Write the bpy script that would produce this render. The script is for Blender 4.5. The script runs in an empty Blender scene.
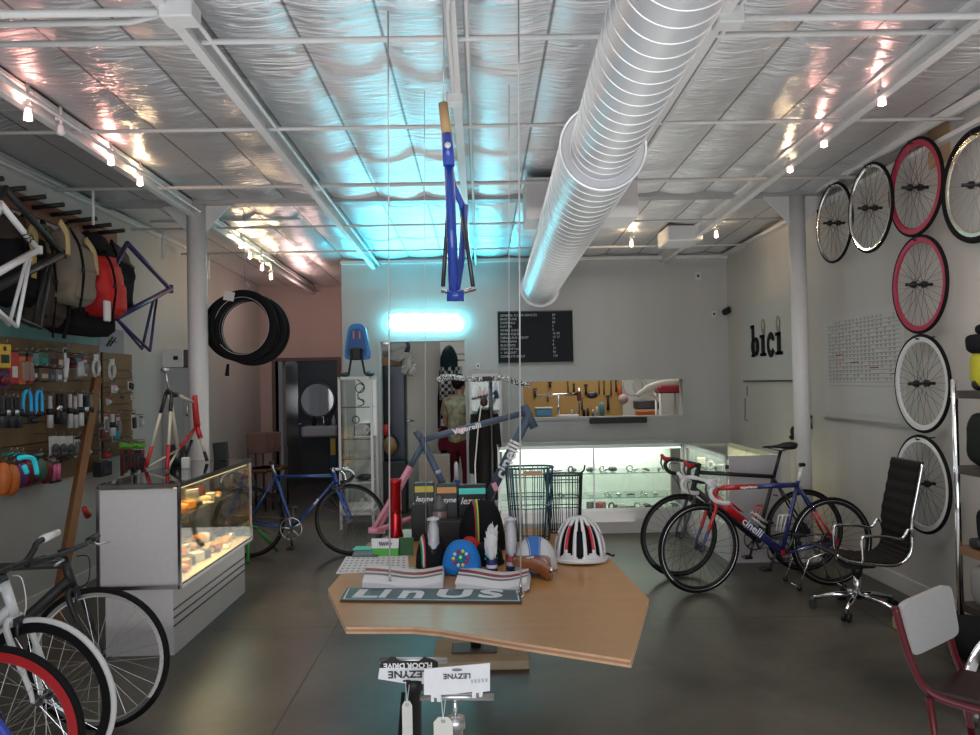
import bpy, math, random
from mathutils import Vector as V, Matrix, noise
random.seed(7)
sc = bpy.context.scene
COL = sc.collection
PI = math.pi
# ------------------------------------------------------------------ camera
F = 785.0
CAMLOC = V((0, 0, 1.62))
RC = (Matrix.Rotation(math.radians(-0.73), 3, 'Z') @ Matrix.Rotation(math.radians(91.07), 3, 'X')
      @ Matrix.Rotation(math.radians(-1.1), 3, 'Z'))
cd = bpy.data.cameras.new('camera'); cam = bpy.data.objects.new('camera', cd); COL.objects.link(cam)
cam.matrix_world = Matrix.Translation(CAMLOC) @ RC.to_4x4()
cd.sensor_width = 36; cd.lens = F * 36 / 980; cd.clip_start = .05
sc.camera = cam

def P(px, py, Y=None, X=None, Z=None):
    """the world point seen at a pixel, on a plane of known depth, side wall or height"""
    d = RC @ V(((px - 490) / F, -(py - 367.5) / F, -1))
    if Y is not None: t = Y / d.y
    elif X is not None: t = X / d.x
    else: t = (Z - 1.62) / d.z
    return CAMLOC + d * t

# ------------------------------------------------------------------ materials
MATS = {}
def mat(name, rgb=(.5, .5, .5), rough=.5, metal=0., emit=None, es=0., noise_amt=.06, scale=40, coat=0, bump=0):
    if name in MATS: return MATS[name]
    m = bpy.data.materials.new(name); m.use_nodes = True
    nt = m.node_tree; b = nt.nodes['Principled BSDF']
    b.inputs['Roughness'].default_value = rough; b.inputs['Metallic'].default_value = metal
    b.inputs['Coat Weight'].default_value = coat
    tc = nt.nodes.new('ShaderNodeTexCoord'); nz = nt.nodes.new('ShaderNodeTexNoise')
    nz.inputs['Scale'].default_value = scale
    nt.links.new(tc.outputs['Object'], nz.inputs['Vector'])
    mx = nt.nodes.new('ShaderNodeMix'); mx.data_type = 'RGBA'
    c = list(rgb) + [1]
    mx.inputs[6].default_value = [x * (1 - noise_amt) for x in rgb] + [1]
    mx.inputs[7].default_value = [min(1, x * (1 + noise_amt)) for x in rgb] + [1]
    nt.links.new(nz.outputs['Fac'], mx.inputs[0]); nt.links.new(mx.outputs[2], b.inputs['Base Color'])
    if bump:
        bp = nt.nodes.new('ShaderNodeBump'); bp.inputs['Strength'].default_value = bump; bp.inputs['Distance'].default_value = .01
        nt.links.new(nz.outputs['Fac'], bp.inputs['Height']); nt.links.new(bp.outputs['Normal'], b.inputs['Normal'])
    if emit:
        b.inputs['Emission Color'].default_value = list(emit) + [1]; b.inputs['Emission Strength'].default_value = es
    if rough >= .55 and max(rgb) < .08: b.inputs['Specular IOR Level'].default_value = .12
    elif rough >= .75: b.inputs['Specular IOR Level'].default_value = .2
    MATS[name] = m
    return m

def glass_mat(name, tint=(.96, .985, .97), refl=.12, rough=.02):
    if name in MATS: return MATS[name]
    m = bpy.data.materials.new(name); m.use_nodes = True; nt = m.node_tree; nt.nodes.clear()
    o = nt.nodes.new('ShaderNodeOutputMaterial'); t = nt.nodes.new('ShaderNodeBsdfTransparent'); g = nt.nodes.new('ShaderNodeBsdfGlossy')
    t.inputs['Color'].default_value = list(tint) + [1]; g.inputs['Roughness'].default_value = rough
    lw = nt.nodes.new('ShaderNodeLayerWeight'); lw.inputs['Blend'].default_value = .35
    mp = nt.nodes.new('ShaderNodeMapRange'); mp.inputs['To Min'].default_value = refl * .4; mp.inputs['To Max'].default_value = min(1, refl * 4)
    nt.links.new(lw.outputs['Facing'], mp.inputs['Value'])
    mx = nt.nodes.new('ShaderNodeMixShader')
    nt.links.new(mp.outputs['Result'], mx.inputs[0]); nt.links.new(t.outputs[0], mx.inputs[1]); nt.links.new(g.outputs[0], mx.inputs[2])
    nt.links.new(mx.outputs[0], o.inputs['Surface'])
    MATS[name] = m
    return m

def wall_mat(name, rgb, stretch=(1, 1, .15)):
    m = mat(name, rgb, .6); nt = m.node_tree
    b = nt.nodes['Principled BSDF']
    tc = nt.nodes.new('ShaderNodeTexCoord'); mp = nt.nodes.new('ShaderNodeMapping'); mp.inputs['Scale'].default_value = stretch
    n = nt.nodes.new('ShaderNodeTexNoise'); n.inputs['Scale'].default_value = 1.6; n.inputs['Detail'].default_value = 5
    nt.links.new(tc.outputs['Object'], mp.inputs[0]); nt.links.new(mp.outputs[0], n.inputs['Vector'])
    cr = nt.nodes.new('ShaderNodeValToRGB'); cr.color_ramp.elements[0].position = .3; cr.color_ramp.elements[1].position = .75
    cr.color_ramp.elements[0].color = [x * .9 for x in rgb] + [1]; cr.color_ramp.elements[1].color = [min(1, x * 1.04) for x in rgb] + [1]
    nt.links.new(n.outputs['Fac'], cr.inputs[0]); nt.links.new(cr.outputs[0], b.inputs['Base Color'])
    return m

M_WALL = wall_mat('painted plaster', (.52, .52, .50))
M_WALLR = wall_mat('painted plaster warm', (.58, .565, .54))
M_WALLB = wall_mat('painted plaster back', (.50, .51, .51))
M_PINK = wall_mat('painted plaster rosy', (.52, .40, .375))
M_DARKWALL = wall_mat('dark grey paint', (.12, .125, .13))
M_WHITE = mat('white enamel', (.72, .72, .72), .35)
M_WHITEP = mat('white paint', (.66, .66, .66), .5)
M_OFF = mat('off white laminate', (.60, .59, .60), .4)
M_BLACK = mat('black satin', (.010, .010, .012), .5)
M_RUBBER = mat('black rubber', (.012, .012, .013), .7)
M_FABK = mat('black fabric', (.015, .015, .018), .85, bump=.3, scale=200)
M_CHROME = mat('chrome', (.75, .76, .78), .12, 1)
M_STEEL = mat('brushed steel', (.5, .5, .52), .3, 1)
M_DSTEEL = mat('dark steel', (.09, .09, .1), .35, .8)
M_SPOKE = mat('spoke steel', (.38, .38, .40), .3, .8)
M_SPOKEK = mat('black spoke', (.03, .03, .03), .4)
M_DUCT = mat('galvanised duct', (.56, .57, .59), .36, .55, scale=3, noise_amt=.1)
M_SEAM = mat('duct seam', (.85, .86, .88), .3, .6)
M_BEAM = mat('white painted steel', (.74, .74, .74), .45)
M_DCHROME = mat('dark chrome', (.28, .28, .30), .15, 1)
M_GLASS = glass_mat('clear glass')
M_GLASSG = glass_mat('green edge glass', (.94, .985, .96), .15)
M_MIRROR = mat('mirror', (.8, .8, .8), .02, 1, noise_amt=0)

# ------------------------------------------------------------------ mesh builder
class MB:
    def __init__(s): s.v = []; s.f = []; s.sm = []; s.mi = []
    def add(s, vs, fs, smooth=False, mi=0):
        n = len(s.v); s.v += [tuple(x) for x in vs]
        for f in fs: s.f.append([i + n for i in f]); s.sm.append(smooth); s.mi.append(mi)
        return s
    def box(s, c, d, R=None, mi=0, bev=0):
        c = V(c); hx, hy, hz = d[0] / 2, d[1] / 2, d[2] / 2
        if bev:
            b = min(bev, hx * .9, hy * .9, hz * .9); vs = []
            for sz in (-1, 1):
                for (lx, ly, lz) in ((hx - b, hy - b, hz), (hx, hy, hz - b)):
                    pass
            # chamfered box: three nested quads per sign
            rings = [(hx - b, hy - b, -hz), (hx, hy, -hz + b), (hx, hy, hz - b), (hx - b, hy - b, hz)]
            for (a, e, z) in rings:
                k = b if (a == hx) else b * .5
                vs += [V((a - k, -e, z)), V((a, -e + k, z)), V((a, e - k, z)), V((a - k, e, z)), V((-a + k, e, z)), V((-a, e - k, z)), V((-a, -e + k, z)), V((-a + k, -e, z))]
            fs = [[7 - i for i in range(8)], [24 + i for i in range(8)]]
            for r in range(3):
                for i in range(8): j = (i + 1) % 8; fs.append([r * 8 + i, r * 8 + j, r * 8 + 8 + j, r * 8 + 8 + i])
        else:
            vs = [V((x * hx, y * hy, z * hz)) for z in (-1, 1) for y in (-1, 1) for x in (-1, 1)]
            fs = [[0, 2, 3, 1], [4, 5, 7, 6], [0, 1, 5, 4], [2, 6, 7, 3], [0, 4, 6, 2], [1, 3, 7, 5]]
        if R is not None: vs = [R @ x for x in vs]
        return s.add([x + c for x in vs], fs, False, mi)
    def bx(s, x0, x1, y0, y1, z0, z1, mi=0, bev=0):
        return s.box(((x0 + x1) / 2, (y0 + y1) / 2, (z0 + z1) / 2), (abs(x1 - x0), abs(y1 - y0), abs(z1 - z0)), None, mi, bev)
    def tube(s, pts, r, n=8, closed=False, mi=0, caps=True, flat=None):
        pts = [V(p) for p in pts]; m = len(pts)
        rs = r if isinstance(r, (list, tuple)) else [r] * m
        vs = []; up = None
        for i, p in enumerate(pts):
            if closed: t = pts[(i + 1) % m] - pts[i - 1]
            else: t = pts[min(i + 1, m - 1)] - pts[max(i - 1, 0)]
            if t.length < 1e-9: t = V((0, 0, 1))
            t.normalize()
            if up is None:
                a = V((0, 0, 1)) if abs(t.z) < .9 else V((1, 0, 0))
                up = (a - t * a.dot(t)).normalized()
            else:
                up = (up - t * up.dot(t))
                up = up.normalized() if up.length > 1e-6 else V((1, 0, 0))
            sd = t.cross(up)
            for k in range(n):
                a = 2 * PI * k / n
                ca, sa = math.cos(a), math.sin(a)
                if flat: sa *= flat
                vs.append(p + (up * ca + sd * sa) * rs[i])
        fs = []
        for i in range(m if closed else m - 1):
            j = (i + 1) % m
            for k in range(n):
                l = (k + 1) % n; fs.append([i * n + k, j * n + k, j * n + l, i * n + l])
        s.add(vs, fs, n > 4, mi)
        if caps and not closed:
            b = len(s.v) - len(vs)
            s.f.append([b + k for k in range(n)]); s.sm.append(False); s.mi.append(mi)
            s.f.append([b + (m - 1) * n + n - 1 - k for k in range(n)]); s.sm.append(False); s.mi.append(mi)
        return s
    def cyl(s, a, b, r, r2=None, n=16, mi=0, caps=True): return s.tube([a, b], [r, r if r2 is None else r2], n, False, mi, caps)
    def ring(s, c, R, r, axis='y', n=48, k=8, mi=0, sx=1, a0=0, a1=None, flat=None):
        c = V(c); pts = []; full = a1 is None
        cnt = n if full else n + 1
        for i in range(cnt):
            a = 2 * PI * i / n if full else a0 + (a1 - a0) * i / n
            x, z = R * math.cos(a) * sx, R * math.sin(a)
            pts.append(c + (V((x, 0, z)) if axis == 'y' else V((0, x, z)) if axis == 'x' else V((x, z, 0))))
        return s.tube(pts, r, k, full, mi, flat=flat)
    def lathe(s, prof, c=(0, 0, 0), n=24, M=None, mi=0, smooth=True, closed=False):
        c = V(c); vs = []
        for (r, z) in prof:
            for k in range(n):
                a = 2 * PI * k / n; p = V((r * math.cos(a), r * math.sin(a), z))
                if M is not None: p = M @ p
                vs.append(p + c)
        fs = []; m = len(prof)
        for i in range(m if closed else m - 1):
            j = (i + 1) % m
            for k in range(n): l = (k + 1) % n; fs.append([i * n + k, i * n + l, j * n + l, j * n + k])
        return s.add(vs, fs, smooth, mi)
    def ell(s, c, r, R=None, n=16, m=10, mi=0, lo=-PI / 2, hi=PI / 2, fn=None):
        c = V(c); vs = []
        for i in range(m + 1):
            t = lo + (hi - lo) * i / m
            for k in range(n):
                a = 2 * PI * k / n
                p = V((r[0] * math.cos(t) * math.cos(a), r[1] * math.cos(t) * math.sin(a), r[2] * math.sin(t)))
                if fn: p = fn(p)
                if R is not None: p = R @ p
                vs.append(p + c)
        fs = []
        for i in range(m):
            for k in range(n): l = (k + 1) % n; fs.append([i * n + k, i * n + l, i * n + n + l, i * n + n + k])
        return s.add(vs, fs, True, mi)
    def prism(s, poly, ext, mi=0, smooth=False):
        poly = [V(p) for p in poly]; n = len(poly); ext = V(ext)
        vs = poly + [p + ext for p in poly]
        fs = [list(range(n - 1, -1, -1)), [n + i for i in range(n)]]
        for i in range(n): j = (i + 1) % n; fs.append([i, j, n + j, n + i])
        return s.add(vs, fs, smooth, mi)
    def quad(s, a, b, c, d, mi=0): return s.add([a, b, c, d], [[0, 1, 2, 3]], False, mi)
    def mesh(s, name, mats):
        me = bpy.data.meshes.new(name); me.from_pydata(s.v, [], s.f)
        for m in (mats if isinstance(mats, (list, tuple)) else [mats]): me.materials.append(m)
        me.polygons.foreach_set('use_smooth', s.sm); me.polygons.foreach_set('material_index', s.mi); me.update()
        return me

WORLD = {}
def place(o, parent):
    COL.objects.link(o)
    if parent is not None:
        o.parent = parent
        if parent.name in WORLD: o.matrix_parent_inverse = Matrix.Translation(-WORLD[parent.name])
def tag(o, label=None, cat=None, group=None, kind=None):
    if label: o['label'] = label
    if cat: o['category'] = cat
    if group: o['group'] = group
    if kind: o['kind'] = kind
    return o
def part(mb, name, mats, parent, label=None, kind=None):
    o = bpy.data.objects.new(name, mb.mesh(name, mats)); place(o, parent)
    return tag(o, label, None, None, kind)
def solo(mb, name, mats, label, cat, group=None):
    # shift the mesh so that the origin sits at the thing's base
    xs = [p[0] for p in mb.v]; ys = [p[1] for p in mb.v]; zs = [p[2] for p in mb.v]
    c = V(((min(xs) + max(xs)) / 2, (min(ys) + max(ys)) / 2, min(zs)))
    mb.v = [(p[0] - c.x, p[1] - c.y, p[2] - c.z) for p in mb.v]
    o = bpy.data.objects.new(name, mb.mesh(name, mats)); o.location = c; COL.objects.link(o)
    return tag(o, label, cat, group)
def struct(mb, name, mats, parent=None):
    o = bpy.data.objects.new(name, mb.mesh(name, mats)); place(o, parent)
    if parent is None: o['kind'] = 'structure'
    return o
def thing(name, label, cat, loc=(0, 0, 0), rz=0, group=None, world=False, rot=None):
    o = bpy.data.objects.new(name, None); COL.objects.link(o); o.location = loc; o.empty_display_size = .05
    o.rotation_euler = rot if rot else (0, 0, rz)
    if world: WORLD[o.name] = V(loc)
    return tag(o, label, cat, group)
def dup(root, loc, label, rot=None, group=None, scale=None):
    ch = [o for o in bpy.data.objects if o.parent == root]
    r = root.copy(); COL.objects.link(r); r.location = loc
    if rot is not None: r.rotation_euler = rot
    if scale: r.scale = scale
    r['label'] = label
    if group: r['group'] = group
    for c in ch:
        d = c.copy(); COL.objects.link(d); d.parent = r
        for g in [o for o in bpy.data.objects if o.parent == c]:
            e = g.copy(); COL.objects.link(e); e.parent = d
    return r
def textmesh(s, size, M, bold=0, ext=.0006, align='CENTER', sx=1, shear=0):
    cu = bpy.data.curves.new('t', 'FONT'); cu.body = s; cu.size = size; cu.extrude = ext; cu.offset = bold
    cu.align_x = align; cu.align_y = 'CENTER'; cu.shear = shear; cu.resolution_u = 3
    o = bpy.data.objects.new('t', cu); me = bpy.data.meshes.new_from_object(o)
    bpy.data.objects.remove(o); me.transform(M @ Matrix.Diagonal((sx, 1, 1, 1)))
    return me
def frm(o, x, y):
    x = V(x).normalized(); y = V(y); y = (y - x * y.dot(x)).normalized(); z = x.cross(y)
    return Matrix.Translation(V(o)) @ Matrix((x, y, z)).transposed().to_4x4()
def text(s, size, M, m, parent, name='lettering', **k):
    me = textmesh(s, size, M, **k); me.materials.clear(); me.materials.append(m)
    o = bpy.data.objects.new(name, me); place(o, parent)
    return o
ORD = ['first', 'second', 'third', 'fourth', 'fifth', 'sixth', 'seventh', 'eighth', 'ninth', 'tenth', 'eleventh', 'twelfth',
       'thirteenth', 'fourteenth', 'fifteenth', 'sixteenth', 'seventeenth', 'eighteenth', 'nineteenth', 'twentieth']
def smooth_path(pts, k=6, closed=False):
    pts = [V(p) for p in pts]; out = []; n = len(pts)
    for i in range(n if closed else n - 1):
        if closed: p0, p1, p2, p3 = pts[i - 1], pts[i], pts[(i + 1) % n], pts[(i + 2) % n]
        else: p0, p1, p2, p3 = pts[max(i - 1, 0)], pts[i], pts[i + 1], pts[min(i + 2, n - 1)]
        for j in range(k):
            t = j / k
            out.append(.5 * ((2 * p1) + (p2 - p0) * t + (2 * p0 - 5 * p1 + 4 * p2 - p3) * t * t + (3 * p1 - p0 - 3 * p2 + p3) * t ** 3))
    if not closed: out.append(pts[-1])
    return out
def light(name, kind, loc, energy, color=(1, 1, 1), size=.1, rot=(0, 0, 0), sy=None, shape=None, spread=None):
    l = bpy.data.lights.new(name, kind); l.energy = energy; l.color = color
    if kind == 'AREA':
        l.size = size
        if sy: l.shape = 'RECTANGLE'; l.size_y = sy
        if spread: l.spread = spread
    else: l.shadow_soft_size = size
    o = bpy.data.objects.new(name, l); o.location = loc; o.rotation_euler = rot; COL.objects.link(o)
    return o

# ------------------------------------------------------------------ the room
XL, XR, YB, YA, YF = -3.35, 3.12, 9.8, 12.0, -2.0
XJ = -1.71
def cz(y): return 3.45 - .024 * y

mf = mat('polished concrete', (.1, .1, .09), .32); nt = mf.node_tree; b = nt.nodes['Principled BSDF']
tc = nt.nodes.new('ShaderNodeTexCoord')
n1 = nt.nodes.new('ShaderNodeTexNoise'); n1.inputs['Scale'].default_value = .9; n1.inputs['Detail'].default_value = 9; n1.inputs['Roughness'].default_value = .6; n1.inputs['Distortion'].default_value = .6
nt.links.new(tc.outputs['Object'], n1.inputs['Vector'])
cr = nt.nodes.new('ShaderNodeValToRGB'); e = cr.color_ramp.elements
e[0].position = .33; e[0].color = (.045, .042, .034, 1); e[1].position = .70; e[1].color = (.17, .158, .128, 1)
nt.links.new(n1.outputs['Fac'], cr.inputs[0])
n2 = nt.nodes.new('ShaderNodeTexNoise'); n2.inputs['Scale'].default_value = 14; n2.inputs['Detail'].default_value = 6
nt.links.new(tc.outputs['Object'], n2.inputs['Vector'])
mm = nt.nodes.new('ShaderNodeMix'); mm.data_type = 'RGBA'; mm.blend_type = 'MULTIPLY'; mm.inputs[0].default_value = .45
nt.links.new(cr.outputs[0], mm.inputs[6]); nt.links.new(n2.outputs['Color'], mm.inputs[7])
# saw cut joints
sp = nt.nodes.new('ShaderNodeSeparateXYZ'); nt.links.new(tc.outputs['Object'], sp.inputs[0])
def joint(axis, period, off):
    a = nt.nodes.new('ShaderNodeMath'); a.operation = 'ADD'; a.inputs[1].default_value = off; nt.links.new(sp.outputs[axis], a.inputs[0])
    m_ = nt.nodes.new('ShaderNodeMath'); m_.operation = 'PINGPONG'; m_.inputs[1].default_value = period / 2; nt.links.new(a.outputs[0], m_.inputs[0])
    l = nt.nodes.new('ShaderNodeMath'); l.operation = 'GREATER_THAN'; l.inputs[1].default_value = .006; nt.links.new(m_.outputs[0], l.inputs[0])
    return l
j1 = joint('Y', 3.2, 1.1); j2 = joint('X', 3.6, 1.0)
jm = nt.nodes.new('ShaderNodeMath'); jm.operation = 'MULTIPLY'; nt.links.new(j1.outputs[0], jm.inputs[0]); nt.links.new(j2.outputs[0], jm.inputs[1])
m3 = nt.nodes.new('ShaderNodeMix'); m3.data_type = 'RGBA'; m3.inputs[6].default_value = (.02, .02, .018, 1)
nt.links.new(jm.outputs[0], m3.inputs[0]); nt.links.new(mm.outputs[2], m3.inputs[7]); nt.links.new(m3.outputs[2], b.inputs['Base Color'])
rr = nt.nodes.new('ShaderNodeMapRange'); rr.inputs['To Min'].default_value = .24; rr.inputs['To Max'].default_value = .5
nt.links.new(n1.outputs['Fac'], rr.inputs['Value']); nt.links.new(rr.outputs[0], b.inputs['Roughness'])
struct(MB().bx(XL - .3, XR + .3, YF - .2, 14.6, -.12, 0), 'floor', mf)

# foil insulation ceiling
mc = bpy.data.materials.new('foil insulation'); mc.use_nodes = True; nt = mc.node_tree; b = nt.nodes['Principled BSDF']
b.inputs['Metallic'].default_value = .8; b.inputs['Roughness'].default_value = .36
tc = nt.nodes.new('ShaderNodeTexCoord'); mp = nt.nodes.new('ShaderNodeMapping'); mp.inputs['Scale'].default_value = (1.3, 7, 1)
nt.links.new(tc.outputs['Object'], mp.inputs[0])
n1 = nt.nodes.new('ShaderNodeTexNoise'); n1.inputs['Scale'].default_value = 2.6; n1.inputs['Detail'].default_value = 4; n1.inputs['Distortion'].default_value = 1.2
nt.links.new(mp.outputs[0], n1.inputs['Vector'])
bp = nt.nodes.new('ShaderNodeBump'); bp.inputs['Strength'].default_value = .9; bp.inputs['Distance'].default_value = .034
nt.links.new(n1.outputs['Fac'], bp.inputs['Height']); nt.links.new(bp.outputs['Normal'], b.inputs['Normal'])
sp = nt.nodes.new('ShaderNodeSeparateXYZ'); nt.links.new(tc.outputs['Object'], sp.inputs[0])
SEAM = .41
a = nt.nodes.new('ShaderNodeMath'); a.operation = 'ADD'; a.inputs[1].default_value = 2.5 + SEAM * 20; nt.links.new(sp.outputs['X'], a.inputs[0])
m_ = nt.nodes.new('ShaderNodeMath'); m_.operation = 'PINGPONG'; m_.inputs[1].default_value = SEAM / 2; nt.links.new(a.outputs[0], m_.inputs[0])
r2 = nt.nodes.new('ShaderNodeMapRange'); r2.inputs['From Max'].default_value = .012; nt.links.new(m_.outputs[0], r2.inputs['Value'])
mx = nt.nodes.new('ShaderNodeMix'); mx.data_type = 'RGBA'; mx.inputs[6].default_value = (.20, .20, .21, 1); mx.inputs[7].default_value = (.86, .86, .89, 1)
nt.links.new(r2.outputs[0], mx.inputs[0]); nt.links.new(mx.outputs[2], b.inputs['Base Color'])
g = MB(); xs = []; x = XL - .1
while x < XR + .14: xs.append(x); x += SEAM / 8
ys = [YF + i * .05 for i in range(int((YA - YF) / .05) + 2)]
vs = []
for y in ys:
    for x in xs:
        u = ((x + 2.5) / SEAM) % 1.0
        k = math.floor((x + 2.5) / SEAM)
        sag = math.sin(PI * u) ** .6 if 0 < u < 1 else 0
        w = noise.noise(V((x * 1.2 + k * 7.3, y * 3.2, k * 3.1))) * .02 + noise.noise(V((x * 2.5, y * 9, 5 + k))) * .008
        vs.append((x, y, cz(y) - .034 * sag + w * sag))
nx = len(xs); fs = [[j * nx + i, (j + 1) * nx + i, (j + 1) * nx + i + 1, j * nx + i + 1] for j in range(len(ys) - 1) for i in range(nx - 1)]
g.add(vs, fs, True)
g.bx(XL - .3, XR + .3, YF - .2, YA + .1, 3.62, 3.7)
struct(g, 'ceiling', mc)

# walls
g = MB().bx(XR, XR + .2, YF - .2, YB + .2, 0, 3.6); struct(g, 'wall_right', M_WALLR)
g = MB().bx(XL - .2, XL, YF - .2, YA + .2, 0, 3.6); struct(g, 'wall_left', M_WALL)
# back wall with doorway and service window
DX0, DX1, DZ = P(381, 400, Y=YB).x, P(466, 400, Y=YB).x, P(420, 341, Y=YB).z
WX0, WX1 = P(523, 400, Y=YB).x, P(683, 400, Y=YB).x
WZ1, WZ0 = P(600, 380, Y=YB).z, P(600, 417, Y=YB).z
g = MB(); y0, y1 = YB, YB + .14
g.bx(XJ, DX0, y0, y1, 0, 3.6); g.bx(DX0, DX1, y0, y1, DZ, 3.6); g.bx(DX1, WX0, y0, y1, 0, 3.6)
g.bx(WX0, WX1, y0, y1, 0, WZ0); g.bx(WX0, WX1, y0, y1, WZ1, 3.6); g.bx(WX1, XR, y0, y1, 0, 3.6)
g.bx(XJ, XJ + .14, y1, YA, 0, 3.6)
struct(g, 'wall_back', M_WALLB)
# alcove back wall with the restroom door
RX0, RX1, RZ = P(276, 400, Y=YA).x, P(338, 400, Y=YA).x, P(300, 361, Y=YA).z
g = MB(); g.bx(XL, RX0, YA, YA + .14, 0, 3.6); g.bx(RX0, RX1, YA, YA + .14, RZ, 3.6); g.bx(RX1, XJ + .14, YA, YA + .14, 0, 3.6)
struct(g, 'wall_alcove', M_PINK)
g = MB(); g.bx(XL, XJ + .1, 14.3, 14.4, 0, 2.6); g.bx(XJ + .0, XJ + .1, YA + .14, 14.3, 0, 2.6); g.bx(XL, XJ + .1, YA + .14, 14.3, 2.5, 2.6)
struct(g, 'wall_restroom', M_DARKWALL)
# rooms behind the back wall
M_STORE = wall_mat('store room paint', (.55, .53, .48))
struct(MB().bx(XJ + .14, XR, 12.4, 12.5, 0, 3.6), 'wall_rear', M_STORE); struct(MB().bx(DX1 + .38, DX1 + .44, YB + .14, 12.4, 0, 2.94), 'wall_partition', M_STORE); struct(MB().bx(XJ + .14, XR, YB + .14, 12.4, 2.95, 3.05), 'ceiling_rear', M_STORE)
g = MB(); g.bx(XR, XR + .2, YB + .2, 12.5, 0, 3.6); struct(g, 'wall_workshop', M_WALLB)
# storefront behind the camera
g = MB(); g.bx(XL, XL + .4, YF - .2, YF, 0, 3.6); g.bx(XR - .4, XR, YF - .2, YF, 0, 3.6); g.bx(XL, XR, YF - .2, YF, 3.05, 3.6)
struct(g, 'wall_front', M_WALL)
g = MB()
for x in (-2.95, -1.2, .9, 2.72): g.bx(x - .03, x + .03, YF - .13, YF - .07, 0, 3.05)
g.bx(-2.95, 2.72, YF - .13, YF - .07, 3.0, 3.06); g.bx(-2.95, 2.72, YF - .13, YF - .07, 0, .12)
w = struct(g, 'window_1', M_DSTEEL)
struct(MB().bx(-2.95, 2.72, YF - .105, YF - .095, .1, 3.02), 'pane', M_GLASS, w)
# skirting
struct(MB().bx(XR - .018, XR, YF, YB, 0, .12), 'baseboard_right', M_WHITEP)
struct(MB().bx(XJ, DX0, YB - .015, YB, 0, .1).bx(DX1, XR, YB - .015, YB, 0, .1), 'baseboard_back', M_WHITEP)
struct(MB().bx(XL, XL + .015, YF, YA, 0, .1), 'baseboard_left', M_WHITEP)
# door frames / doors
g = MB(); g.bx(RX0 - .05, RX0, YA - .03, YA + .16, 0, RZ + .05); g.bx(RX0, RX1, YA - .03, YA + .16, RZ, RZ + .05); g.bx(RX1, RX1 + .05, YA - .03, YA + .16, 0, RZ + .05)
struct(g, 'trim_1', mat('brown door frame', (.13, .085, .07), .5))
d = struct(MB().box((RX0 + .09, YA + .55, 1.0), (.05, .8, 2.0)), 'door_1', mat('grey door', (.2, .21, .22), .3))
part(MB().cyl((RX0 + .115, YA + .85, 1), (RX0 + .19, YA + .85, 1), .012).cyl((RX0 + .18, YA + .85, 1), (RX0 + .18, YA + .73, 1), .01), 'door_handle', M_STEEL, d)
struct(MB().bx(DX0 - .03, DX0 + .005, YB - .012, YB + .15, 0, DZ + .03).bx(DX0, DX1, YB - .012, YB + .15, DZ - .005, DZ + .03).bx(DX1 - .005, DX1 + .03, YB - .012, YB + .15, 0, DZ + .03), 'trim_2', M_WALLB)
struct(MB().bx(WX0 - .02, WX1 + .02, YB - .012, YB + .15, WZ0 - .03, WZ0 + .005).bx(WX0 - .02, WX1 + .02, YB - .012, YB + .15, WZ1 - .005, WZ1 + .02)
       .bx(WX0 - .02, WX0 + .005, YB - .012, YB + .15, WZ0, WZ1).bx(WX1 - .005, WX1 + .02, YB - .012, YB + .15, WZ0, WZ1), 'trim_3', M_WALLB)
# bare strip above the right and left walls: steel angles
g = MB(); g.bx(XR - .07, XR, YF, YB, 3.14, 3.17); g.bx(XR - .13, XR - .1, YF, YB, 3.24, 3.3); struct(g, 'trim_4', M_BEAM)
g = MB(); g.bx(XL, XL + .05, YF, 9.2, 3.2, 3.25); g.tube([(XL + .07, YF, 3.22), (XL + .07, 8.2, 3.2)], .02, 8); struct(g, 'trim_5', M_BEAM)
g = MB(); g.bx(XJ, XR, YB - .05, YB, 3.12, 3.16); struct(g, 'trim_6', M_BEAM)

# purlins running front to back
for i, x in enumerate((-2.5, -1.3, -.1, 1.1, 2.3)):
    g = MB(); ye = 11.9 if x < -1.8 else YB
    for (a0, a1, t, bt) in ((-.035, .035, 3.0, .02),):
        z1 = cz(YF) - .03; z2 = cz(ye) - .03
        for (dx, w, h0, h1) in ((0, .05, .13, .105), (0, .012, .11, 0), (-.012, .05, .02, 0)):
            g.add([(x + dx - w / 2, YF, z1 - h0), (x + dx + w / 2, YF, z1 - h0), (x + dx + w / 2, YF, z1 - h1), (x + dx - w / 2, YF, z1 - h1),
                   (x + dx - w / 2, ye, z2 - h0), (x + dx + w / 2, ye, z2 - h0), (x + dx + w / 2, ye, z2 - h1), (x + dx - w / 2, ye, z2 - h1)],
                  [[0, 1, 2, 3], [7, 6, 5, 4], [0, 4, 5, 1], [1, 5, 6, 2], [2, 6, 7, 3], [3, 7, 4, 0]])
        # second rail beside it
        g.tube([(x + .07, YF, z1 - .09), (x + .07, ye, z2 - .09)], .012, 6)
    where = ['near the left wall carrying spotlights', 'between the left column and the neon sign', 'over the centre of the table', 'alongside the big duct', 'near the right wall carrying spotlights'][i]
    solo(g, 'roof_purlin', M_BEAM, 'white steel roof purlin running front to back ' + where, 'beam', 'roof purlins')
# cross rods
for i, (y, r, za) in enumerate(((2.45, .013, .08), (3.67, .015, .09), (4.85, .013, .09), (6.15, .016, .085), (7.5, .011, .10), (8.75, .012, .10))):
    g = MB(); z = cz(y) - za - .03
    g.tube([(XL + .05, y, z), (XR - .06, y, z)], r, 8)
    for x in (-3.0,): g.tube([(x, y, z), (x, y, z - .28)], .012, 6)
    solo(g, 'cross_rod', M_BEAM, 'thin white cross pipe under the foil ceiling, %s from the front' % ORD[i], 'pipe', 'ceiling cross pipes')
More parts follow.
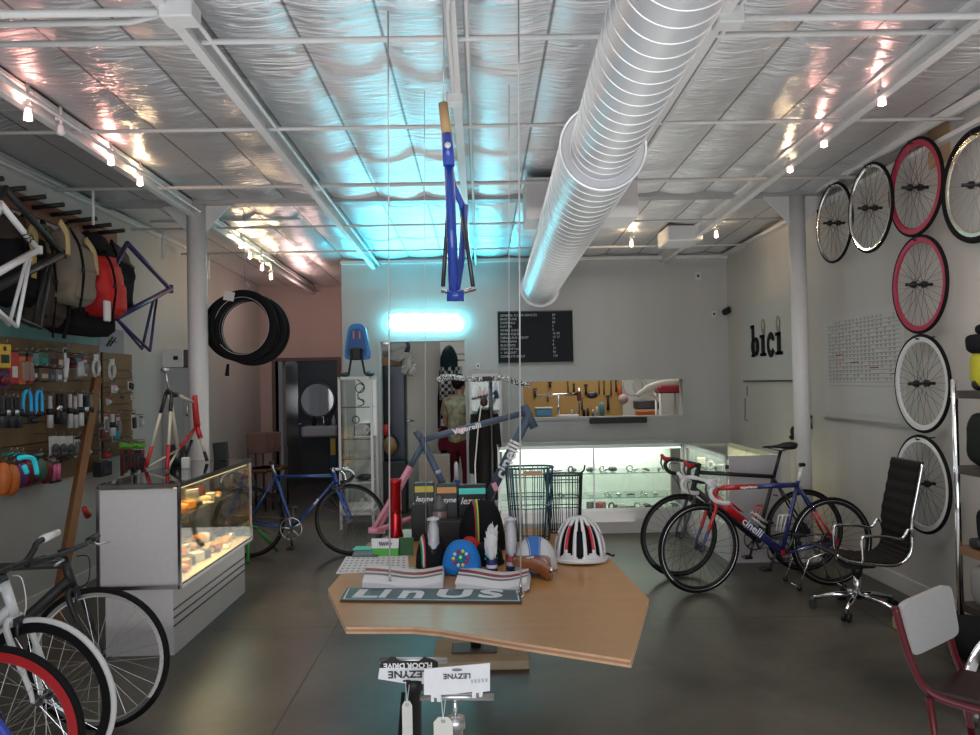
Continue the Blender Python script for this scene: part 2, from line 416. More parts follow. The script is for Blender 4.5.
# main girder over the columns, foil wrapped
YC = 6.95
g = MB(); g.bx(XL + .01, XR - .01, YC - .07, YC + .07, cz(YC) - .055, cz(YC) - .0)
solo(g, 'girder', mat('pale grey steel', (.42, .43, .44), .4, .3), 'grey cross girder resting on the two white columns', 'beam')
for (px, lab) in ((198.5, 'left'), (801, 'right')):
    x = P(px, 380, Y=YC).x
    t = thing('column', 'round white steel column with gusset plates on the %s, beside the %s' % (lab, 'glass display case with yellow light' if lab == 'left' else 'painted wall lettering'), 'column', (x, YC, 0), 0, 'white columns')
    g = MB(); r = .085; zt = cz(YC) - .056
    g.cyl((0, 0, 0), (0, 0, zt), r if lab == 'left' else .07, n=28); part(g, 'shaft', M_BEAM, t)
    rr_ = min(.3, XR - x - .005) if lab == 'right' else .3
    for s in (-1, 1):
        w = .3 if s < 0 else rr_
        g = MB(); g.prism([(s * .05, -.006, zt), (s * (w), -.006, zt), (s * .05, -.006, zt - .27)] if s > 0 else [(s * .05, -.006, zt), (s * .05, -.006, zt - .27), (s * w, -.006, zt)], (0, .012, 0)); part(g, 'gusset_plate', M_WHITEP, t)
    part(MB().bx(-.13, .13 if lab == 'left' else .13, -.13, .13, 0, .015), 'base_plate', M_BEAM, t)
# conduits near the camera
def solo_tube(pts, r, name, m, label, cat, group=None, n=8): return solo(MB().tube(pts, r, n), name, m, label, cat, group)
zc = 3.21
a = P(0, 14, Z=zc); bpt = P(168, 12, Z=zc)
solo_tube([(-3.2, bpt.y, zc), (bpt.x, bpt.y, zc)], .018, 'conduit', M_BEAM, 'white conduit entering a junction box at top left', 'pipe', 'ceiling conduits')
solo_tube([(-3.2, bpt.y + .14, zc + .02), (bpt.x - .22, bpt.y + .13, zc + .02), (bpt.x, bpt.y + .03, zc + .02)], .015, 'conduit', M_BEAM, 'white conduit bending down to the top left junction box', 'pipe', 'ceiling conduits')
solo(MB().box((bpt.x + .05, bpt.y, zc - .005), (.14, .12, .08), bev=.006), 'junction_box', M_WHITE, 'white junction box at the top left end of a conduit', 'junction box')
q = P(728, 18, Z=zc)
solo(MB().box((q.x, q.y, zc), (.12, .1, .08), bev=.006), 'junction_box', M_WHITE, 'white junction box just right of the near duct end', 'junction box')
solo_tube([(q.x + .05, q.y, zc), (XR - .1, q.y, zc - .01)], .016, 'conduit', M_BEAM, 'white conduit crossing the top right corner', 'pipe', 'ceiling conduits')
solo_tube([(q.x + .05, q.y + .04, zc + .02), (q.x + .4, q.y + .1, zc + .04), (XR - .1, q.y + .12, zc + .04)], .012, 'conduit', M_BEAM, 'thin white cable above the top right conduit', 'pipe', 'ceiling conduits')
q = P(455, 100, Z=3.17)
solo(MB().box((q.x, q.y, 3.17), (.09, .09, .06), bev=.005), 'junction_box', M_WHITE, 'small white box on the purlin above the blue hanging frame', 'junction box')
solo_tube(smooth_path([(q.x, YF, 3.2), (q.x, 2.4, 3.2), (q.x + .05, 2.7, 3.2), (q.x + .05, 3.0, 3.2), (q.x, 3.3, 3.2), (q.x, q.y, 3.2)], 4), .012, 'conduit', M_BEAM, 'kinked white conduit beside the centre purlin', 'pipe', 'ceiling conduits')
for (px, py, lab) in ((316, 186, 'left'),):
    q = P(px, py, Z=3.2); solo(MB().box(q, (.1, .1, .06), bev=.005), 'junction_box', M_WHITE, 'white junction box on the second purlin from the left', 'junction box')

# ------------------------------------------------------------------ spiral duct
def duct_seg(g, y0, x0, y1, x1, r, z=2.79, step=.15, mi_s=1):
    g.tube([(x0, y0, z), (x1, y1, z)], r, 48, caps=False)
    n = int((y1 - y0) / step)
    for i in range(n + 1):
        t = i / max(n, 1); y = y0 + (y1 - y0) * t; x = x0 + (x1 - x0) * t
        g.ring((x, y, z), r + .0005, .003, 'y', 48, 5, mi_s)
yc = 3.92
dt = thing('spiral_duct', 'large spiral wound galvanised air duct running to the back wall', 'duct', (.65, yc, 2.6), world=True)
g = MB(); duct_seg(g, YF + .1, .46, yc, .64, .165, step=.105); part(g, 'near_pipe', [M_DUCT, M_SEAM], dt)
g = MB(); duct_seg(g, yc, .64, YB, .765, .215, step=.13)
g.ring((.64, yc, 2.79), .215, .008, 'y', 48, 6, 1); part(g, 'far_pipe', [M_DUCT, M_SEAM], dt)
g = MB(); M_ = Matrix.Rotation(-PI / 2, 3, 'X')
g.lathe([(.16, 0), (.215, 0), (.215, .02), (.16, .02)], (.64, yc, 2.79), 48, M_, smooth=False, closed=True); part(g, 'reducer_ring', mat('duct collar', (.55, .56, .58), .4, .3), dt)
a0, a1 = P(526, 195, Y=6.15), P(638, 195, Y=6.15)
part(MB().bx(a0.x, a1.x, 6.15, 6.6, 2.9, 3.225), 'branch_box', M_WHITE, dt)
part(MB().lathe([(.21, 0), (.25, 0), (.25, .02), (.21, .02)], (.765, YB - .03, 2.79), 48, M_, smooth=False, closed=True), 'wall_flange', M_DUCT, dt)

# ------------------------------------------------------------------ ceiling spotlights
M_BULB = mat('glowing bulb', (1, .9, .85), .4, emit=(1, .78, .66), es=45)
M_BULBC = mat('glowing reflector', (1, .85, .8), .4, emit=(1, .55, .5), es=2.5)
SP = [(28, 116, 1, 'left purlin nearest the camera'), (111, 161, 1, 'left purlin, middle of the near three'), (140, 182, 1, 'left purlin, just before the column'),
      (241, 245, 1, 'left purlin behind the column, nearest of four'), (250, 256, 1, 'left purlin behind the column, second of four'), (262, 268, 1, 'left purlin behind the column, third of four'), (271, 277, 1, 'left purlin behind the column, farthest of four'),
      (882, 101, 1, 'right purlin nearest the camera'), (824, 141, 1, 'right purlin, middle one'), (790, 165, 1, 'right purlin, just before the column'),
      (631, 228, 1, 'far right side of the duct'), (716, 226, 1, 'ceiling beside the hanging projector'), (61, 131, 0, 'left purlin and switched off')]
for (px, py, on, lab) in SP:
    if lab.startswith('left'): z = P(px, py, X=-2.45)
    elif lab.startswith('right'): z = P(px, py, X=2.3)
    else: z = P(px, py, Y=8.4 if px < 700 else 8.0)
    if z.z > cz(z.y) - .17: z.z = cz(z.y) - .17
    t = thing('spotlight', '%s spotlight on the %s' % ('lit pinkish' if on else 'white unlit', lab), 'spotlight', z, 0, 'ceiling spotlights')
    part(MB().lathe([(.0, .04), (.014, .04), (.02, .015), (.024, -.022), (.02, -.022), (.014, .02)], n=16), 'lamp_shade', M_WHITE if not on else M_BULBC, t)
    part(MB().cyl((0, 0, .04), (0, 0, cz(z.y) - z.z - .04), .009, n=8).box((0, 0, .07), (.05, .03, .02)), 'bracket', M_WHITE, t)
    part(MB().ell((0, 0, -.01), (.017, .017, .02), n=12, m=8), 'bulb', M_BULB if on else M_WHITE, t)
    if on:
        warm = (1, .46, .38) if (px < 120 or px > 800) else (1, .72, .42)
        light('spot_lamp', 'POINT', z + V((0, 0, .075)), 6 if z.y < 7 else 9, warm, .03)
        light('spot_lamp_down', 'SPOT', z + V((0, 0, -.06)), 14, (1, .86, .74), .04)

# neon sign and its light
M_NEON = mat('cyan neon', (.2, .9, 1), .3, emit=(.30, .93, 1.0), es=13)
t = thing('neon_sign', 'glowing cyan neon script sign high on the back wall', 'neon sign', P(425, 330, Y=YB - .05), world=True)
pts = []
for k in range(0, 61):
    u = k / 60; x = 388 + u * 74
    y = 322 + 5 * math.sin(u * 52) * (1.0 if k % 12 else 1.4) + (-3 if 20 < k < 26 else 0)
    pts.append(P(x + 2.2 * math.cos(u * 52), y, Y=YB - .05))
part(MB().tube(smooth_path(pts, 4), .011, 6), 'neon_tube', M_NEON, t)
pts = [P(x, 330 + .8 * math.sin(x), Y=YB - .05) for x in range(392, 462, 4)]
part(MB().tube(pts, .010, 6), 'neon_tube', M_NEON, t)
part(MB().tube([P(x, 315 + .8 * math.sin(x * 2), Y=YB - .05) for x in range(390, 459, 4)], .008, 6), 'neon_tube', M_NEON, t)
g = MB()
for x in (392, 425, 458): g.cyl(P(x, 323, Y=YB), P(x, 323, Y=YB - .045), .006, n=6)
part(g, 'standoff', M_BLACK, t)
n_ = P(425, 322, Y=YB - .22)
light('neon_wall_glow', 'AREA', P(425, 322, Y=YB - .10), 7, (.12, .85, 1.0), .95, (PI / 2, 0, 0), .05)
# ------------------------------------------------------------------ wheels and bicycles
def rot_between(c, axis): return None
def wheel_meshes(cache={}, **k):
    key = tuple(sorted((a, (v.name if hasattr(v, 'name') else v)) for a, v in k.items()))
    if key in cache: return cache[key]
    R = k.get('R', .34); tw = k.get('tw', .013); depth = k.get('depth', .025); ns = k.get('ns', 28)
    tm, rm, sm_ = k['tyre'], k['rim'], k.get('spoke', M_SPOKE)
    g = MB(); g.ring((0, 0, 0), R - tw, tw, 'y', 56, 8)
    ms = {'tyre': g.mesh('tyre', tm)}
    r0 = R - 2 * tw + .004; r1 = r0 - depth
    prof = [(r0, -.010), (r0, .010), (r1 + .006, .009), (r1, .003), (r1, -.003), (r1 + .006, -.009)]
    g = MB(); M_ = Matrix.Rotation(PI / 2, 3, 'X'); g.lathe(prof, n=56, M=M_, smooth=False, closed=True)
    if k.get('line'): g.ring((0, .012, 0), R - 2 * tw + .002, .004, 'y', 56, 5, 1); g.ring((0, -.012, 0), R - 2 * tw + .002, .004, 'y', 56, 5, 1)
    ms['rim'] = g.mesh('rim', [rm, k.get('line') or rm])
    g = MB()
    for i in range(ns):
        a = 2 * PI * i / ns; sd = 1 if i % 2 else -1; b_ = a + (.55 if (i // 2) % 2 else -.55)
        g.tube([V((.02 * math.cos(b_ + 0), sd * .028, .02 * math.sin(b_))), V((r1 * math.cos(a), 0, r1 * math.sin(a)))], k.get('sr', .0013), 3, caps=False)
    ms['spokes'] = g.mesh('spokes', sm_)
    g = MB(); g.cyl((0, -.05, 0), (0, .05, 0), .010, n=10); g.cyl((0, -.033, 0), (0, -.025, 0), .024, n=14); g.cyl((0, .025, 0), (0, .033, 0), .024, n=14); g.cyl((0, -.065, 0), (0, .065, 0), .005, n=8)
    if k.get('bighub'):
        for s in (-1, 1): g.lathe([(.008, 0), (.022, .01), (.024, .025), (.010, .045), (.012, .07), (0, .07)], (0, s * .02, 0), 12, Matrix.Rotation(-s * PI / 2, 3, 'X'))
    ms['hub'] = g.mesh('hub', k.get('hub', M_DSTEEL))
    cache[key] = ms
    return ms
def put(me, name, parent, loc=(0, 0, 0), rot=(0, 0, 0)):
    o = bpy.data.objects.new(name, me); COL.objects.link(o); o.parent = parent; o.location = loc; o.rotation_euler = rot
    return o
def add_wheel(parent, loc, rotz, **k):
    ms = wheel_meshes(**k)
    w = put(ms['tyre'], 'wheel', parent, loc, (0, 0, rotz))
    for n in ('rim', 'spokes', 'hub'): put(ms[n], n, w)
    return w

def bike(label, rear, front, c, group=None):
    """rear and front are the floor contact points"""
    rear, front = V(rear), V(front); d = front - rear; wb = d.length; hd = math.atan2(d.y, d.x)
    t = thing('bicycle', label, 'bicycle', (rear.x, rear.y, 0), hd, group)
    fm = c['frame']; R = .34; k = c.get('k', 0)
    rax, fax = V((0, 0, R)), V((wb, 0, R)); bb = V((.41, 0, .275))
    ht = c.get('ht', .86); ang = math.radians(73); ux = V((-math.cos(ang), 0, math.sin(ang)))
    hb = V((wb - .12, 0, .69)); hl = c.get('hl', .15); htop = hb + ux * hl
    sl = c.get('st', .52); sttop = bb + V((-math.cos(ang), 0, math.sin(ang))) * sl
    tt1 = htop - ux * .025; tt0 = sttop - ux * .02
    if c.get('level'): tt0 = V((tt0.x, 0, tt1.z + .0)); sttop = tt0 + ux * .03
    tr = c.get('tr', .015); dr = c.get('dr', .02)
    mats = c.get('mats', [fm])          # several colours along the tubes
    g = MB()
    if len(mats) == 1:
        g.tube([tt0, tt1], tr, 12); g.tube([bb, hb + ux * .03], dr, 12); g.tube([bb, sttop], .016, 12); g.tube([hb - ux * .01, htop], .021, 14)
        for s in (-1, 1):
            g.tube([bb + V((-.03, s * .025, 0)), rax + V((0, s * .06, 0))], .009, 8); g.tube([sttop - ux * .03 + V((0, s * .012, 0)), rax + V((0, s * .06, 0))], .008, 8)
        g.tube([sttop - ux * .16 + V((-.05, -.03, -.02)), sttop - ux * .16 + V((-.05, .03, -.02))], .006, 6)
    else:
        m1, m2 = tt0.lerp(tt1, .5), bb.lerp(hb + ux * .03, .55)
        g.tube([m1, tt1], tr, 12); g.tube([m2, hb + ux * .03], dr, 12); g.tube([hb - ux * .01, htop], .021, 14)
        g.tube([tt0, m1], tr, 12, mi=1); g.tube([bb, m2], dr, 12, mi=1); g.tube([bb, sttop], .016, 12, mi=1)
        for s in (-1, 1):
            q = (sttop - ux * .03).lerp(rax, .45) + V((0, s * .035, 0))
            g.tube([bb + V((-.03, s * .025, 0)), rax + V((0, s * .06, 0))], .009, 8, mi=1); g.tube([sttop - ux * .03 + V((0, s * .012, 0)), q], .009, 8, mi=1); g.tube([q, rax + V((0, s * .06, 0))], .009, 8, mi=0)
    g.cyl(bb + V((0, -.035, 0)), bb + V((0, .035, 0)), .022, n=14)
    for s in (-1, 1): g.box(rax + V((0, s * .06, 0)), (.04, .006, .05))
    part(g, 'frame', mats, t)
    # steerer assembly turned about the head tube
    st = c.get('steer', 0)
    Rs = Matrix.Rotation(st, 3, ux); piv = hb
    def S(p): return piv + Rs @ (V(p) - piv)
    g = MB(); fk = c.get('fork', fm)
    for s in (-1, 1):
        pts = [hb + V((0, s * .02, -.015)), hb + V((.01, s * .055, -.05)), hb.lerp(fax, .6) + V((-.0, s * .055, 0)), fax + V((-.015, s * .055, .06)), fax + V((0, s * .055, 0))]
        q9 = [S(p) for p in smooth_path(pts, 3)]; g.tube(q9[:7], [.014] * 7, 8, mi=0); g.tube(q9[6:], [.0135] + [.011] * 3 + [.009] * 3, 8, mi=1)
    g.tube([S(hb + V((0, -.035, -.02))), S(hb + V((0, .035, -.02)))], .016, 8)
    part(g, 'fork', [fk, c.get('fork2', fk)], t)
    # wheels
    wk = c['wheel']; rk = c.get('rwheel', wk)
    add_wheel(t, rax, 0, **rk)
    w = add_wheel(t, S(fax), 0, **wk); w.rotation_euler = Rs.to_euler()
    # stem, bars
    g = MB(); g.tube([S(htop - ux * .0), S(htop + ux * .05)], .017, 10); sx = c.get('stem', .09)
    bc = htop + ux * .045 + V((sx, 0, c.get('rise', .01)))
    g.tube([S(htop + ux * .04), S(bc)], .014, 10); part(g, 'stem', c.get('stemm', M_BLACK), t)
    bm, gm = c.get('barm', M_BLACK), c.get('gripm', M_BLACK); kind = c.get('bar', 'drop')
    g = MB(); gg = MB(); lv = MB()
    for s in (-1, 1):
        gg = MB(); lv = MB()
        if kind == 'drop':
            p = [bc + V((0, 0, 0)), bc + V((0, s * .10, 0)), bc + V((.01, s * .19, 0)), bc + V((.05, s * .205, .0)), bc + V((.085, s * .21, -.02)),
                 bc + V((.095, s * .212, -.06)), bc + V((.06, s * .215, -.105)), bc + V((.0, s * .218, -.125)), bc + V((-.05, s * .22, -.13))]
            sp_ = [S(q) for q in smooth_path(p, 4)]; g.tube(sp_[:8], .013, 8); gg.tube(sp_[6:], .0165, 8)
            h = bc + V((.10, s * .212, .005))
            gg.tube([S(bc + V((.05, s * .207, .0))), S(h), S(h + V((.03, 0, .035)))], [.018, .019, .014], 8)
            lv.tube([S(h + V((.025, 0, .02))), S(h + V((.035, 0, -.03))), S(h + V((.012, 0, -.09)))], [.009, .008, .005], 6)
        elif kind == 'track':
            p = [bc, bc + V((0.01, s * .06, .0)), bc + V((.05, s * .13, -.01)), bc + V((.09, s * .175, -.05)), bc + V((.085, s * .185, -.10)), bc + V((.03, s * .19, -.14)), bc + V((-.04, s * .19, -.145))]
            sp_ = [S(q) for q in smooth_path(p, 4)]; g.tube(sp_, .013, 8); gg.tube(sp_[14:], .016, 8)
        else:
            rz_ = .06 if kind == 'riser' else 0
            p = [bc, bc + V((0, s * .08, 0)), bc + V((0, s * .13, rz_ * .6)), bc + V((-.01, s * .17, rz_)), bc + V((-.03, s * .30, rz_ + .005))]
            sp_ = [S(q) for q in smooth_path(p, 4)]; g.tube(sp_, .013, 8)
            e0, e1 = S(bc + V((-.018, s * .20, rz_ + .003))), S(bc + V((-.032, s * .315, rz_ + .006)))
            gg.tube([e0, e1], .0175, 12)
            if c.get('lever'):
                h = bc + V((.01, s * .17, rz_)); lv.tube([S(h), S(h + V((.04, .0, -.01))), S(h + V((.05, s * .09, -.015)))], .006, 6)
        part(gg, 'grip', gm, t)
        if lv.v: part(lv, 'brake_lever', c.get('levm', M_DSTEEL), t)
    part(g, 'handlebar', bm, t)
    # brakes
    g = MB(); q = S(hb + V((.035, 0, -.03)))
    g.box(q, (.03, .06, .035), Rs); g.tube([q + V((0, -.03, 0)), q + V((.0, -.033, -.05))], .007, 6); g.tube([q + V((0, .03, 0)), q + V((.0, .033, -.05))], .007, 6)
    part(g, 'brake', M_DSTEEL, t)
    g = MB(); q2 = S(bc + V((.05, -.05, -.02)))
    g.tube(smooth_path([q2, S(bc + V((.12, -.08, -.02))), S(bc + V((.10, -.04, -.13))), q + V((.01, 0, .02))], 6), .0028, 5)
    part(g, 'brake_cable', c.get('cablem', M_BLACK), t)
    # saddle
    sp0, sp1 = sttop, sttop + ux * c.get('sp', .14)
    part(MB().tube([sp0, sp1], .0135, 10), 'seatpost', c.get('postm', M_BLACK), t)
    if not c.get('saddle', True): part(MB().box(sp1 + V((0, 0, .008)), (.05, .035, .03), bev=.008), 'seat_clamp', M_BLACK, t)
    if c.get('saddle', True):
        g = MB(); cs = sp1 + V((.01, 0, .04)); vs = []
        prof = [(-.13, .062, .01), (-.10, .072, .014), (-.05, .062, .012), (0, .035, .004), (.06, .022, 0), (.12, .018, -.002), (.145, .010, -.008)]
        g.tube([cs + V((x, 0, z)) for (x, w_, z) in prof], [w_ for (x, w_, z) in prof], 12)
        g.v = [(v[0], v[1], cs.z + (v[2] - cs.z) * (.42 if v[2] > cs.z else .55)) for v in g.v]
        sdl = part(g, 'saddle', c.get('saddlem', M_BLACK), t)
        part(MB().tube([cs + V((-.08, .02, -.02)), cs + V((-.02, .02, -.04)), cs + V((.1, .01, -.012))], .004, 6).tube([cs + V((-.08, -.02, -.02)), cs + V((-.02, -.02, -.04)), cs + V((.1, -.01, -.012))], .004, 6), 'saddle_rail', M_DSTEEL, sdl)
    # drivetrain on the right hand side (-y)
    g = MB(); cy = -.048; cr_ = c.get('ringr', .09)
    g.ring(bb + V((0, cy, 0)), cr_, .006, 'y', 40, 6)
    for i in range(5):
        a_ = 2 * PI * i / 5 + .5; g.tube([bb + V((0, cy, 0)), bb + V((cr_ * math.cos(a_), cy, cr_ * math.sin(a_)))], .009, 6)
    part(g, 'chainring', c.get('ringm', M_DSTEEL), t)
    ca = c.get('crank', -1.35)
    for s in (-1, 1):
        g = MB(); a_ = ca if s < 0 else ca + PI; e_ = bb + V((.17 * math.cos(a_), s * .07, .17 * math.sin(a_)))
        g.tube([bb + V((0, s * .06, 0)), e_], [.013, .010], 8); cr1 = part(g, 'crank_arm', c.get('crankm', M_DSTEEL), t)
        part(MB().box(e_ + V((0, s * .05, 0)), (.07, .085, .022), bev=.006), 'pedal', M_BLACK, cr1)
    g = MB(); co = .036 if not c.get('gears') else .05
    g.ring(rax + V((0, cy, 0)), co * .95, .008 if not c.get('gears') else .014, 'y', 24, 6, flat=1)
    g.tube([bb + V((0, cy, cr_)), rax + V((0, cy, co))], .004, 5); g.tube([bb + V((0, cy, -cr_)), rax + V((.02, cy, -co - (.06 if c.get('gears') else 0)))], .004, 5)
    part(g, 'chain', M_DSTEEL, t)
    if c.get('gears'):
        g = MB(); q = rax + V((.02, cy - .01, -.05)); g.box(q, (.03, .02, .05)); g.cyl(q + V((0, 0, -.07)), q + V((0, .012, -.07)), .022, n=12); g.tube([q, q + V((.0, 0, -.07))], .008, 6)
        part(g, 'derailleur', M_BLACK, t)
        for (pp, ff) in ((.45, bb.lerp(hb, .45)),):
            q = ff + V((-.05, 0, .055)); dirn = (hb - bb).normalized(); g = MB()
            for s in (-1, 1): g.tube([q - dirn * .06 + V((0, s * .033, 0)), q + dirn * .07 + V((0, s * .033, 0)), q + dirn * .07 + V((-.03, s * .03, .03)), q - dirn * .06 + V((-.02, s * .03, .03))], .005, 6)
            g.tube([q - dirn * .06 + V((0, -.033, 0)), q - dirn * .07 + V((0, 0, 0)), q - dirn * .06 + V((0, .033, 0))], .006, 6)
            part(g, 'bottle_cage', c.get('cagem', M_WHITE), t)
            q = bb.lerp(sttop, .4) + V((.05, 0, .0)); dirn = ux; g = MB()
            for s in (-1, 1): g.tube([q - dirn * .06 + V((0, s * .033, 0)), q + dirn * .07 + V((0, s * .033, 0)), q + dirn * .07 + V((.03, s * .03, .0)), q - dirn * .06 + V((.02, s * .03, .0))], .005, 6)
            g.ring(q + dirn * .07, .033, .004, 'z', 16, 5); part(g, 'bottle_cage', c.get('cagem', M_WHITE), t)
    for (s_, size, frac, off, m_, tube_, sx_) in c.get('texts', []):
        # lettering on both sides of a tube
        if tube_ == 'down': A, B, rad = bb, hb + ux * .03, dr
        else: A, B, rad = tt0, tt1, tr
        for s in (-1, 1):
            xd = (A - B) if s > 0 else (B - A)
            q = A.lerp(B, frac) + V((0, s * (rad + .0008), 0)); yd = V((0, 0, 1))
            text(s_, size, frm(q, xd, yd), m_, t, bold=.0012, sx=sx_)
    return t

M_TYRE = mat('tyre rubber', (.011, .011, .012), .7)
M_REDP = mat('red bike paint', (.48, .012, .02), .28, coat=.5)
M_BLUEP = mat('navy bike paint', (.02, .03, .16), .28, coat=.5)
M_BLUE2 = mat('blue bike paint', (.015, .06, .26), .3, coat=.5)
M_WHB = mat('white bike paint', (.72, .74, .76), .3, coat=.4)
M_BLB = mat('matt black bike paint', (.018, .018, .02), .45)
M_SILV = mat('silver rim', (.6, .61, .63), .25, .9)
M_LETW = mat('white lettering', (.8, .8, .8), .5)
M_LETK = mat('black lettering', (.02, .02, .02), .5)
M_PINK2 = mat('pink paint', (.75, .33, .42), .4)
def G(px, py): q = P(px, py, Z=0); return (q.x, q.y)

# left row of bikes, front wheels toward the aisle
bike('matt black city bike with silver rims, its front wheel by the display case', (-2.90, 3.79), (-1.845, 3.79),
     dict(frame=M_BLB, bar='flat', lever=True, hl=.13, st=.54, dr=.026, tr=.020, steer=0,
          wheel=dict(tyre=M_TYRE, rim=M_SILV, depth=.022, tw=.015, spoke=M_SPOKE), stem=.05, rise=.0, levm=M_STEEL), 'bicycles parked along the left')
bike('white single-speed bike with black deep rims and white tyres and grips', (-2.86, 3.33), (-1.85, 3.33),
     dict(frame=M_WHB, fork=M_WHB, bar='riser', hl=.14, st=.5, dr=.022, tr=.021, gripm=M_WHB, level=True, steer=-.2,
          wheel=dict(tyre=mat('white tyre', (.66, .68, .68), .5), rim=mat('black rim', (.010, .010, .012), .6), depth=.045, tw=.012, spoke=M_SILV), stem=.05, rise=.02, cablem=M_WHB), 'bicycles parked along the left')
bike('bike with a wide red front rim and black tyre at lower left', (-2.86, 2.96), (-1.83, 2.96),
     dict(frame=M_BLB, bar='flat', hl=.12, st=.5, wheel=dict(tyre=M_TYRE, rim=mat('red rim', (.42, .012, .02), .4), depth=.04, tw=.014, spoke=M_SILV), stem=.05, rise=0), 'bicycles parked along the left')
bike('bike with a blue front tyre just entering the lower left corner', (-2.88, 2.6), (-1.85, 2.6),
     dict(frame=M_BLB, bar='flat', hl=.1, st=.5, wheel=dict(tyre=mat('blue tyre', (.03, .06, .42), .5), rim=M_SILV, depth=.03, tw=.014), stem=.05, rise=0), 'bicycles parked along the left')
# right pair of road bikes
bike('red and blue road bike with white bars, front of the pair on the right', (2.69, 6.06), (1.625, 5.92),
     dict(frame=M_REDP, mats=[M_REDP, M_BLUEP], fork=M_REDP, fork2=M_BLUEP, bar='drop', gripm=M_WHB, barm=M_WHB, stemm=M_WHB, hl=.125, st=.50, dr=.03, tr=.02, gears=True, saddle=False, sp=.12, postm=M_WHB, steer=.12, level=True,
          wheel=dict(tyre=M_TYRE, rim=M_BLACK, depth=.028, tw=.014, spoke=M_SPOKEK, line=M_SILV), rise=-.01, stem=.1, crank=-1.1,
          texts=[('cinelli', .085, .46, 0, M_LETW, 'down', 1), ('experience', .03, .62, 0, M_LETW, 'top', 1)]), 'road bikes parked on the right')
bike('black road bike with red brake hoods and black saddle, behind the red and blue one', (2.67, 6.52), (1.60, 6.42),
     dict(frame=M_BLB, fork=mat('dark grey fork', (.06, .065, .08), .3), bar='drop', gripm=M_BLACK, hl=.19, st=.56, dr=.024, tr=.017, gears=True, sp=.2, steer=.12, levm=M_DSTEEL,
          wheel=dict(tyre=M_TYRE, rim=M_BLACK, depth=.024, tw=.013, spoke=M_SPOKEK, line=M_DSTEEL), rise=.02, stem=.11, cagem=M_REDP), 'road bikes parked on the right')
bpy.data.objects['bicycle.005'] if 'bicycle.005' in bpy.data.objects else None
# red hoods on the black one
bk = [o for o in bpy.data.objects if o.name.startswith('bicycle') and 'black road' in o.get('label', '')][0]
for o in bk.children:
    if o.name.startswith('grip'):
        me = o.data; me.materials.append(mat('red hood rubber', (.5, .02, .03), .5))
        me.update()
        # the hoods are the second tube of each side
        per = len(me.polygons)
        for i, p in enumerate(me.polygons):
            if i > per - 20: p.material_index = 1
# blue track bike by the restroom door
bike('blue track bike with chrome bars, parked before the restroom door', (-2.22, 7.5), (-1.26, 7.5),
     dict(frame=M_BLUE2, bar='track', barm=M_CHROME, hl=.10, st=.53, dr=.0145, tr=.0135, saddle=False, sp=.1, postm=M_STEEL, level=True, stemm=M_STEEL, ringm=M_STEEL, crank=-1.5, steer=-.05,
          wheel=dict(tyre=M_TYRE, rim=M_BLACK, depth=.022, tw=.012, spoke=M_DSTEEL), stem=.07, rise=-.01, ringr=.1,
          texts=[('cinelli', .028, .55, 0, M_LETW, 'down', 1)]))
# green display stand holding it
M_GREEN = mat('green painted tube', (.05, .32, .07), .4)
g = MB(); a = V((-2.2, 7.44, .36))
for e_ in (P(248, 563, Z=.01), P(277, 551, Z=.01)): g.tube([a, V((e_.x, e_.y, .015))], .017, 8)
for e_ in (V((-2.5, 7.5, .015)),): g.tube([a, e_], .017, 8)
t = solo(g, 'bike_stand', M_GREEN, 'green tripod stand under the blue bike', 'bike stand')
g = MB()
for (x, y) in ((0, 0),): pass
# chrome wire stand at the rear wheel of the red and blue bike
g = MB(); x0 = 2.66
for y in (5.93, 6.2): g.tube(smooth_path([(x0 - .28, y, .02), (x0 - .2, y, .24), (x0 - .02, y, .30), (x0 + .06, y, .02)], 1), .007, 6)
g.tube([(x0 - .28, 5.93, .02), (x0 - .28, 6.2, .02)], .007, 6); g.tube([(x0 + .06, 5.93, .02), (x0 + .06, 6.2, .02)], .007, 6)
t = thing('bike_stand', 'chrome wire stand with black feet holding the rear wheel of the red and blue bike', 'bike stand', (x0, 6.06, 0), world=True)
part(g, 'wire_frame', M_CHROME, t)
for x in (x0 - .28, x0 + .06):
    for y in (5.93, 6.2): part(MB().ell((x, y, .022), (.02, .02, .022), n=10, m=6), 'rubber_foot', M_BLACK, t)

# ------------------------------------------------------------------ wheels on the right wall
M_MAG = mat('magenta red rim', (.42, .02, .07), .4)
M_GOLD = mat('pale chrome rim', (.8, .74, .62), .2, 1)
WW = [(834, 223, 80, M_CHROME, .022, M_TYRE, 'chrome rimmed wheel hung highest and farthest left on the right wall'),
      (870, 208, 88, M_CHROME, .022, M_TYRE, 'chrome rimmed wheel overlapping the farthest one, left of the upper red wheel'),
      (915, 187.5, 98, M_MAG, .042, M_TYRE, 'red rimmed wheel in the top row of the right wall'),
      (977, 185, 116, M_GOLD, .03, M_TYRE, 'wheel with a fat black tyre cut by the right edge of the photo'),
      (919, 284.5, 96, M_MAG, .036, M_TYRE, 'red rimmed wheel directly below the other red one'),
      (921.5, 383.5, 98, M_WHB, .036, M_TYRE, 'white rimmed wheel hung under the red wheels'),
      (922, 484, 98, M_WHB, .036, M_TYRE, 'white rimmed wheel hung lowest, behind the office chair')]
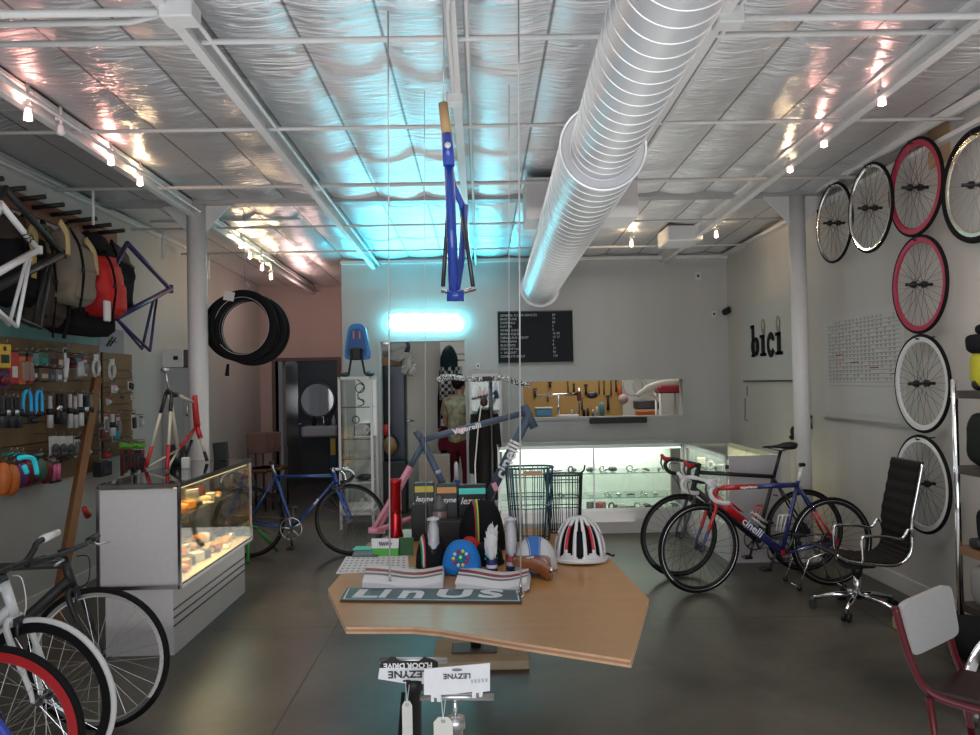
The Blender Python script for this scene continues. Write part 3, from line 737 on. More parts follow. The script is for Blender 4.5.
for i, (px, py, h, rm, dp, tm, lab) in enumerate(WW):
    q = P(px, py, X=XR - .10 if i != 1 else XR - .15)
    t = thing('wheelset', lab, 'wheel', q, PI / 2, 'wheels hung on the right wall')
    fat = .022 if i == 3 else .012
    ms = wheel_meshes(R=.34 * (1.03 if i == 3 else 1), tyre=tm, rim=rm, depth=dp, tw=fat, ns=32, spoke=M_SPOKEK if rm != M_GOLD else M_SILV, bighub=True, hub=M_BLACK)
    for n in ('tyre', 'rim', 'spokes', 'hub'): put(ms[n], n, t)
    # hook the rim hangs from
    h_ = solo(MB().tube([(XR, q.y, q.z + .318), (q.x - .03, q.y, q.z + .305), (q.x - .035, q.y, q.z + .325)], .005, 6), 'wall_hook', M_BLACK, 'small hook holding the ' + lab.replace(' of the right wall', '').replace(' hung under the red wheels', ' below the red ones').replace(' by the right edge of the photo', '').replace(' and farthest left on the right wall', '').replace(', left of the upper red wheel', '').replace(', behind the office chair', ''), 'hook')

# ------------------------------------------------------------------ hanging tyres near the left column
def tyre_thing(q, R, lab, ry, tw=.02, m=M_TYRE, tagc=None, rot=None, whiteline=False):
    t = thing('bicycle_tyre_ring', lab, 'tyre', q, 0, 'tyres hanging beside the left column', rot=(0, 0, ry))
    g = MB(); g.ring((0, 0, 0), R, tw * .95, 'y', 56, 10, flat=None)
    part(g, 'casing', m, t)
    g = MB(); g.ring((0, -tw * .7, 0), R - tw * .72, .003, 'y', 56, 5); part(g, 'bead', mat('grey tyre bead', (.5, .5, .5), .4) if whiteline else M_DSTEEL, t)
    if tagc: part(MB().box((R * math.cos(tagc), -tw - .004, R * math.sin(tagc)), (.10, .003, .08), Matrix.Rotation(.2, 3, 'Y')), 'paper_label', M_WHITE, t)
    return t
TY = [(243, 326, 1.0, 'front tyre of the hanging bundle, with a white paper label', 1.95, .031), (250, 329, 1.0, 'second tyre of the hanging bundle, with a paper label at its right', .0, .026), (253, 330, 1.02, 'third tyre of the hanging bundle with a pale bead line', None, .026),
      (247, 327, 1.0, 'fourth tyre of the hanging bundle', None, .02), (239, 327, 1.02, 'rear tyre of the hanging bundle', None, .018)]
for i, (px, py, s, lab, tg, tw) in enumerate(TY):
    q = P(px, py, Y=7.0 + i * .055)
    tyre_thing(q, .285 * s, lab, (-.15, .1, .25, -.05, .2)[i], tw * 1.35, tagc=tg, whiteline=(i in (0, 2)))
q = P(245, 290, Y=7.1)
solo(MB().tube([(q.x, q.y, cz(7.1) - .03), (q.x, q.y, q.z + .08)], .0025, 5).tube(smooth_path([(q.x, q.y, q.z + .08), (q.x + .03, q.y, q.z + .04), (q.x, q.y, q.z - .01), (q.x, q.y - .1, q.z - .03), (q.x, q.y + .3, q.z - .03)], 4), .004, 6), 'ceiling_hook', M_STEEL, 'wire hook from the ceiling holding the bundle of black tyres', 'hook')
q = P(227, 372, Y=7.2)
solo(MB().tube([P(228, 364, Y=7.2), P(227, 376, Y=7.2)], [.012, .02], 8), 'lock_strap', M_FABK, 'short black strap dangling below the bundle of tyres', 'strap')

# ------------------------------------------------------------------ frames hung up
def nodes_frame(label, tubes, mats, cat='bicycle frame', group=None, name='frameset', texts=(), extra=()):
    """tubes: list of (points, radius, part name, material index)"""
    c = V((0, 0, 0)); n = 0; zmin = 9
    for tb in tubes:
        for p in tb[0]: c += V(p); n += 1; zmin = min(zmin, V(p).z)
    c /= n; c.z = zmin
    t = thing(name, label, cat, c, group=group, world=True)
    byname = {}
    for tb in tubes: byname.setdefault((tb[2], tb[3]), []).append(tb)
    for (nm, mi), lst in byname.items():
        for tb in lst:
            g = MB(); g.tube(tb[0], tb[1], 12); part(g, nm, mats[mi], t)
    for (s_, size, M, m_, kw) in texts: text(s_, size, M, m_, t, **kw)
    return t
# centre blue frame with gold fork
yb = 2.9
def b_(px, py, y=yb): return P(px, py, Y=y)
M_RB = mat('royal blue gloss', (.02, .07, .42), .25, coat=.6)
M_CORK = mat('cork wood', (.50, .33, .17), .7)
nodes_frame('blue bicycle frame hanging nose up over the table from a cork topped rod',
            [([b_(443, 103), b_(447, 135)], [.017, .02], 'cork_plug', 1), ([b_(447, 134), b_(449, 166)], .022, 'head_tube', 0),
             ([b_(449, 165), b_(454, 293)], .019, 'down_tube', 0), ([b_(449, 163, 2.95), b_(453, 185, 3.05), b_(462, 205, 3.1), b_(465, 236, 3.15)], .013, 'top_tube', 0), ([b_(465, 205, 3.1), b_(462, 255, 3.08), b_(456, 292)], .014, 'seat_tube', 0),
             ([b_(462, 210, 3.1), b_(473, 286, 2.98)], .008, 'seat_stay', 2), ([b_(449, 192, 3.1), b_(443, 286, 2.98)], .008, 'seat_stay', 2),
             ([b_(455, 294), b_(474, 289, 3.0)], .009, 'chain_stay', 3), ([b_(455, 294), b_(443, 291, 3.0)], .009, 'chain_stay', 3),
             ([b_(447, 295.5), b_(464, 295.5)], .022, 'bottom_bracket', 0)],
            [M_RB, M_CORK, M_DSTEEL, M_CHROME])
q = b_(448, 147); g = MB(); g.lathe([(0, 0), (.012, 0), (.012, .002), (0, .002)], q - V((0, .023, 0)), 16, Matrix.Rotation(PI / 2, 3, 'X'))
solo(MB().tube([b_(443, 103), b_(444, 60), (b_(444, 60).x, yb, cz(yb) - .03)], .002, 5), 'hanging_wire', M_STEEL, 'thin wire holding the blue hanging frame', 'wire')
o = solo(g, 'head_badge', M_WHITE, 'round white badge on the head tube of the blue hanging frame', 'badge')
fr = [x for x in bpy.data.objects if x.get('label', '').startswith('blue bicycle frame hanging')][0]
mw = o.location.copy(); o.parent = fr; o.matrix_parent_inverse = Matrix.Translation(-WORLD[fr.name])
for k_ in ('label', 'category'): del o[k_]

# frames hanging by the left wall
M_PURP = mat('dark purple paint', (.035, .02, .13), .35, coat=.3)
def lf(X): return lambda px, py: P(px, py, X=X)
def lframe(label, X, m, a, b, c, d, e, r=.018, extra=None, texts=()):
    f = lf(X); f2 = lf(X + .07); f1 = lf(X - .05)
    tubes = [([f(*a), f(*b)], r * 1.1, 'seat_tube', 0), ([f(*b), f(*c)], r * 1.25, 'down_tube', 0), ([f(*d), f1(e[0], e[1])], r * .62, 'seat_stay', 0), ([f(d[0] + 3, d[1]), f2(e[0] + 8, e[1] + 2)], r * .62, 'seat_stay', 0),
             ([f(*c), f1(*e)], r * .62, 'chain_stay', 0), ([f(*c), f2(e[0] + 8, e[1] + 2)], r * .62, 'chain_stay', 0), ([f(b[0] + .6, b[1] - 4), f(b[0] + .6, b[1] + 4)], r * 1.3, 'seat_lug', 0)]
    if extra: tubes += [([f(*p) for p in ex], r, 'top_tube', 0) for ex in extra]
    return nodes_frame(label, tubes, [m], group='frames hung on the left wall rack', texts=texts)
ff = lf(-2.75)
A_, B_ = ff(14, 222), ff(36, 248); nv = (CAMLOC - A_).normalized()
lframe('white frame numbered 725 hung nearest on the left wall rack', -2.75, M_WHB, (0, 203), (38, 250), (-28, 287), (27, 258), (9, 325),
       extra=[[(-14, 250), (0, 203)]], texts=[('725', .062, frm(A_.lerp(B_, .60) + nv * .0245, B_ - A_, nv.cross(B_ - A_)), M_LETK, dict(name='number', bold=.001))])
lframe('black frame hung between the white frame and the bags', -2.88, M_BLB, (5, 188), (62, 254), (-26, 300), (48, 262), (33, 326), r=.021, extra=[[(-20, 240), (5, 188)]])
lframe('dark purple frame hung at the far end of the bag rack', -3.02, M_PURP, (127, 243), (170, 289), (116, 318), (154, 297), (142, 349), r=.02, extra=[[(100, 296), (127, 243)]])

# rack rail with pegs on the left wall
a, bq = P(0, 188, X=XL + .03), P(135, 252, X=XL + .03)
t = thing('bag_rack', 'brown wooden wall rail with black pegs over the bags', 'rack', (XL, a.y, a.z - .1), world=True)
zr = a.z
g = MB(); g.bx(XL + .0, XL + .03, 3.6, 7.25, 2.93, 3.06); part(g, 'rail', mat('reddish brown wood', (.22, .085, .045), .5, scale=8, noise_amt=.3), t)
for k_ in range(13):
    y = 3.89 + k_ * .25
    g = MB(); g.cyl((XL + .03, y, 2.99), (XL + .26, y, 3.01), .018, n=8); part(g, 'peg', M_BLACK, t)
# ------------------------------------------------------------------ bags on the rack
def unlabel(o, parent):
    for k_ in ('label', 'category', 'group'):
        if k_ in o: del o[k_]
    loc = parent.location.copy(); o.parent = parent; o.matrix_parent_inverse = Matrix.Translation(-loc)
bags_ = []
def bag(label, px0, px1, py0, py1, X, m, m2, cat='backpack', th=.2, lean=0, name='backpack', seed=1, flap=.3, straps=2):
    """soft bag hanging against the left wall"""
    a, b_ = P(px0, (py0 + py1) / 2, X=X), P(px1, (py0 + py1) / 2, X=X)
    yc_, w = (a.y + b_.y) / 2, abs(b_.y - a.y)
    zt, zb = P((px0 + px1) / 2, py0, X=X).z, P((px0 + px1) / 2, py1, X=X).z
    h = zt - zb; t = thing(name, label, cat, V((X - th * .1, yc_, zb)), 0, 'bags hanging on the rack')
    prof = [(0, .62), (.05, .86), (.15, .98), (.35, 1.0), (.6, .94), (.78, .82), (.9, .66), (.97, .42), (1, .2)]
    def rad(u):
        for (u0, r0), (u1, r1) in zip(prof, prof[1:]):
            if u <= u1: return r0 + (r1 - r0) * (u - u0) / (u1 - u0)
        return .2
    def skin(u0, u1, k, n, grow, half=False):
        vs = []
        for i in range(k + 1):
            u = u0 + (u1 - u0) * i / k; r = rad(u)
            for j in range(n):
                a_ = 2 * PI * j / n; ca, sa = math.cos(a_), math.sin(a_)
                x = math.copysign(abs(ca) ** .7, ca) * th / 2 * r * (1 if u < .75 else .8); y = math.copysign(abs(sa) ** .6, sa) * w / 2 * r
                nn_ = noise.noise(V((x * 7 + seed, y * 7, u * 3))) * .22 + noise.noise(V((x * 18, y * 22 + seed, u * 5))) * .14 + noise.noise(V((x * 40, y * 60 + seed, u * 22))) * .05
                f_ = (1 + nn_) * grow
                vs.append(V((x * f_ + lean * (u - .5), y * f_ + .02 * math.sin(5 * u + seed), h * u + .01 * math.sin(3 * a_ + seed))))
        return vs, [[i * n + j, i * n + (j + 1) % n, i * n + n + (j + 1) % n, i * n + n + j] for i in range(k) for j in range(n)] + [[j for j in range(n - 1, -1, -1)], [k * n + j for j in range(n)]]
    g = MB(); g.add(*skin(0, 1, 22, 26, 1.0), True); part(g, 'body', m, t)
    g = MB(); g.add(*skin(1 - flap, 1, 8, 26, 1.07), True); part(g, 'top_flap', m2, t)
    g = MB(); g.add([V((v.x * .5 + th * .30, v.y * .72, v.z)) for v in skin(.08, .45, 8, 20, 1.0)[0]], skin(.08, .45, 8, 20, 1.0)[1], True); part(g, 'front_pocket', m, t)
    for s in [(-1, 1), (-1,), ()][2 - straps]:
        g = MB(); g.tube(smooth_path([V((th * .2, s * w * .22, h * .95)), V((th * .50, s * w * .30, h * .72)), V((th * .56, s * w * .24, h * .4)), V((th * .52, s * w * .26, h * .12)), V((th * .4, s * w * .2, -h * .12))], 4), .013, 6, flat=.35)
        part(g, 'strap', M_FABK, t)
        part(MB().box((th * .57, s * w * .26, h * .42), (.012, .035, .03)), 'buckle', M_BLACK, t)
    part(MB().tube(smooth_path([V((0, -.05, h * .96)), V((-.02, 0, h * 1.06)), V((0, .05, h * .96))], 4), .009, 6), 'grab_loop', M_FABK, t)
    bags_.append(t)
    return t
M_OLIVE = mat('olive canvas', (.22, .20, .14), .85, bump=.3, scale=120)
M_TAN = mat('tan canvas', (.50, .40, .20), .85, bump=.3, scale=120)
M_GREYC = mat('grey brown canvas', (.235, .205, .165), .85, bump=.3, scale=120)
M_BRN = mat('dark brown canvas', (.07, .055, .045), .85, bump=.3, scale=120)
M_REDC = mat('red nylon', (.55, .02, .02), .6, bump=.2, scale=120)
bag('black bag with a yellow strap hung behind the white frame', 2, 28, 214, 305, -3.15, M_FABK, M_BRN, seed=2, th=.26, straps=1)
bag('dark bag with patterned flap hung behind the black frame', 20, 40, 214, 300, -3.12, M_FABK, mat('patterned flap', (.2, .1, .06), .8, noise_amt=.9, scale=30), seed=3, th=.22, straps=1)
bag('dark brown backpack on the rack, left of the grey brown one', 34, 62, 226, 326, -3.10, M_BRN, M_OLIVE, seed=4, th=.22, straps=2)
bag('large grey brown canvas rucksack with tan trim on the rack', 58, 86, 227, 306, -2.98, M_GREYC, M_GREYC, seed=5, th=.28, flap=.22, straps=1)
bag('olive messenger bag squeezed against the red backpack', 78, 97, 240, 305, -3.10, M_BRN, M_TAN, seed=6, th=.2, straps=0, flap=.45)
bag('bright red backpack with black straps', 93, 119, 250, 316, -2.96, M_REDC, M_FABK, seed=7, th=.26, flap=.12, straps=1)
bag('black backpack right of the red one, last on the rack', 102, 130, 244, 312, -3.18, M_FABK, M_BLACK, seed=9, th=.22, straps=1)
solo(MB().tube(smooth_path([P(86, 236, X=-3.0), P(92, 240, X=-2.95), P(99, 245, X=-2.95), P(97, 252, X=-2.95)], 5), [.05] * 4 + [.07] * 8 + [.03] * 4, 10), 'folded_cloth', M_FABK, 'black folded cloth on the peg above the red backpack', 'cloth')
solo(MB().bx(-3.30, -3.05, P(52, 300, X=-3.2).y, P(100, 300, X=-3.2).y, P(70, 334, X=-3.2).z, P(70, 300, X=-3.2).z, bev=.05), 'duffel_bag', M_FABK, 'low black duffel bag under the grey brown rucksack', 'bag')
for (px0, py0, px1, py1, X, m, lab) in ((30, 228, 35, 250, -2.98, M_TAN, 'tan strap with yellow trim hanging over the patterned bag'), (60, 222, 68, 255, -2.85, M_TAN, 'tan strap draped over the rucksack'), (86, 240, 97, 275, -2.88, M_TAN, 'tan strap draped beside the red backpack'),
                                      (27, 232, 34, 278, -2.97, mat('yellow strap', (.55, .42, .12), .6), 'yellow webbing strap by the white frame')):
    unlabel(solo(MB().tube(smooth_path([P(px0, py0, X=X), P((px0 + px1) / 2 + 3, (py0 + py1) / 2 - 4, X=X), P(px1, py1, X=X)], 5), .03, 8, flat=.3), 'strap', m, lab, 'strap'), bags_[{30: 1, 60: 3, 86: 5, 27: 0}[px0]])
q = P(107, 311, X=-2.86); tg_ = solo(MB().box(q, (.03, .08, .16), bev=.008), 'paper_tag', M_WHITE, 'white paper tag hanging under the red backpack', 'tag')
for i, (px, py) in enumerate(((45, 318), (58, 322), (63, 324), (72, 316), (86, 318))):
    q = P(px, py, X=-3.05); unlabel(solo(MB().tube([q + V((0, 0, .16)), q + V((.01, .01, .02)), q], [.004, .004, .012], 6), 'strap_end', M_FABK, 'x', 'strap'), bags_[2 if i < 3 else 3])

# teal panel and sketch above the slat boards
def wall_panel(px0, px1, py0, py1, m, name, label, cat, X=XL, th=.012):
    a, b_ = P(px0, py0, X=X + th), P(px1, py1, X=X + th)
    zt, zb = a.z, P(px0, py1, X=X + th).z
    return solo(MB().bx(X, X + th, a.y, b_.y, zb, zt), name, m, label, cat)
a_, b2 = P(18, 335, X=XL), P(97, 335, X=XL)
solo(MB().bx(XL, XL + .012, 4.2, b2.y, 2.0, 2.36), 'header_board', mat('pale teal board', (.16, .34, .34), .6), 'pale teal header board above the slat wall', 'panel')
wall_panel(99, 124, 327, 352, mat('grey sketch paper', (.30, .31, .35), .7), 'framed_sketch', 'grey sketch in a dark frame right of the teal board', 'picture')
g = MB(); a, bq = P(108, 334, X=XL + .016), P(116, 346, X=XL + .016)
skm = solo(MB().tube([P(107, 346, X=XL + .02), P(113, 337, X=XL + .02)], .006, 5).tube([P(110, 346, X=XL + .02), P(116, 338, X=XL + .02)], .006, 5).tube([P(109, 341, X=XL + .02), P(117, 342, X=XL + .02)], .004, 5), 'sketch_mark', M_BLACK, 'dark pen strokes on the grey sketch', 'mark')

_sk = [o for o in bpy.data.objects if o.name == 'framed_sketch'][0]
for k_ in ('label', 'category'): del skm[k_]
skm.parent = _sk; skm.matrix_parent_inverse = Matrix.Translation(-_sk.location)

# slat boards
M_PLY = mat('brown slat board', (.21, .135, .065), .55, scale=5, noise_amt=.35)
ytop = P(0, 340, X=XL).z
y_e = P(97, 430, X=XL).y; y_s = 3.8
g = MB()
t = thing('slat_board', 'long brown slatted display board nearest the camera on the left wall', 'display board', (XL, (y_s + y_e) / 2, .9), world=True)
for k_ in range(7): g.bx(XL, XL + .022, y_s, y_e, .92 + k_ * .156, .92 + k_ * .156 + .148)
part(g, 'slats', M_PLY, t); part(MB().bx(XL, XL + .01, y_s, y_e, .92, 2.0), 'backing', M_DSTEEL, t)
ya2, yb2 = P(101, 400, X=XL).y, P(130, 400, X=XL).y
t = thing('slat_board', 'shorter slatted display board right of the leaning timber post', 'display board', (XL, (ya2 + yb2) / 2, 1.0), world=True)
g = MB()
for k_ in range(6): g.bx(XL, XL + .022, ya2, yb2, 1.02 + k_ * .156, 1.02 + k_ * .156 + .148)
part(g, 'slats', M_PLY, t); part(MB().bx(XL, XL + .01, ya2, yb2, 1.02, 1.95), 'backing', M_DSTEEL, t)
p0, p1 = P(97, 378, X=XL + .10), P(75, 505, X=XL + .30)
p1 = p0 + (p1 - p0) * ((p0.z - .02) / (p0.z - p1.z))
solo(MB().tube([p0, p1], .042, 4), 'timber_post', mat('orange brown timber', (.24, .11, .04), .5, scale=6, noise_amt=.25), 'orange brown timber post leaning on the wall between the two boards', 'post')

# items hung on the boards
M_CARD = mat('white card', (.62, .62, .62), .6)
def colm(n, c, r=.5): return mat(n, c, r)
PAL = {'yellow': (.75, .47, .03), 'black': (.02, .02, .022), 'red': (.42, .03, .03), 'orange': (.62, .17, .04), 'white': (.62, .62, .62), 'green': (.05, .13, .08), 'grey': (.18, .19, .20),
       'dark grey': (.05, .055, .06), 'brown': (.12, .07, .05), 'blue': (.04, .30, .70), 'bright blue': (.03, .45, .9), 'pink': (.65, .16, .32), 'teal': (.03, .25, .27), 'maroon': (.14, .012, .02), 'silver': (.5, .5, .52), 'lime': (.16, .48, .06), 'purple': (.12, .03, .14), 'cream': (.5, .42, .3), 'patterned': (.3, .2, .16)}
def pm(c): return mat(c + ' packaging', PAL[c], .45, noise_amt=.45 if c == 'patterned' else .18, scale=60 if c == 'patterned' else 14)
HOOKN = [0]
def item(px, py0, py1, w, c, kind, lab, X0=None, out=.16, c2='white'):
    """one packaged item hanging from its own hook"""
    X = (X0 or XL) + out
    q = P(px, py0, X=X); z1 = P(px, py1, X=X).z; h = q.z - z1; rnd = random.Random(int(px * 7 + py0))
    t = thing('hanging_item', lab, {'box': 'boxed item', 'card': 'packaged item', 'stick': 'pump', 'glove': 'gloves', 'pouch': 'pouch', 'ulock': 'lock', 'coil': 'cable', 'tubes': 'grips', 'small': 'packaged item', 'bottle': 'bottle'}[kind], (X, q.y, z1), world=True)
    t.name = {'box': 'boxed_item', 'card': 'carded_item', 'stick': 'frame_pump', 'glove': 'glove_pair', 'pouch': 'seat_pouch', 'ulock': 'u_lock', 'coil': 'coiled_cable', 'tubes': 'handlebar_grips', 'small': 'carded_item', 'bottle': 'bottle'}[kind]
    WORLD[t.name] = V((X, q.y, z1))
    y, zc_ = q.y, (q.z + z1) / 2
    m = pm(c)
    if kind == 'box':
        part(MB().box((X - .03, y, zc_), (.07, w, h), bev=.004), 'carton', m, t); part(MB().box((X + .007, y, zc_ - h * .12), (.003, w * .6, h * .35)), 'printed_label', pm(c2), t)
    elif kind in ('card', 'small'):
        part(MB().box((X, y, zc_), (.004, w, h)), 'backing_card', pm(c2), t); part(MB().ell((X + .015, y, zc_ - h * .08), (.02, w * .36, h * .3), n=10, m=6) if int(px) % 3 == 0 else MB().box((X + .012, y, zc_ - h * .1), (.025, w * .7, h * .62), Matrix.Rotation(.1 * (int(px) % 5 - 2), 3, 'X'), bev=.006), 'product', m, t); part(MB().box((X + .004, y, q.z - h * .08), (.004, w, h * .12)), 'header', pm('black') if int(px) % 2 else pm('red'), t)
    elif kind == 'stick':
        part(MB().tube([(X, y, q.z), (X, y, zc_ + h * .1), (X, y, zc_ + h * .09), (X, y, z1)], [w * .34, w * .34, w * .5, w * .5], 8), 'barrel', m, t); part(MB().cyl((X, y, zc_ - .02), (X, y, zc_ + .025), w * .6, n=8), 'clamp', M_BLACK if c != 'black' else M_STEEL, t)
    elif kind == 'glove':
        part(MB().box((X, y, zc_), (.004, w, h)), 'backing_card', pm(c2), t)
        g = MB(); g.ell((X + .02, y, zc_ - h * .15), (.02, w * .38, h * .26), n=10, m=6)
        for k_ in range(4): g.tube([(X + .02, y + (k_ - 1.5) * w * .17, zc_ - h * .3), (X + .03, y + (k_ - 1.5) * w * .2, zc_ - h * .55)], w * .1, 6)
        part(g, 'glove', m, t)
    elif kind == 'pouch':
        g = MB(); g.ell((X, y, zc_), (.05, w * .5, h * .5), n=14, m=10, fn=lambda p: V((p.x, math.copysign(abs(p.y / (w * .5)) ** .7, p.y) * w * .5, p.z))); part(g, 'pouch_body', m, t)
        part(MB().ring((X + .02, y, zc_), w * .36, .006, 'x', 20, 5, sx=1), 'zip', pm(c2), t)
    elif kind == 'ulock':
        g = MB(); g.tube(smooth_path([(X, y - w * .4, z1), (X, y - w * .4, q.z - w * .5), (X, y - w * .2, q.z), (X, y + w * .2, q.z), (X, y + w * .4, q.z - w * .5), (X, y + w * .4, z1)], 4), .013, 8); part(g, 'shackle', m, t)
        part(MB().cyl((X, y - w * .55, z1), (X, y + w * .55, z1), .02, n=10), 'crossbar', M_BLACK, t)
    elif kind == 'coil':
        g = MB(); R_ = h * .42
        for k_ in range(4): g.ring((X + k_ * .006, y + rnd.uniform(-.01, .01), zc_ + rnd.uniform(-.01, .01)), R_ * (1 - .07 * k_), .005, 'x', 26, 5, sx=.62 + .1 * k_)
        part(g, 'coil', m, t); part(MB().box((X + .01, y, q.z - .01), (.03, .02, .05)), 'tie', M_WHITE, t)
    elif kind == 'tubes':
        for s in (-1, 1): part(MB().cyl((X, y + s * w * .28, z1), (X, y + s * w * .28, q.z), w * .2, n=10), 'grip', m, t)
        part(MB().box((X, y, z1 - .01), (.03, w, .02)), 'tray', M_DSTEEL, t)
    elif kind == 'bottle':
        part(MB().lathe([(0, 0), (w * .4, 0), (w * .42, h * .6), (w * .25, h * .75), (w * .25, h), (0, h)], (X, y, z1), 12), 'bottle_body', m, t)
    hk = part(MB().tube([((X0 or XL) + .001, y, q.z + .02), (X + .02, y, q.z + .012), (X + .025, y, q.z + .03)], .0035, 5), 'hook', M_STEEL, t)
    return t
row1 = [(4, 344, 368, .15, 'yellow', 'box', 'yellow box with two black dots at the far left of the top row', 'black'), (3, 370, 388, .14, 'maroon', 'card', 'maroon card item below the yellow box', 'purple'),
        (14, 352, 384, .10, 'red', 'box', 'red and white box beside the yellow box', 'white'), (23, 352, 384, .10, 'patterned', 'card', 'brightly patterned packet, left of two alike in the top row', 'orange'),
        (29, 352, 384, .08, 'patterned', 'card', 'brightly patterned packet, right of two alike in the top row', 'red'), (35, 353, 366, .09, 'grey', 'box', 'grey box over the black box with white label', 'teal'),
        (34, 368, 380, .10, 'black', 'box', 'black box with a square white label in the top row', 'white'), (44, 352, 366, .14, 'green', 'box', 'green box, upper of a stack in the top row', 'teal'), (44, 368, 381, .13, 'brown', 'box', 'brown box under the green box', 'cream'),
        (53, 352, 367, .13, 'brown', 'box', 'dark brown box right of the green box', 'black'), (52, 369, 382, .07, 'dark grey', 'box', 'dark grey narrow box in the top row', 'grey'), (59, 369, 382, .09, 'grey', 'box', 'grey box with white label under the brown boxes', 'white'),
        (60, 353, 368, .10, 'brown', 'box', 'mid brown box left of the clear packets', 'cream'), (65, 348, 382, .04, 'white', 'card', 'tall white packet dividing the top row', 'white'),
        (72, 357, 368, .06, 'maroon', 'stick', 'short silver and maroon tube in a clear packet', 'white'), (79, 355, 378, .12, 'silver', 'card', 'clear packet with silver part and black header', 'grey'), (84, 357, 376, .09, 'grey', 'card', 'clear packet left of the first white coiled cable', 'white')]
for (px, a, b_2, w, c, kd, lab, c2) in row1: item(px, a, b_2, w, c, kd, lab, c2=c2)
t = [o for o in bpy.data.objects if o.get('label', '').startswith('yellow box')][0]
q = t.location
for dz in (.05, .13): part(MB().cyl(V(q) + V((.006, .0, dz)), V(q) + V((.009, .0, dz)), .016, n=12), 'black_dot', M_BLACK, t)
item(95, 356, 378, .12, 'white', 'coil', 'white coiled cable, left of two beside the timber post', out=.2)
item(111, 361, 381, .12, 'white', 'coil', 'white coiled cable, right of two beside the timber post', out=.2)
row2 = [(2 + i * 4.2, 398 + (i % 2), 428, .05, 'black' if i % 2 else 'dark grey', 'stick', 'black frame pump in the middle row, %s from the left edge' % ORD[i], 'white') for i in range(5)]
row2 += [(27, 392, 414, .12, 'bright blue', 'ulock', 'bright blue U-lock, left of two', 'white'), (39, 392, 414, .09, 'bright blue', 'ulock', 'bright blue U-lock, right of two', 'white'), (33, 416, 424, .12, 'black', 'small', 'black clamp below the blue locks', 'black'),
         (50, 396, 428, .045, 'silver', 'stick', 'bright silver pump standing alone in the middle row', 'white'), (58, 394, 424, .05, 'black', 'stick', 'black pump right of the lone silver one', 'white'), (63, 394, 424, .05, 'dark grey', 'stick', 'dark grey pump left of the silver trio', 'white'),
         (70, 394, 428, .045, 'silver', 'stick', 'silver pump, left of the silver trio', 'white'), (75, 396, 428, .045, 'silver', 'stick', 'silver pump, middle of the silver trio', 'white'), (80, 394, 426, .06, 'white', 'stick', 'white pump, right of the silver trio', 'white'),
         (85, 396, 424, .05, 'black', 'stick', 'black pump next to the white one', 'white'), (90, 394, 426, .05, 'grey', 'stick', 'grey pump nearest the timber post', 'white')]
for (px, a, b_2, w, c, kd, lab, c2) in row2: item(px, a, b_2, w, c, kd, lab, c2=c2)
row3 = [(53, 436, 455, .11, 'dark grey', 'glove', 'pale glove card, first of three alike', 'white'), (61, 436, 455, .11, 'dark grey', 'glove', 'pale glove card, second of three alike', 'white'), (69, 436, 455, .11, 'dark grey', 'glove', 'pale glove card, third of three alike', 'white'),
        (77, 436, 457, .09, 'grey', 'card', 'tall pale card right of the glove cards', 'white'), (85, 436, 446, .12, 'black', 'card', 'black item with white print, upper of two by the post', 'white'), (87, 447, 456, .12, 'silver', 'card', 'clear packet, lower of two by the post', 'grey'),
        (62, 456, 462, .14, 'black', 'small', 'black bracket below the glove cards', 'black')]
for (px, a, b_2, w, c, kd, lab, c2) in row3: item(px, a, b_2, w, c, kd, lab, c2=c2)
row4 = [(3, 462, 496, .10, 'orange', 'pouch', 'orange pouch at the far left of the bottom row', 'cream'), (11, 464, 496, .12, 'orange', 'pouch', 'rounded orange pouch with pale zip', 'cream'), (20, 462, 488, .13, 'purple', 'pouch', 'dark purple pouch next to the orange ones', 'red'),
        (27, 460, 486, .10, 'maroon', 'pouch', 'maroon pouch behind the cyan tube', 'maroon'), (32, 472, 484, .10, 'black', 'pouch', 'black saddle pouch with grey top', 'grey'), (39, 458, 482, .10, 'green', 'pouch', 'dark green pouch in the bottom row', 'lime'),
        (45, 460, 484, .10, 'maroon', 'pouch', 'maroon pouch beside the green one', 'purple'), (55, 464, 480, .12, 'pink', 'tubes', 'pair of pink handlebar grips', 'white'), (51, 456, 464, .08, 'grey', 'small', 'grey packet above the pink grips', 'grey')]
for (px, a, b_2, w, c, kd, lab, c2) in row4: item(px, a, b_2, w, c, kd, lab, c2=c2)
for (i, px) in enumerate((8, 14, 20, 38)):
    item(px, 452 + i * .3, 455 + i * .3, .13, 'teal', 'small', 'teal packet flap above the pouches, %s from the left' % ORD[i], c2='teal')
g = MB(); f_ = lf(XL + .30)
solo(MB().tube(smooth_path([f_(19, 458), f_(27, 457), f_(34, 460), f_(37, 474)], 4), .016, 8).tube(smooth_path([f_(24, 466), f_(27, 473)], 3), .016, 8), 'bent_tube', mat('cyan rubber', (.04, .65, .8), .35, emit=(.03, .5, .6), es=.25), 'bright cyan bent tube hanging among the pouches', 'tube')
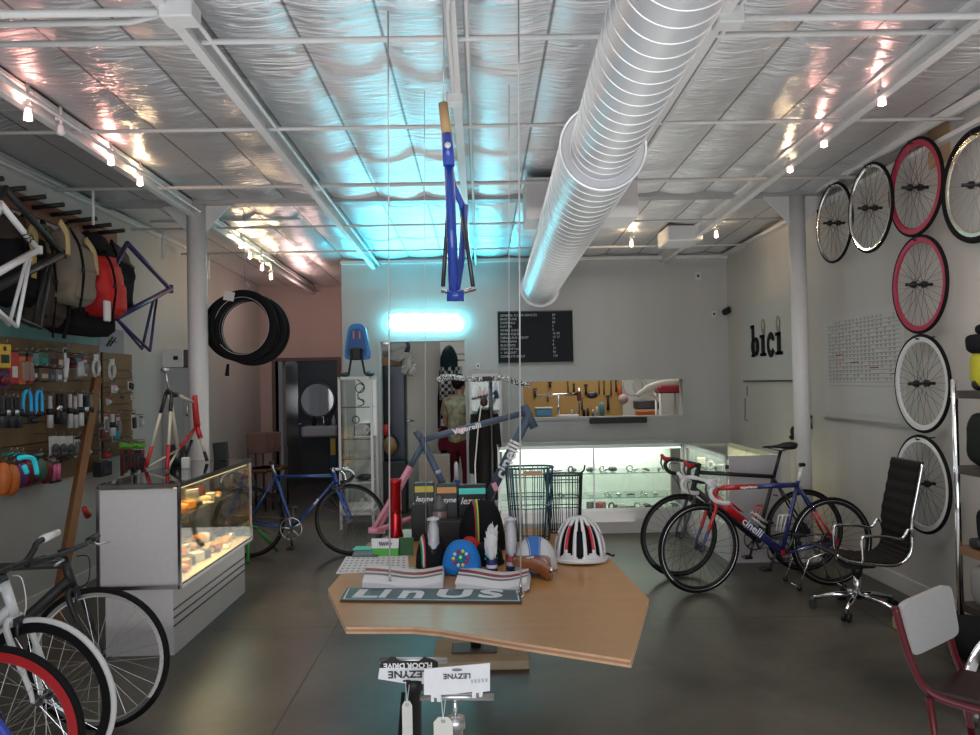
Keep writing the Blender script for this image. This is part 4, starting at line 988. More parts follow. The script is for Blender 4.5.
# second board
rowb = [(114, 384, 393, .10, 'white', 'card', 'white card on the short board, upper left', 'white'), (130, 380, 390, .09, 'black', 'card', 'black and white card at the top right of the short board', 'white'), (132, 394, 400, .05, 'silver', 'small', 'small clear packet right of the short board', 'white'),
        (121, 394, 399, .05, 'dark grey', 'small', 'small dark packet in the centre of the short board', 'grey'), (108, 398, 405, .06, 'silver', 'small', 'small silver packet left on the short board', 'silver'),
        (106, 414, 432, .06, 'grey', 'card', 'clear packet, first in the lower part of the short board', 'white'), (112, 414, 436, .06, 'silver', 'stick', 'silver tube hanging from the short board', 'white'), (118, 414, 436, .07, 'grey', 'card', 'clear packet, second in the lower part of the short board', 'silver'),
        (101, 425, 440, .07, 'maroon', 'card', 'maroon packet beside the timber post', 'grey'), (115, 426, 442, .12, 'teal', 'card', 'pale packet with red header by the green tyres', 'silver'), (133, 412, 430, .07, 'black', 'card', 'black packet left of the white metal cabinet', 'white'),
        (141, 416, 428, .06, 'white', 'card', 'small white packet hanging right of the short board', 'silver'), (106, 452, 458, .14, 'red', 'small', 'red packet beneath the short board', 'maroon'), (106, 462, 476, .2, 'black', 'box', 'black carton below the short board', 'dark grey')]
for (px, a, b_2, w, c, kd, lab, c2) in rowb: item(px, a, b_2, w, c, kd, lab, c2=c2)
for i in range(7):
    px = 122 + i * 3.4; item(px, 441 + (i % 3), 448, .09, 'lime', 'small', 'lime green topped packet in the row above the case, %s of seven' % ORD[i], c2='lime', out=.25)
    item(px, 450, 476 - (i % 3) * 3, .07, 'black' if i % 2 else 'maroon', 'card', 'dark packet hanging under the lime packets, %s of seven' % ORD[i], c2='dark grey', out=.2)
solo(MB().tube([P(84, 508, X=-3.0), P(88, 516, X=-3.0)], [.02, .026], 10), 'bottle', mat('red bottle', (.5, .06, .04), .4), 'red and white bottle hanging low beside the case', 'bottle')
q = P(84, 508, X=-3.0); 
# white metal cabinet on the wall by the column
q0, q1 = P(160, 349, Y=8.3), P(182, 349, Y=8.3)
t = thing('metal_cabinet', 'tall pale grey metal cabinet left of the column', 'cabinet', (-3.1, 8.5, 0), world=True)
M_PALE = mat('pale grey metal', (.42, .42, .44), .4)
part(MB().bx(q0.x, q1.x + .08, 8.3, 8.85, .0, P(170, 368, Y=8.3).z, bev=.005), 'body', M_PALE, t)
part(MB().bx(q0.x, q1.x, 8.32, 8.85, P(170, 368, Y=8.3).z + .005, q0.z, bev=.005), 'upper_box', M_WHITE, t)
part(MB().bx(q1.x, q1.x + .08, 8.34, 8.85, P(170, 368, Y=8.3).z + .005, q0.z - .01), 'dark_side', mat('maroon grey panel', (.11, .08, .09), .5), t)
part(MB().box(P(175.5, 358, Y=8.315), (.045, .01, .04)), 'lock', M_BLACK, t)
part(MB().bx(q0.x + .02, q1.x - .0, 8.292, 8.3, .1, 1.68), 'door', M_PALE, t)
q = P(187, 416, Y=8.28); part(MB().cyl(q, q + V((0, 0, .1)), .012, n=8), 'handle', M_STEEL, t)

# ------------------------------------------------------------------ left glass display case
X0, X1, Y0, Y1, ZT, ZB = -2.33, -1.84, 4.8, 6.28, 1.03, .405
t = thing('display_case', 'chrome edged glass display case lit yellow, on a white grooved plinth', 'display case', ((X0 + X1) / 2, (Y0 + Y1) / 2, 0), world=True)
g = MB(); part(MB().bx(X0 + .03, X1 - .05, Y0 + .02, Y1 - .02, 0, ZB), 'plinth', M_OFF, t)
g = MB()
for z in (.17, .22, .27): g.bx(X1 - .052, X1 - .046, Y0 + .02, Y1 - .02, z, z + .009)
part(g, 'plinth_groove', M_DSTEEL, t)
part(MB().bx(X0 + .01, X1 - .012, Y0, Y0 + .02, ZB, ZT - .02), 'end_panel', M_OFF, t)
part(MB().bx(X0, X1, Y0, Y1, ZB, ZB + .03), 'floor_panel', mat('case floor', (.68, .58, .38), .5), t)
part(MB().bx(X0, X0 + .015, Y0, Y1, ZB, ZT), 'rear_panel', mat('mirror back', (.5, .42, .28), .12, .8), t)
g = MB(); r = .009
for (x, y) in ((X0, Y0), (X1, Y0), (X0, Y1), (X1, Y1)): g.bx(x - r, x + r, y - r, y + r, ZB, ZT)
for z in (ZB, ZT - .012):
    for x in (X0, X1): g.bx(x - r, x + r, Y0, Y1, z, z + .022)
    for y in (Y0, Y1): g.bx(X0, X1, y - r, y + r, z, z + .022)
part(g, 'chrome_edge', M_DCHROME, t)
part(MB().bx(X0, X1, Y0, Y1, ZT + .008, ZT + .016), 'glass_top', glass_mat('smoky top glass', (.30, .31, .30), .35, .05), t)
part(MB().bx(X1 - .004, X1 + .002, Y0, Y1, ZB, ZT), 'glass_front', M_GLASS, t)
part(MB().bx(X0, X1, Y1 - .004, Y1, ZB, ZT), 'glass_end', M_GLASS, t)
part(MB().bx(X0 + .02, X1 - .14, Y0 + .03, Y1 - .01, .765, .773), 'glass_shelf', M_GLASSG, t); part(MB().bx(X1 - .145, X1 - .14, Y0 + .03, Y1 - .01, .762, .775), 'shelf_edge', M_STEEL, t)
part(MB().bx(X1 - .05, X1 - .02, Y0 + .04, Y1 - .04, ZT - .03, ZT - .015), 'light_strip', mat('warm light strip', (1, .8, .45), .5, emit=(1, .72, .32), es=1.2), t)
light('case_light', 'AREA', ((X0 + X1) / 2 + .1, (Y0 + Y1) / 2, ZT - .03), 9, (1, .70, .34), .3, (0, 0, 0), 1.3)
light('case_light_low', 'AREA', ((X0 + X1) / 2 + .1, (Y0 + Y1) / 2, .755), 6, (1, .74, .38), .3, (0, 0, 0), 1.3)
rnd = random.Random(11)
cols = [('orange', (.75, .30, .03)), ('white', (.7, .68, .6)), ('black', (.03, .03, .03)), ('brown leather', (.22, .07, .03)), ('silver', (.55, .55, .55)), ('amber', (.6, .33, .06)), ('cream', (.7, .6, .4))]
def goods(x, y, z, c, lab, k, s=1., grp=None):
    m = mat(c[0] + ' goods', c[1], .4 if c[0] != 'silver' else .25, .8 if c[0] == 'silver' else 0)
    g = MB()
    if k == 0: g.box((0, 0, .035 * s), (.08 * s, .1 * s, .07 * s), bev=.006); nm, ca = 'small_box', 'box'
    elif k == 1: g.lathe([(0, 0), (.035 * s, 0), (.04 * s, .03 * s), (.04 * s, .055 * s), (.03 * s, .06 * s), (0, .06 * s)], n=16); nm, ca = 'coiled_roll', 'roll'
    elif k == 2: g.tube([(-.03 * s, -.06 * s, .012 * s), (0, 0, .02 * s), (.03 * s, .06 * s, .012 * s)], [.01 * s, .016 * s, .008 * s], 8); nm, ca = 'hand_tool', 'tool'
    elif k == 3: g.ell((0, 0, .025 * s), (.05 * s, .035 * s, .025 * s), n=14, m=8); nm, ca = 'bicycle_part', 'bike part'
    elif k == 5: g.box((0, 0, .006), (.16 * s, .2 * s, .012), bev=.003); nm, ca = 'folded_sheet', 'sheet'
    else: g.ring((0, 0, .03 * s), .03 * s, .009 * s, 'y', 20, 6); g.ell((.05 * s, 0, .02 * s), (.03 * s, .025 * s, .02 * s), n=10, m=6); nm, ca = 'bicycle_part', 'bike part'
    o = bpy.data.objects.new(nm, g.mesh(nm, m)); o.location = (x, y, z); o.rotation_euler = (0, 0, rnd.uniform(-.8, .8)); COL.objects.link(o)
    return tag(o, lab, ca, grp)
KN = ['box', 'roll', 'tool', 'rounded part', 'ring and clamp', 'flat sheet']
used = {}
for (zz, nm, n, dx) in ((ZB + .031, 'floor', 14, .0), (.774, 'shelf', 13, -.04)):
    for i in range(n):
        y = Y0 + .12 + i * (Y1 - Y0 - .24) / (n - 1)
        for j in range(2):
            c = cols[rnd.randrange(len(cols))]; k = rnd.choice([0, 1, 2, 3, 4, 0, 3, 5])
            x = X1 - .12 - j * .17 + dx - (.05 if nm == 'shelf' else 0) + rnd.uniform(-.02, .02)
            goods(x, y + rnd.uniform(-.02, .02), zz, c, '%s %s, yellow lit case %s, %s from near end, %s row' % (c[0], KN[k], 'shelf' if nm == 'shelf' else 'base', ORD[i], ('front', 'rear')[j]), k, .75 + .35 * rnd.random() if j == 0 else 1.25)
for i, (y, z, c) in enumerate(((5.25, .79, (.8, .35, .03)), (5.0, .62, (.85, .8, .6)))):
    pass
# frame standing on the case (black, cream and red)
M_CRM = mat('cream paint', (.62, .58, .46), .4); M_RED2 = mat('red paint', (.5, .025, .03), .35)
fa = lambda px, py, y: P(px, py, Y=y)
sc_, h1, h2 = fa(169, 391, 5.75), fa(195, 403, 6.15), fa(197, 426, 6.12)
d1, d2 = fa(146, 467, 5.6), fa(167, 472, 5.45)
d1.z = d2.z = ZT + .03
f1, f2, = fa(184, 462, 6.0), fa(207, 461, 6.05)
f1.z = f2.z = ZT + .03
bbp = fa(178, 450, 5.85)
def seg(a, b_, u, v): return [a.lerp(b_, u), a.lerp(b_, v)]
s1a, s1b = sc_ + V((-.02, 0, -.01)), sc_ + V((.02, 0, -.01))
fsc = nodes_frame('black, cream and red bicycle frame with fork standing on the yellow lit case',
            [(seg(s1a, d1, 0, .28), .013, 'seat_stay', 0), (seg(s1a, d1, .28, .72), .011, 'seat_stay', 1), (seg(s1a, d1, .72, 1), .013, 'seat_stay', 2),
             (seg(s1b, d2, 0, .26), .014, 'seat_stay', 0), (seg(s1b, d2, .26, .7), .011, 'seat_stay', 1), (seg(s1b, d2, .7, 1), .013, 'seat_stay', 2),
             ([sc_ + V((-.02, 0, 0)), sc_ + V((.04, 0, -.03)), sc_.lerp(h1, .3)], .018, 'seat_lug', 0), (seg(sc_, h1, .25, .9), .012, 'top_tube', 1), ([h1 + V((0, 0, .06)), h1, h2], [.018, .022, .026], 'head_tube', 2),
             ([sc_, bbp], .014, 'seat_tube', 1), ([h2, bbp], .013, 'down_tube', 2), ([bbp, d1], .008, 'chain_stay', 1), ([bbp, d2], .008, 'chain_stay', 1),
             (seg(h2, f1, 0, .4), .012, 'fork_blade', 1), (seg(h2, f1, .4, 1), .011, 'fork_blade', 2 if False else 0), (seg(h2, f2, 0, .35), .02, 'fork_blade', 2), (seg(h2, f2, .35, .75), .012, 'fork_blade', 1), (seg(h2, f2, .75, 1), .013, 'fork_blade', 0)],
            [M_BLB, M_CRM, M_RED2])
q = fa(165, 370, 5.75)
solo(MB().tube([sc_ + V((0, 0, .01)), q], .008, 8).ell(q + V((0, 0, .0)), (.032, .03, .018), n=16, m=8), 'seatpost', M_STEEL, 'silver seatpost', 'seatpost').name = 'seatpost'
unlabel(bpy.data.objects[-1] if False else [o for o in bpy.data.objects if o.get('label') == 'silver seatpost'][0], fsc)
q = P(186, 468, Z=ZT + .02); solo(MB().box((q.x, q.y, ZT + .016 + .04), (.05, .05, .08), bev=.004), 'price_card', M_WHITE, 'little white box between the frame legs on the case', 'box')
q = fa(178, 468, 5.95)
solo(MB().lathe([(0, 0), (.05, 0), (.06, .05), (.06, .14), (.05, .15), (0, .15)], (q.x, q.y, ZT + .017), 16), 'storage_jar', mat('dark jar', (.03, .032, .035), .2), 'dark round jar behind the little white box', 'jar')
q = P(221, 462, Y=6.22); solo(MB().box((q.x, q.y, ZT + .017 + .07), (.1, .06, .14), Matrix.Rotation(-.08, 3, 'Y')), 'card_holder', M_BLACK, 'small black box standing at the far end of the case', 'box')
# ------------------------------------------------------------------ the plywood table
TZ = .70
def T(px, py): return P(px, py, Z=TZ)
poly = [T(346, 627), T(328, 589), T(368, 543), T(405, 529), T(570, 529), T(601, 549), T(649, 599), T(631, 660), T(515, 642), T(440, 629.5), T(413, 627)]
M_PTOP = mat('plywood top', (.50, .26, .085), .30, scale=2.2, noise_amt=.12); ntt = M_PTOP.node_tree
for n_2 in ntt.nodes:
    if n_2.type == 'TEX_NOISE':
        mpn = ntt.nodes.new('ShaderNodeMapping'); mpn.inputs['Scale'].default_value = (1, 9, 1); mpn.inputs['Rotation'].default_value = (0, 0, .3)
        src = n_2.inputs['Vector'].links[0].from_socket; ntt.links.new(src, mpn.inputs[0]); ntt.links.new(mpn.outputs[0], n_2.inputs['Vector']); n_2.inputs['Detail'].default_value = 6
M_PEDGE = mat('plywood edge', (.60, .38, .24), .6, scale=30, noise_amt=.2)
cx = sum((p.x for p in poly)) / len(poly); cy_ = sum((p.y for p in poly)) / len(poly)
t = thing('display_table', 'many sided varnished plywood table on a low slab, hung on wires', 'table', (cx, cy_, 0), world=True)
g = MB(); n = len(poly); lo = [V((p.x, p.y, TZ - .026)) for p in poly]; hi = [V((p.x, p.y, TZ)) for p in poly]
g.add(hi, [list(range(n))] if (hi[1] - hi[0]).cross(hi[2] - hi[1]).z > 0 else [list(range(n - 1, -1, -1))], mi=0)
g.add(lo, [list(range(n))], mi=1)
for k_ in range(3):
    za, zb = TZ - .00867 * k_, TZ - .00867 * (k_ + 1)
    for i in range(n):
        j = (i + 1) % n; g.quad((poly[i].x, poly[i].y, za), (poly[j].x, poly[j].y, za), (poly[j].x, poly[j].y, zb), (poly[i].x, poly[i].y, zb), mi=(1, 2, 1)[k_])
part(g, 'tabletop', [M_PTOP, M_PEDGE, mat('plywood dark ply', (.40, .22, .14), .7)], t)
a, b_1 = P(433, 672, Z=0), P(530, 672, Z=0)
M_SLAB = mat('rough timber slab', (.42, .36, .27), .8, scale=9, noise_amt=.2, bump=.3)
part(MB().bx(a.x, b_1.x, a.y, a.y + .42, 0, .05, bev=.006), 'base_slab', M_SLAB, t)
part(MB().bx(a.x + .1, b_1.x - .18, a.y + .13, a.y + .3, .051, .062, bev=.003), 'base_plate', mat('dull dark iron', (.09, .08, .075), .6, .2), t)
part(MB().cyl(((a.x + b_1.x) / 2 - .03, a.y + .22, .06), ((a.x + b_1.x) / 2 - .03, a.y + .22, TZ - .033), .03, n=20), 'post', M_DSTEEL, t)
# hanging wires
for (px, py, r, lab, g_, ptop) in ((390, 587, .0035, 'front left', 1, 388), (521, 597, .0035, 'front right', 1, 518.5), (426, 545, .002, 'rear left', 0, 424), (509, 545, .002, 'rear right', 0, 509)):
    q = T(px, py); tt = thing('suspension_wire', 'thin steel wire from the ceiling to the %s of the table' % lab, 'wire', (q.x, q.y, TZ), world=True)
    e1 = P(ptop, 0, Y=q.y); zc_ = cz(q.y) - .03; e1 = q.lerp(e1, (zc_ - TZ) / (e1.z - TZ))
    part(MB().cyl((q.x, q.y, TZ + (.06 if g_ else 0)), e1, r, n=6), 'wire', mat('pale wire', (.62, .64, .64), .35, .3), tt)
    if g_:
        part(MB().ring((q.x, q.y, TZ + .014), .013, .0035, 'y', 18, 6), 'eye_bolt', M_STEEL, tt)
        part(MB().cyl((q.x, q.y, TZ + .025), (q.x, q.y, TZ + .065), .006, n=8), 'turnbuckle', M_STEEL, tt)
# nameplate sign
a, b_1, c_, d_ = T(340, 602), T(522, 604), T(520, 592), T(347, 590)
t = thing('nameplate_sign', 'long dark grey plate reading LINUS in white letters, lying flat', 'sign', (a + c_) / 2, world=True)
def plate(x, s, z0, z1):
    cc = (a + b_1 + c_ + d_) / 4; ps = [cc + (p - cc) * s for p in (a, b_1, c_, d_)]
    ps = [V((p.x, p.y, TZ + z0)) for p in ps]; return MB().prism(ps, (0, 0, z1 - z0))
part(plate(0, 1, .003, .010), 'plate', mat('slate grey enamel', (.055, .065, .075), .45), t)
cc = (a + b_1 + c_ + d_) / 4
def shrink(k1, k2):
    u = (b_1 - a).normalized(); v_ = V((-u.y, u.x, 0)); out = []
    for p in (a, b_1, c_, d_):
        r_ = p - cc; out.append(cc + u * (r_.dot(u) - math.copysign(k1, r_.dot(u))) + v_ * (r_.dot(v_) - math.copysign(k2, r_.dot(v_))))
    return out
ps = [V((p.x, p.y, TZ + .0101)) for p in shrink(.010, .010)]; part(MB().prism(ps, (0, 0, .0004)), 'border_line', mat('pale lettering', (.72, .76, .80), .5), t)
ps = [V((p.x, p.y, TZ + .0107)) for p in shrink(.017, .017)]
part(MB().prism(ps, (0, 0, .001)), 'face', mat('slate grey enamel'), t)
ps = [V((p.x, p.y, TZ + .0119)) for p in shrink(.019, .019)]; u = (b_1 - a).normalized()
ps2 = [ps[0], ps[0] + u * .10, ps[3] + u * .10, ps[3]]; part(MB().prism(ps2, (0, 0, .0006)), 'teal_corner', mat('teal enamel', (.02, .12, .11), .45), t)
for (s_, px) in (('L', 366), ('I', 385), ('n', 413), ('U', 454), ('S', 491)):
    q = T(px, 597.0 if s_ != 'n' else 596.4); text(s_, .172 if s_ != 'n' else .235, frm(V((q.x, q.y, TZ + .0135)), u, V((-u.y, u.x, 0))), mat('pale lettering'), t, bold=.007, sx=1.3 if s_ not in 'In' else 1, ext=.0005)

# leaflets and sheets
def quad_pts(pp, z): return [V((T(*p).x, T(*p).y, z)) for p in pp]
M_PAPER = mat('white paper', (.70, .70, .72), .6, noise_amt=.03)
t = thing('calendar_sheet', 'large white sheet printed with rows of small marks, on the table left side', 'paper', T(375, 565), world=True)
q4 = [(336, 574), (409, 573), (408, 557), (346, 557.5)]
part(MB().prism(quad_pts(q4, TZ + .001), (0, 0, .004)), 'sheet', M_PAPER, t)
g = MB(); A4 = quad_pts(q4, TZ + .0055)
for r_ in range(6):
    for k_ in range(12):
        u_, v_ = (k_ + .7) / 12.6, (r_ + .6) / 6.4; p = A4[0].lerp(A4[1], u_).lerp(A4[3].lerp(A4[2], u_), v_); g.box(p, (.012, .014, .0006))
part(g, 'printed_marks', mat('grey print', (.2, .2, .22), .6), t)
def stack(label, q4, n, curl, red=True):
    t = thing('leaflet_stack', label, 'leaflets', T(*q4[0]), world=True)
    A = quad_pts(q4, TZ); rnd2 = random.Random(n)
    for i in range(n):
        k_ = 8; g = MB(); vs = []; off = V((rnd2.uniform(-.006, .006), rnd2.uniform(-.006, .006), 0))
        for j in range(k_ + 1):
            u_ = j / k_; lift = .002 + i * .0022 + curl * (i / n) ** 2 * ((2 * u_ - 1) ** 2) * .016 + (.008 * (i / n) ** 2 * math.sin(u_ * 7))
            for p, q in ((A[0], A[1]), (A[3], A[2])):
                s_ = p.lerp(q, u_) + off; vs.append(V((s_.x, s_.y, TZ + lift)))
        g.add(vs, [[2 * j, 2 * j + 2, 2 * j + 3, 2 * j + 1] for j in range(k_)], True)
        n0 = len(vs); g.add([v + V((0, 0, .0014)) for v in vs], [[2 * j, 2 * j + 2, 2 * j + 3, 2 * j + 1] for j in range(k_)], True)
        for j in range(k_): g.f.append([2 * j, 2 * j + 2, n0 + 2 * j + 2, n0 + 2 * j]); g.sm.append(False); g.mi.append(0)
        part(g, 'leaflet', M_PAPER, t)
        if i == n - 1:
            gg = MB(); hh = [v + V((0, 0, .003)) for v in vs]
            gg.add([hh[2 * j].lerp(hh[2 * j + 1], .62 + .16 * w_) for j in range(k_ + 1) for w_ in (0, 1)], [[2 * j, 2 * j + 2, 2 * j + 3, 2 * j + 1] for j in range(k_)])
            part(gg, 'red_band', mat('dark red print', (.32, .05, .06), .5), t)
            gg = MB(); gg.add([hh[2 * j].lerp(hh[2 * j + 1], .42 + .1 * w_) for j in range(k_ + 1) for w_ in (0, 1)], [[2 * j, 2 * j + 2, 2 * j + 3, 2 * j + 1] for j in range(k_)])
            part(gg, 'grey_band', mat('grey print', (.25, .25, .27), .5), t)
    return t
stack('stack of white leaflets under the left wire, beside the marked sheet', [(363, 590), (442, 590), (444, 573), (368, 571)], 9, 1)
stack('stack of white leaflets under the right wire, before the saddle', [(456, 591), (528, 592), (530, 576), (462, 573)], 8, 1.4)
q = [(474, 592), (478, 592), (482, 575), (478, 575)]
# packets at the left rear
def flat_item(name, label, cat, pp, h, m, z=TZ): return solo(MB().prism(quad_pts(pp, z + .001), (0, 0, h)), name, m, label, cat)
flat_item('flat_box', 'grey flat box with a teal lid strip at the rear left of the table', 'box', [(352, 558), (378, 558), (380, 548), (357, 548)], .012, mat('grey card', (.10, .12, .12), .5))
flat_item('teal_strip', 'bright teal strip lying on the grey flat box', 'strip', [(353, 553), (371, 553), (372, 549.5), (356, 549.5)], .004, mat('bright teal', (.05, .6, .45), .4), z=TZ + .0135)
t = thing('snack_packet', 'white crimped packet with a green band leaning at the rear left', 'packet', T(382, 557), world=True)
A, B, C_, D_ = T(372, 557), T(398, 557), None, None
up = V((0, .06, .085)); z0 = V((0, 0, .004))
vs = [A + z0, B + z0, B + up + V((-.0, 0, 0)), A + up + V((-.01, 0, 0))]
mid = [vs[0].lerp(vs[3], .45), vs[1].lerp(vs[2], .45)]
part(MB().prism([vs[0], vs[1], mid[1], mid[0]], (0, .01, 0)), 'green_band', mat('leaf green', (.09, .38, .06), .5), t); part(MB().prism([mid[0], mid[1], vs[2], vs[3]], (0, .01, 0)), 'white_part', M_PAPER, t)
mq = mid[0].lerp(vs[2], .5) + V((0, -.004, 0)); part(MB().tube([mq + V((-.035 + .0035 * i, .012 * math.sin(i * 1.9) * .5, .012 * math.sin(i * 1.9))) for i in range(21)], .0018, 5), 'script_mark', M_LETK, t)
solo(MB().prism([T(398, 556) + z0, T(413, 556) + z0, T(413, 556) + up, T(398, 556) + up], (0, .012, 0)), 'snack_packet', mat('dark green packet', (.02, .09, .03), .5), 'dark green packet right of the white crimped one', 'packet')
solo(MB().prism([T(396, 547) + z0, T(410, 547) + z0, T(410, 547) + V((0, .02, .03)), T(396, 547) + V((0, .02, .03))], (0, .01, 0)), 'snack_packet', M_BLACK, 'small black packet with a red spot under the red post', 'packet')

# red anodised post
q = T(396, 540)
def px2m(px, q): return px * (q.y / F)
zt_ = P(396, 479, Y=q.y).z
t = thing('red_floor_post', 'glossy red metal cylinder with a flared base standing at the rear left of the table', 'pump', (q.x, q.y, TZ))
H_ = zt_ - TZ; rr_ = px2m(6, q)
M_RA = mat('red anodised', (.42, .008, .012), .2, .5)
part(MB().lathe([(0, 0), (rr_ * 1.25, 0), (rr_ * 1.25, H_ * .08), (rr_ * .95, H_ * .2), (rr_ * .95, H_ * .42), (rr_ * .85, H_ * .45), (rr_, H_ * .5), (rr_, H_ * .92), (rr_ * 1.1, H_ * .95), (rr_ * 1.1, H_), (rr_ * .7, H_), (rr_ * .7, H_ * .8)], n=28), 'barrel', M_RA, t)
part(MB().cyl((0, 0, H_ * .46), (0, 0, H_ * .48), rr_ * .98, n=24), 'groove', mat('dark red', (.12, .0, .0), .4), t)

# slate blue frame with pink rear
M_SLATE = mat('slate blue paint', (.075, .11, .16), .45); M_PK = mat('pink frame paint', (.72, .32, .42), .45)
ys = 4.72; c = lambda px, py, y=ys: P(px, py, Y=y)
st0, st1 = c(417, 430), c(426, 447); bbq = c(452, 503); h0, h1 = c(522, 410), c(530, 427); dp = c(375, 533, ys - .03)
dwn = c(529, 415)
tb = [([c(416, 431), c(422, 441)], .021, 'seat_tube', 0), ([c(421, 438), bbq], .021, 'seat_tube', 0), ([c(424, 440), c(440, 435), c(524, 413)], .019, 'top_tube', 0), ([c(524, 405), c(534, 428)], .026, 'head_tube', 0), ([dwn, c(487, 500)], .029, 'down_tube', 0), ([c(487, 500), bbq], .028, 'down_tube', 0)]
for s_, dy in ((0, -.05), (1, .06)):
    p0 = c(422, 446); p1 = P(372 + (6 if s_ else 0), 531, Y=ys + dy); m1 = p0.lerp(p1, .24)
    tb += [([p0, m1], .017, 'seat_stay', 0), ([m1, m1.lerp(p1, .5), p1], [.018, .014, .011], 'seat_stay', 1), ([bbq + V((-.02, 0, 0)), bbq.lerp(p1, .3)], .012, 'chain_stay', 0), ([bbq.lerp(p1, .3) * 1, p1 + V((0, 0, 0))], .011, 'chain_stay', 1),
           ([p1 + V((-.02, 0, .005)), p1 + V((.04, 0, 0))], .018, 'dropout', 1)]
ax = (c(527, 418) - c(489, 500)).normalized()
q = c(489, 500).lerp(c(527, 418), .5) + V((0, -.0305, 0))
q2 = c(424, 440).lerp(c(524, 413), .43) + V((0, -.021, 0)); ax2 = (c(524, 413) - c(440, 435)).normalized()
fr = nodes_frame('slate blue bicycle frame with pink rear stays propped on the table', tb, [M_SLATE, M_PK],
                 texts=[('cinelli', .105, frm(q, ax, V((-ax.z, 0, ax.x))), M_LETW, dict(bold=.003, sx=1.0)), ('Vigorelli', .042, frm(q2, ax2, V((-ax2.z, 0, ax2.x))), M_LETW, dict(bold=.0012, sx=1.25))])
pq = c(424, 440).lerp(c(524, 413), .36) + V((0, -.0195, 0))
part(MB().box(pq, (.075, .002, .026), Matrix((ax2, V((0, 1, 0)), V((-ax2.z, 0, ax2.x)))).transposed()), 'pink_decal', M_PK, fr)
sq = st1.lerp(bbq, .42); part(MB().tube([sq, sq + (bbq - st1).normalized() * .02], .0225, 12), 'silver_band', mat('silver decal', (.4, .45, .6), .4), fr)
part(MB().box(c(495, 486) + V((0, -.031, 0)), (.03, .002, .05), Matrix.Rotation(-.4, 3, 'Y')), 'logo_decal', M_PK, fr)

# packaged goods, boxes and bottle
def rtab(px, py): return T(px, py)
def sbox(name, label, cat, px0, px1, pyt, pyb, Y=None, d=.05, m=M_BLACK, pm_=None, txt=None, band=None, z0=TZ):
    base = T((px0 + px1) / 2, pyb) if Y is None else P((px0 + px1) / 2, pyb, Y=Y)
    y = base.y; a, b_ = P(px0, pyt, Y=y), P(px1, pyt, Y=y); zb = TZ + .0015 if Y is None else z0
    t = thing(name, label, cat, ((a.x + b_.x) / 2, y, zb), world=True)
    part(MB().bx(a.x, b_.x, y, y + d, zb, a.z, bev=.004), 'packet_body', m, t)
    h = a.z - zb
    if band: part(MB().bx(a.x + .004, b_.x - .004, y - .002, y, a.z - .055, a.z - .02), 'coloured_band', band, t)
    if txt: text(txt, (b_.x - a.x) * .34, frm(V(((a.x + b_.x) / 2, y - .003, a.z - .095)), V((1, 0, 0)), V((0, 0, 1))), M_LETW, t, shear=.3, bold=.001)
    return t
M_YB = mat('yellow band', (.6, .5, .08), .5); M_OB = mat('orange band', (.7, .35, .12), .5); M_CB = mat('cyan band', (.1, .75, .65), .5); M_CHAR = mat('charcoal packet', (.035, .037, .04), .45)
Yb = 4.62
sbox('glove_packet', 'black packet with white script and a yellow band, left of three at the rear', 'packet', 414, 434, 483, 530, Y=Yb, band=M_YB, txt='lezyne', m=M_CHAR)
sbox('glove_packet', 'black packet with white script and an orange band, middle of three at the rear', 'packet', 436, 457, 484, 530, Y=Yb, band=M_OB, txt='lezyne', m=M_CHAR)
sbox('glove_packet', 'black packet with white script and a cyan mark, right of three at the rear', 'packet', 458, 486, 485, 530, Y=Yb, band=M_CB, txt='lezyne', m=M_BLACK)
sbox('carton', 'black carton in front of the left script packet', 'carton', 411, 428, 505, 541, d=.1, txt=None, band=None)
q = T(440, 541); t = thing('spray_bottle', 'greyish pink bottle with a dark cap among the black packets', 'bottle', (q.x, q.y, TZ)); H_ = P(440, 495, Y=q.y).z - TZ; w_ = px2m(7.5, q)
part(MB().lathe([(0, 0), (w_, 0), (w_, H_ * .62), (w_ * .85, H_ * .68), (w_ * .85, H_ * .70)], n=20), 'bottle_body', mat('smoky pink plastic', (.28, .19, .21), .25), t)
part(MB().lathe([(w_ * .9, H_ * .66), (w_, H_ * .70), (w_, H_ * .80), (w_ * .5, H_ * .85), (w_ * .35, H_ * .98), (0, H_)], n=20), 'cap', mat('grey plastic', (.12, .12, .13), .35), t)
sbox('carton', 'low black carton behind the blue cap', 'carton', 430, 478, 522, 548, d=.1)
# royal blue tube standing behind
q = P(457, 512, Y=4.8); t = thing('blue_tube', 'upright royal blue tube with a pale tip behind the packets', 'tube', (q.x, q.y, TZ))
h1_, h2_ = P(457, 480, Y=4.8).z - TZ, P(457, 464, Y=4.8).z - TZ
part(MB().cyl((0, 0, 0), (0, 0, h1_), .021, n=16), 'tube_body', mat('deep blue', (.012, .02, .18), .35), t); part(MB().tube([(0, 0, h1_), (0, 0, h2_), (0, 0, h2_ + .015)], [.014, .013, .005], 12), 'tip', mat('pale grey plastic', (.5, .52, .55), .4), t)

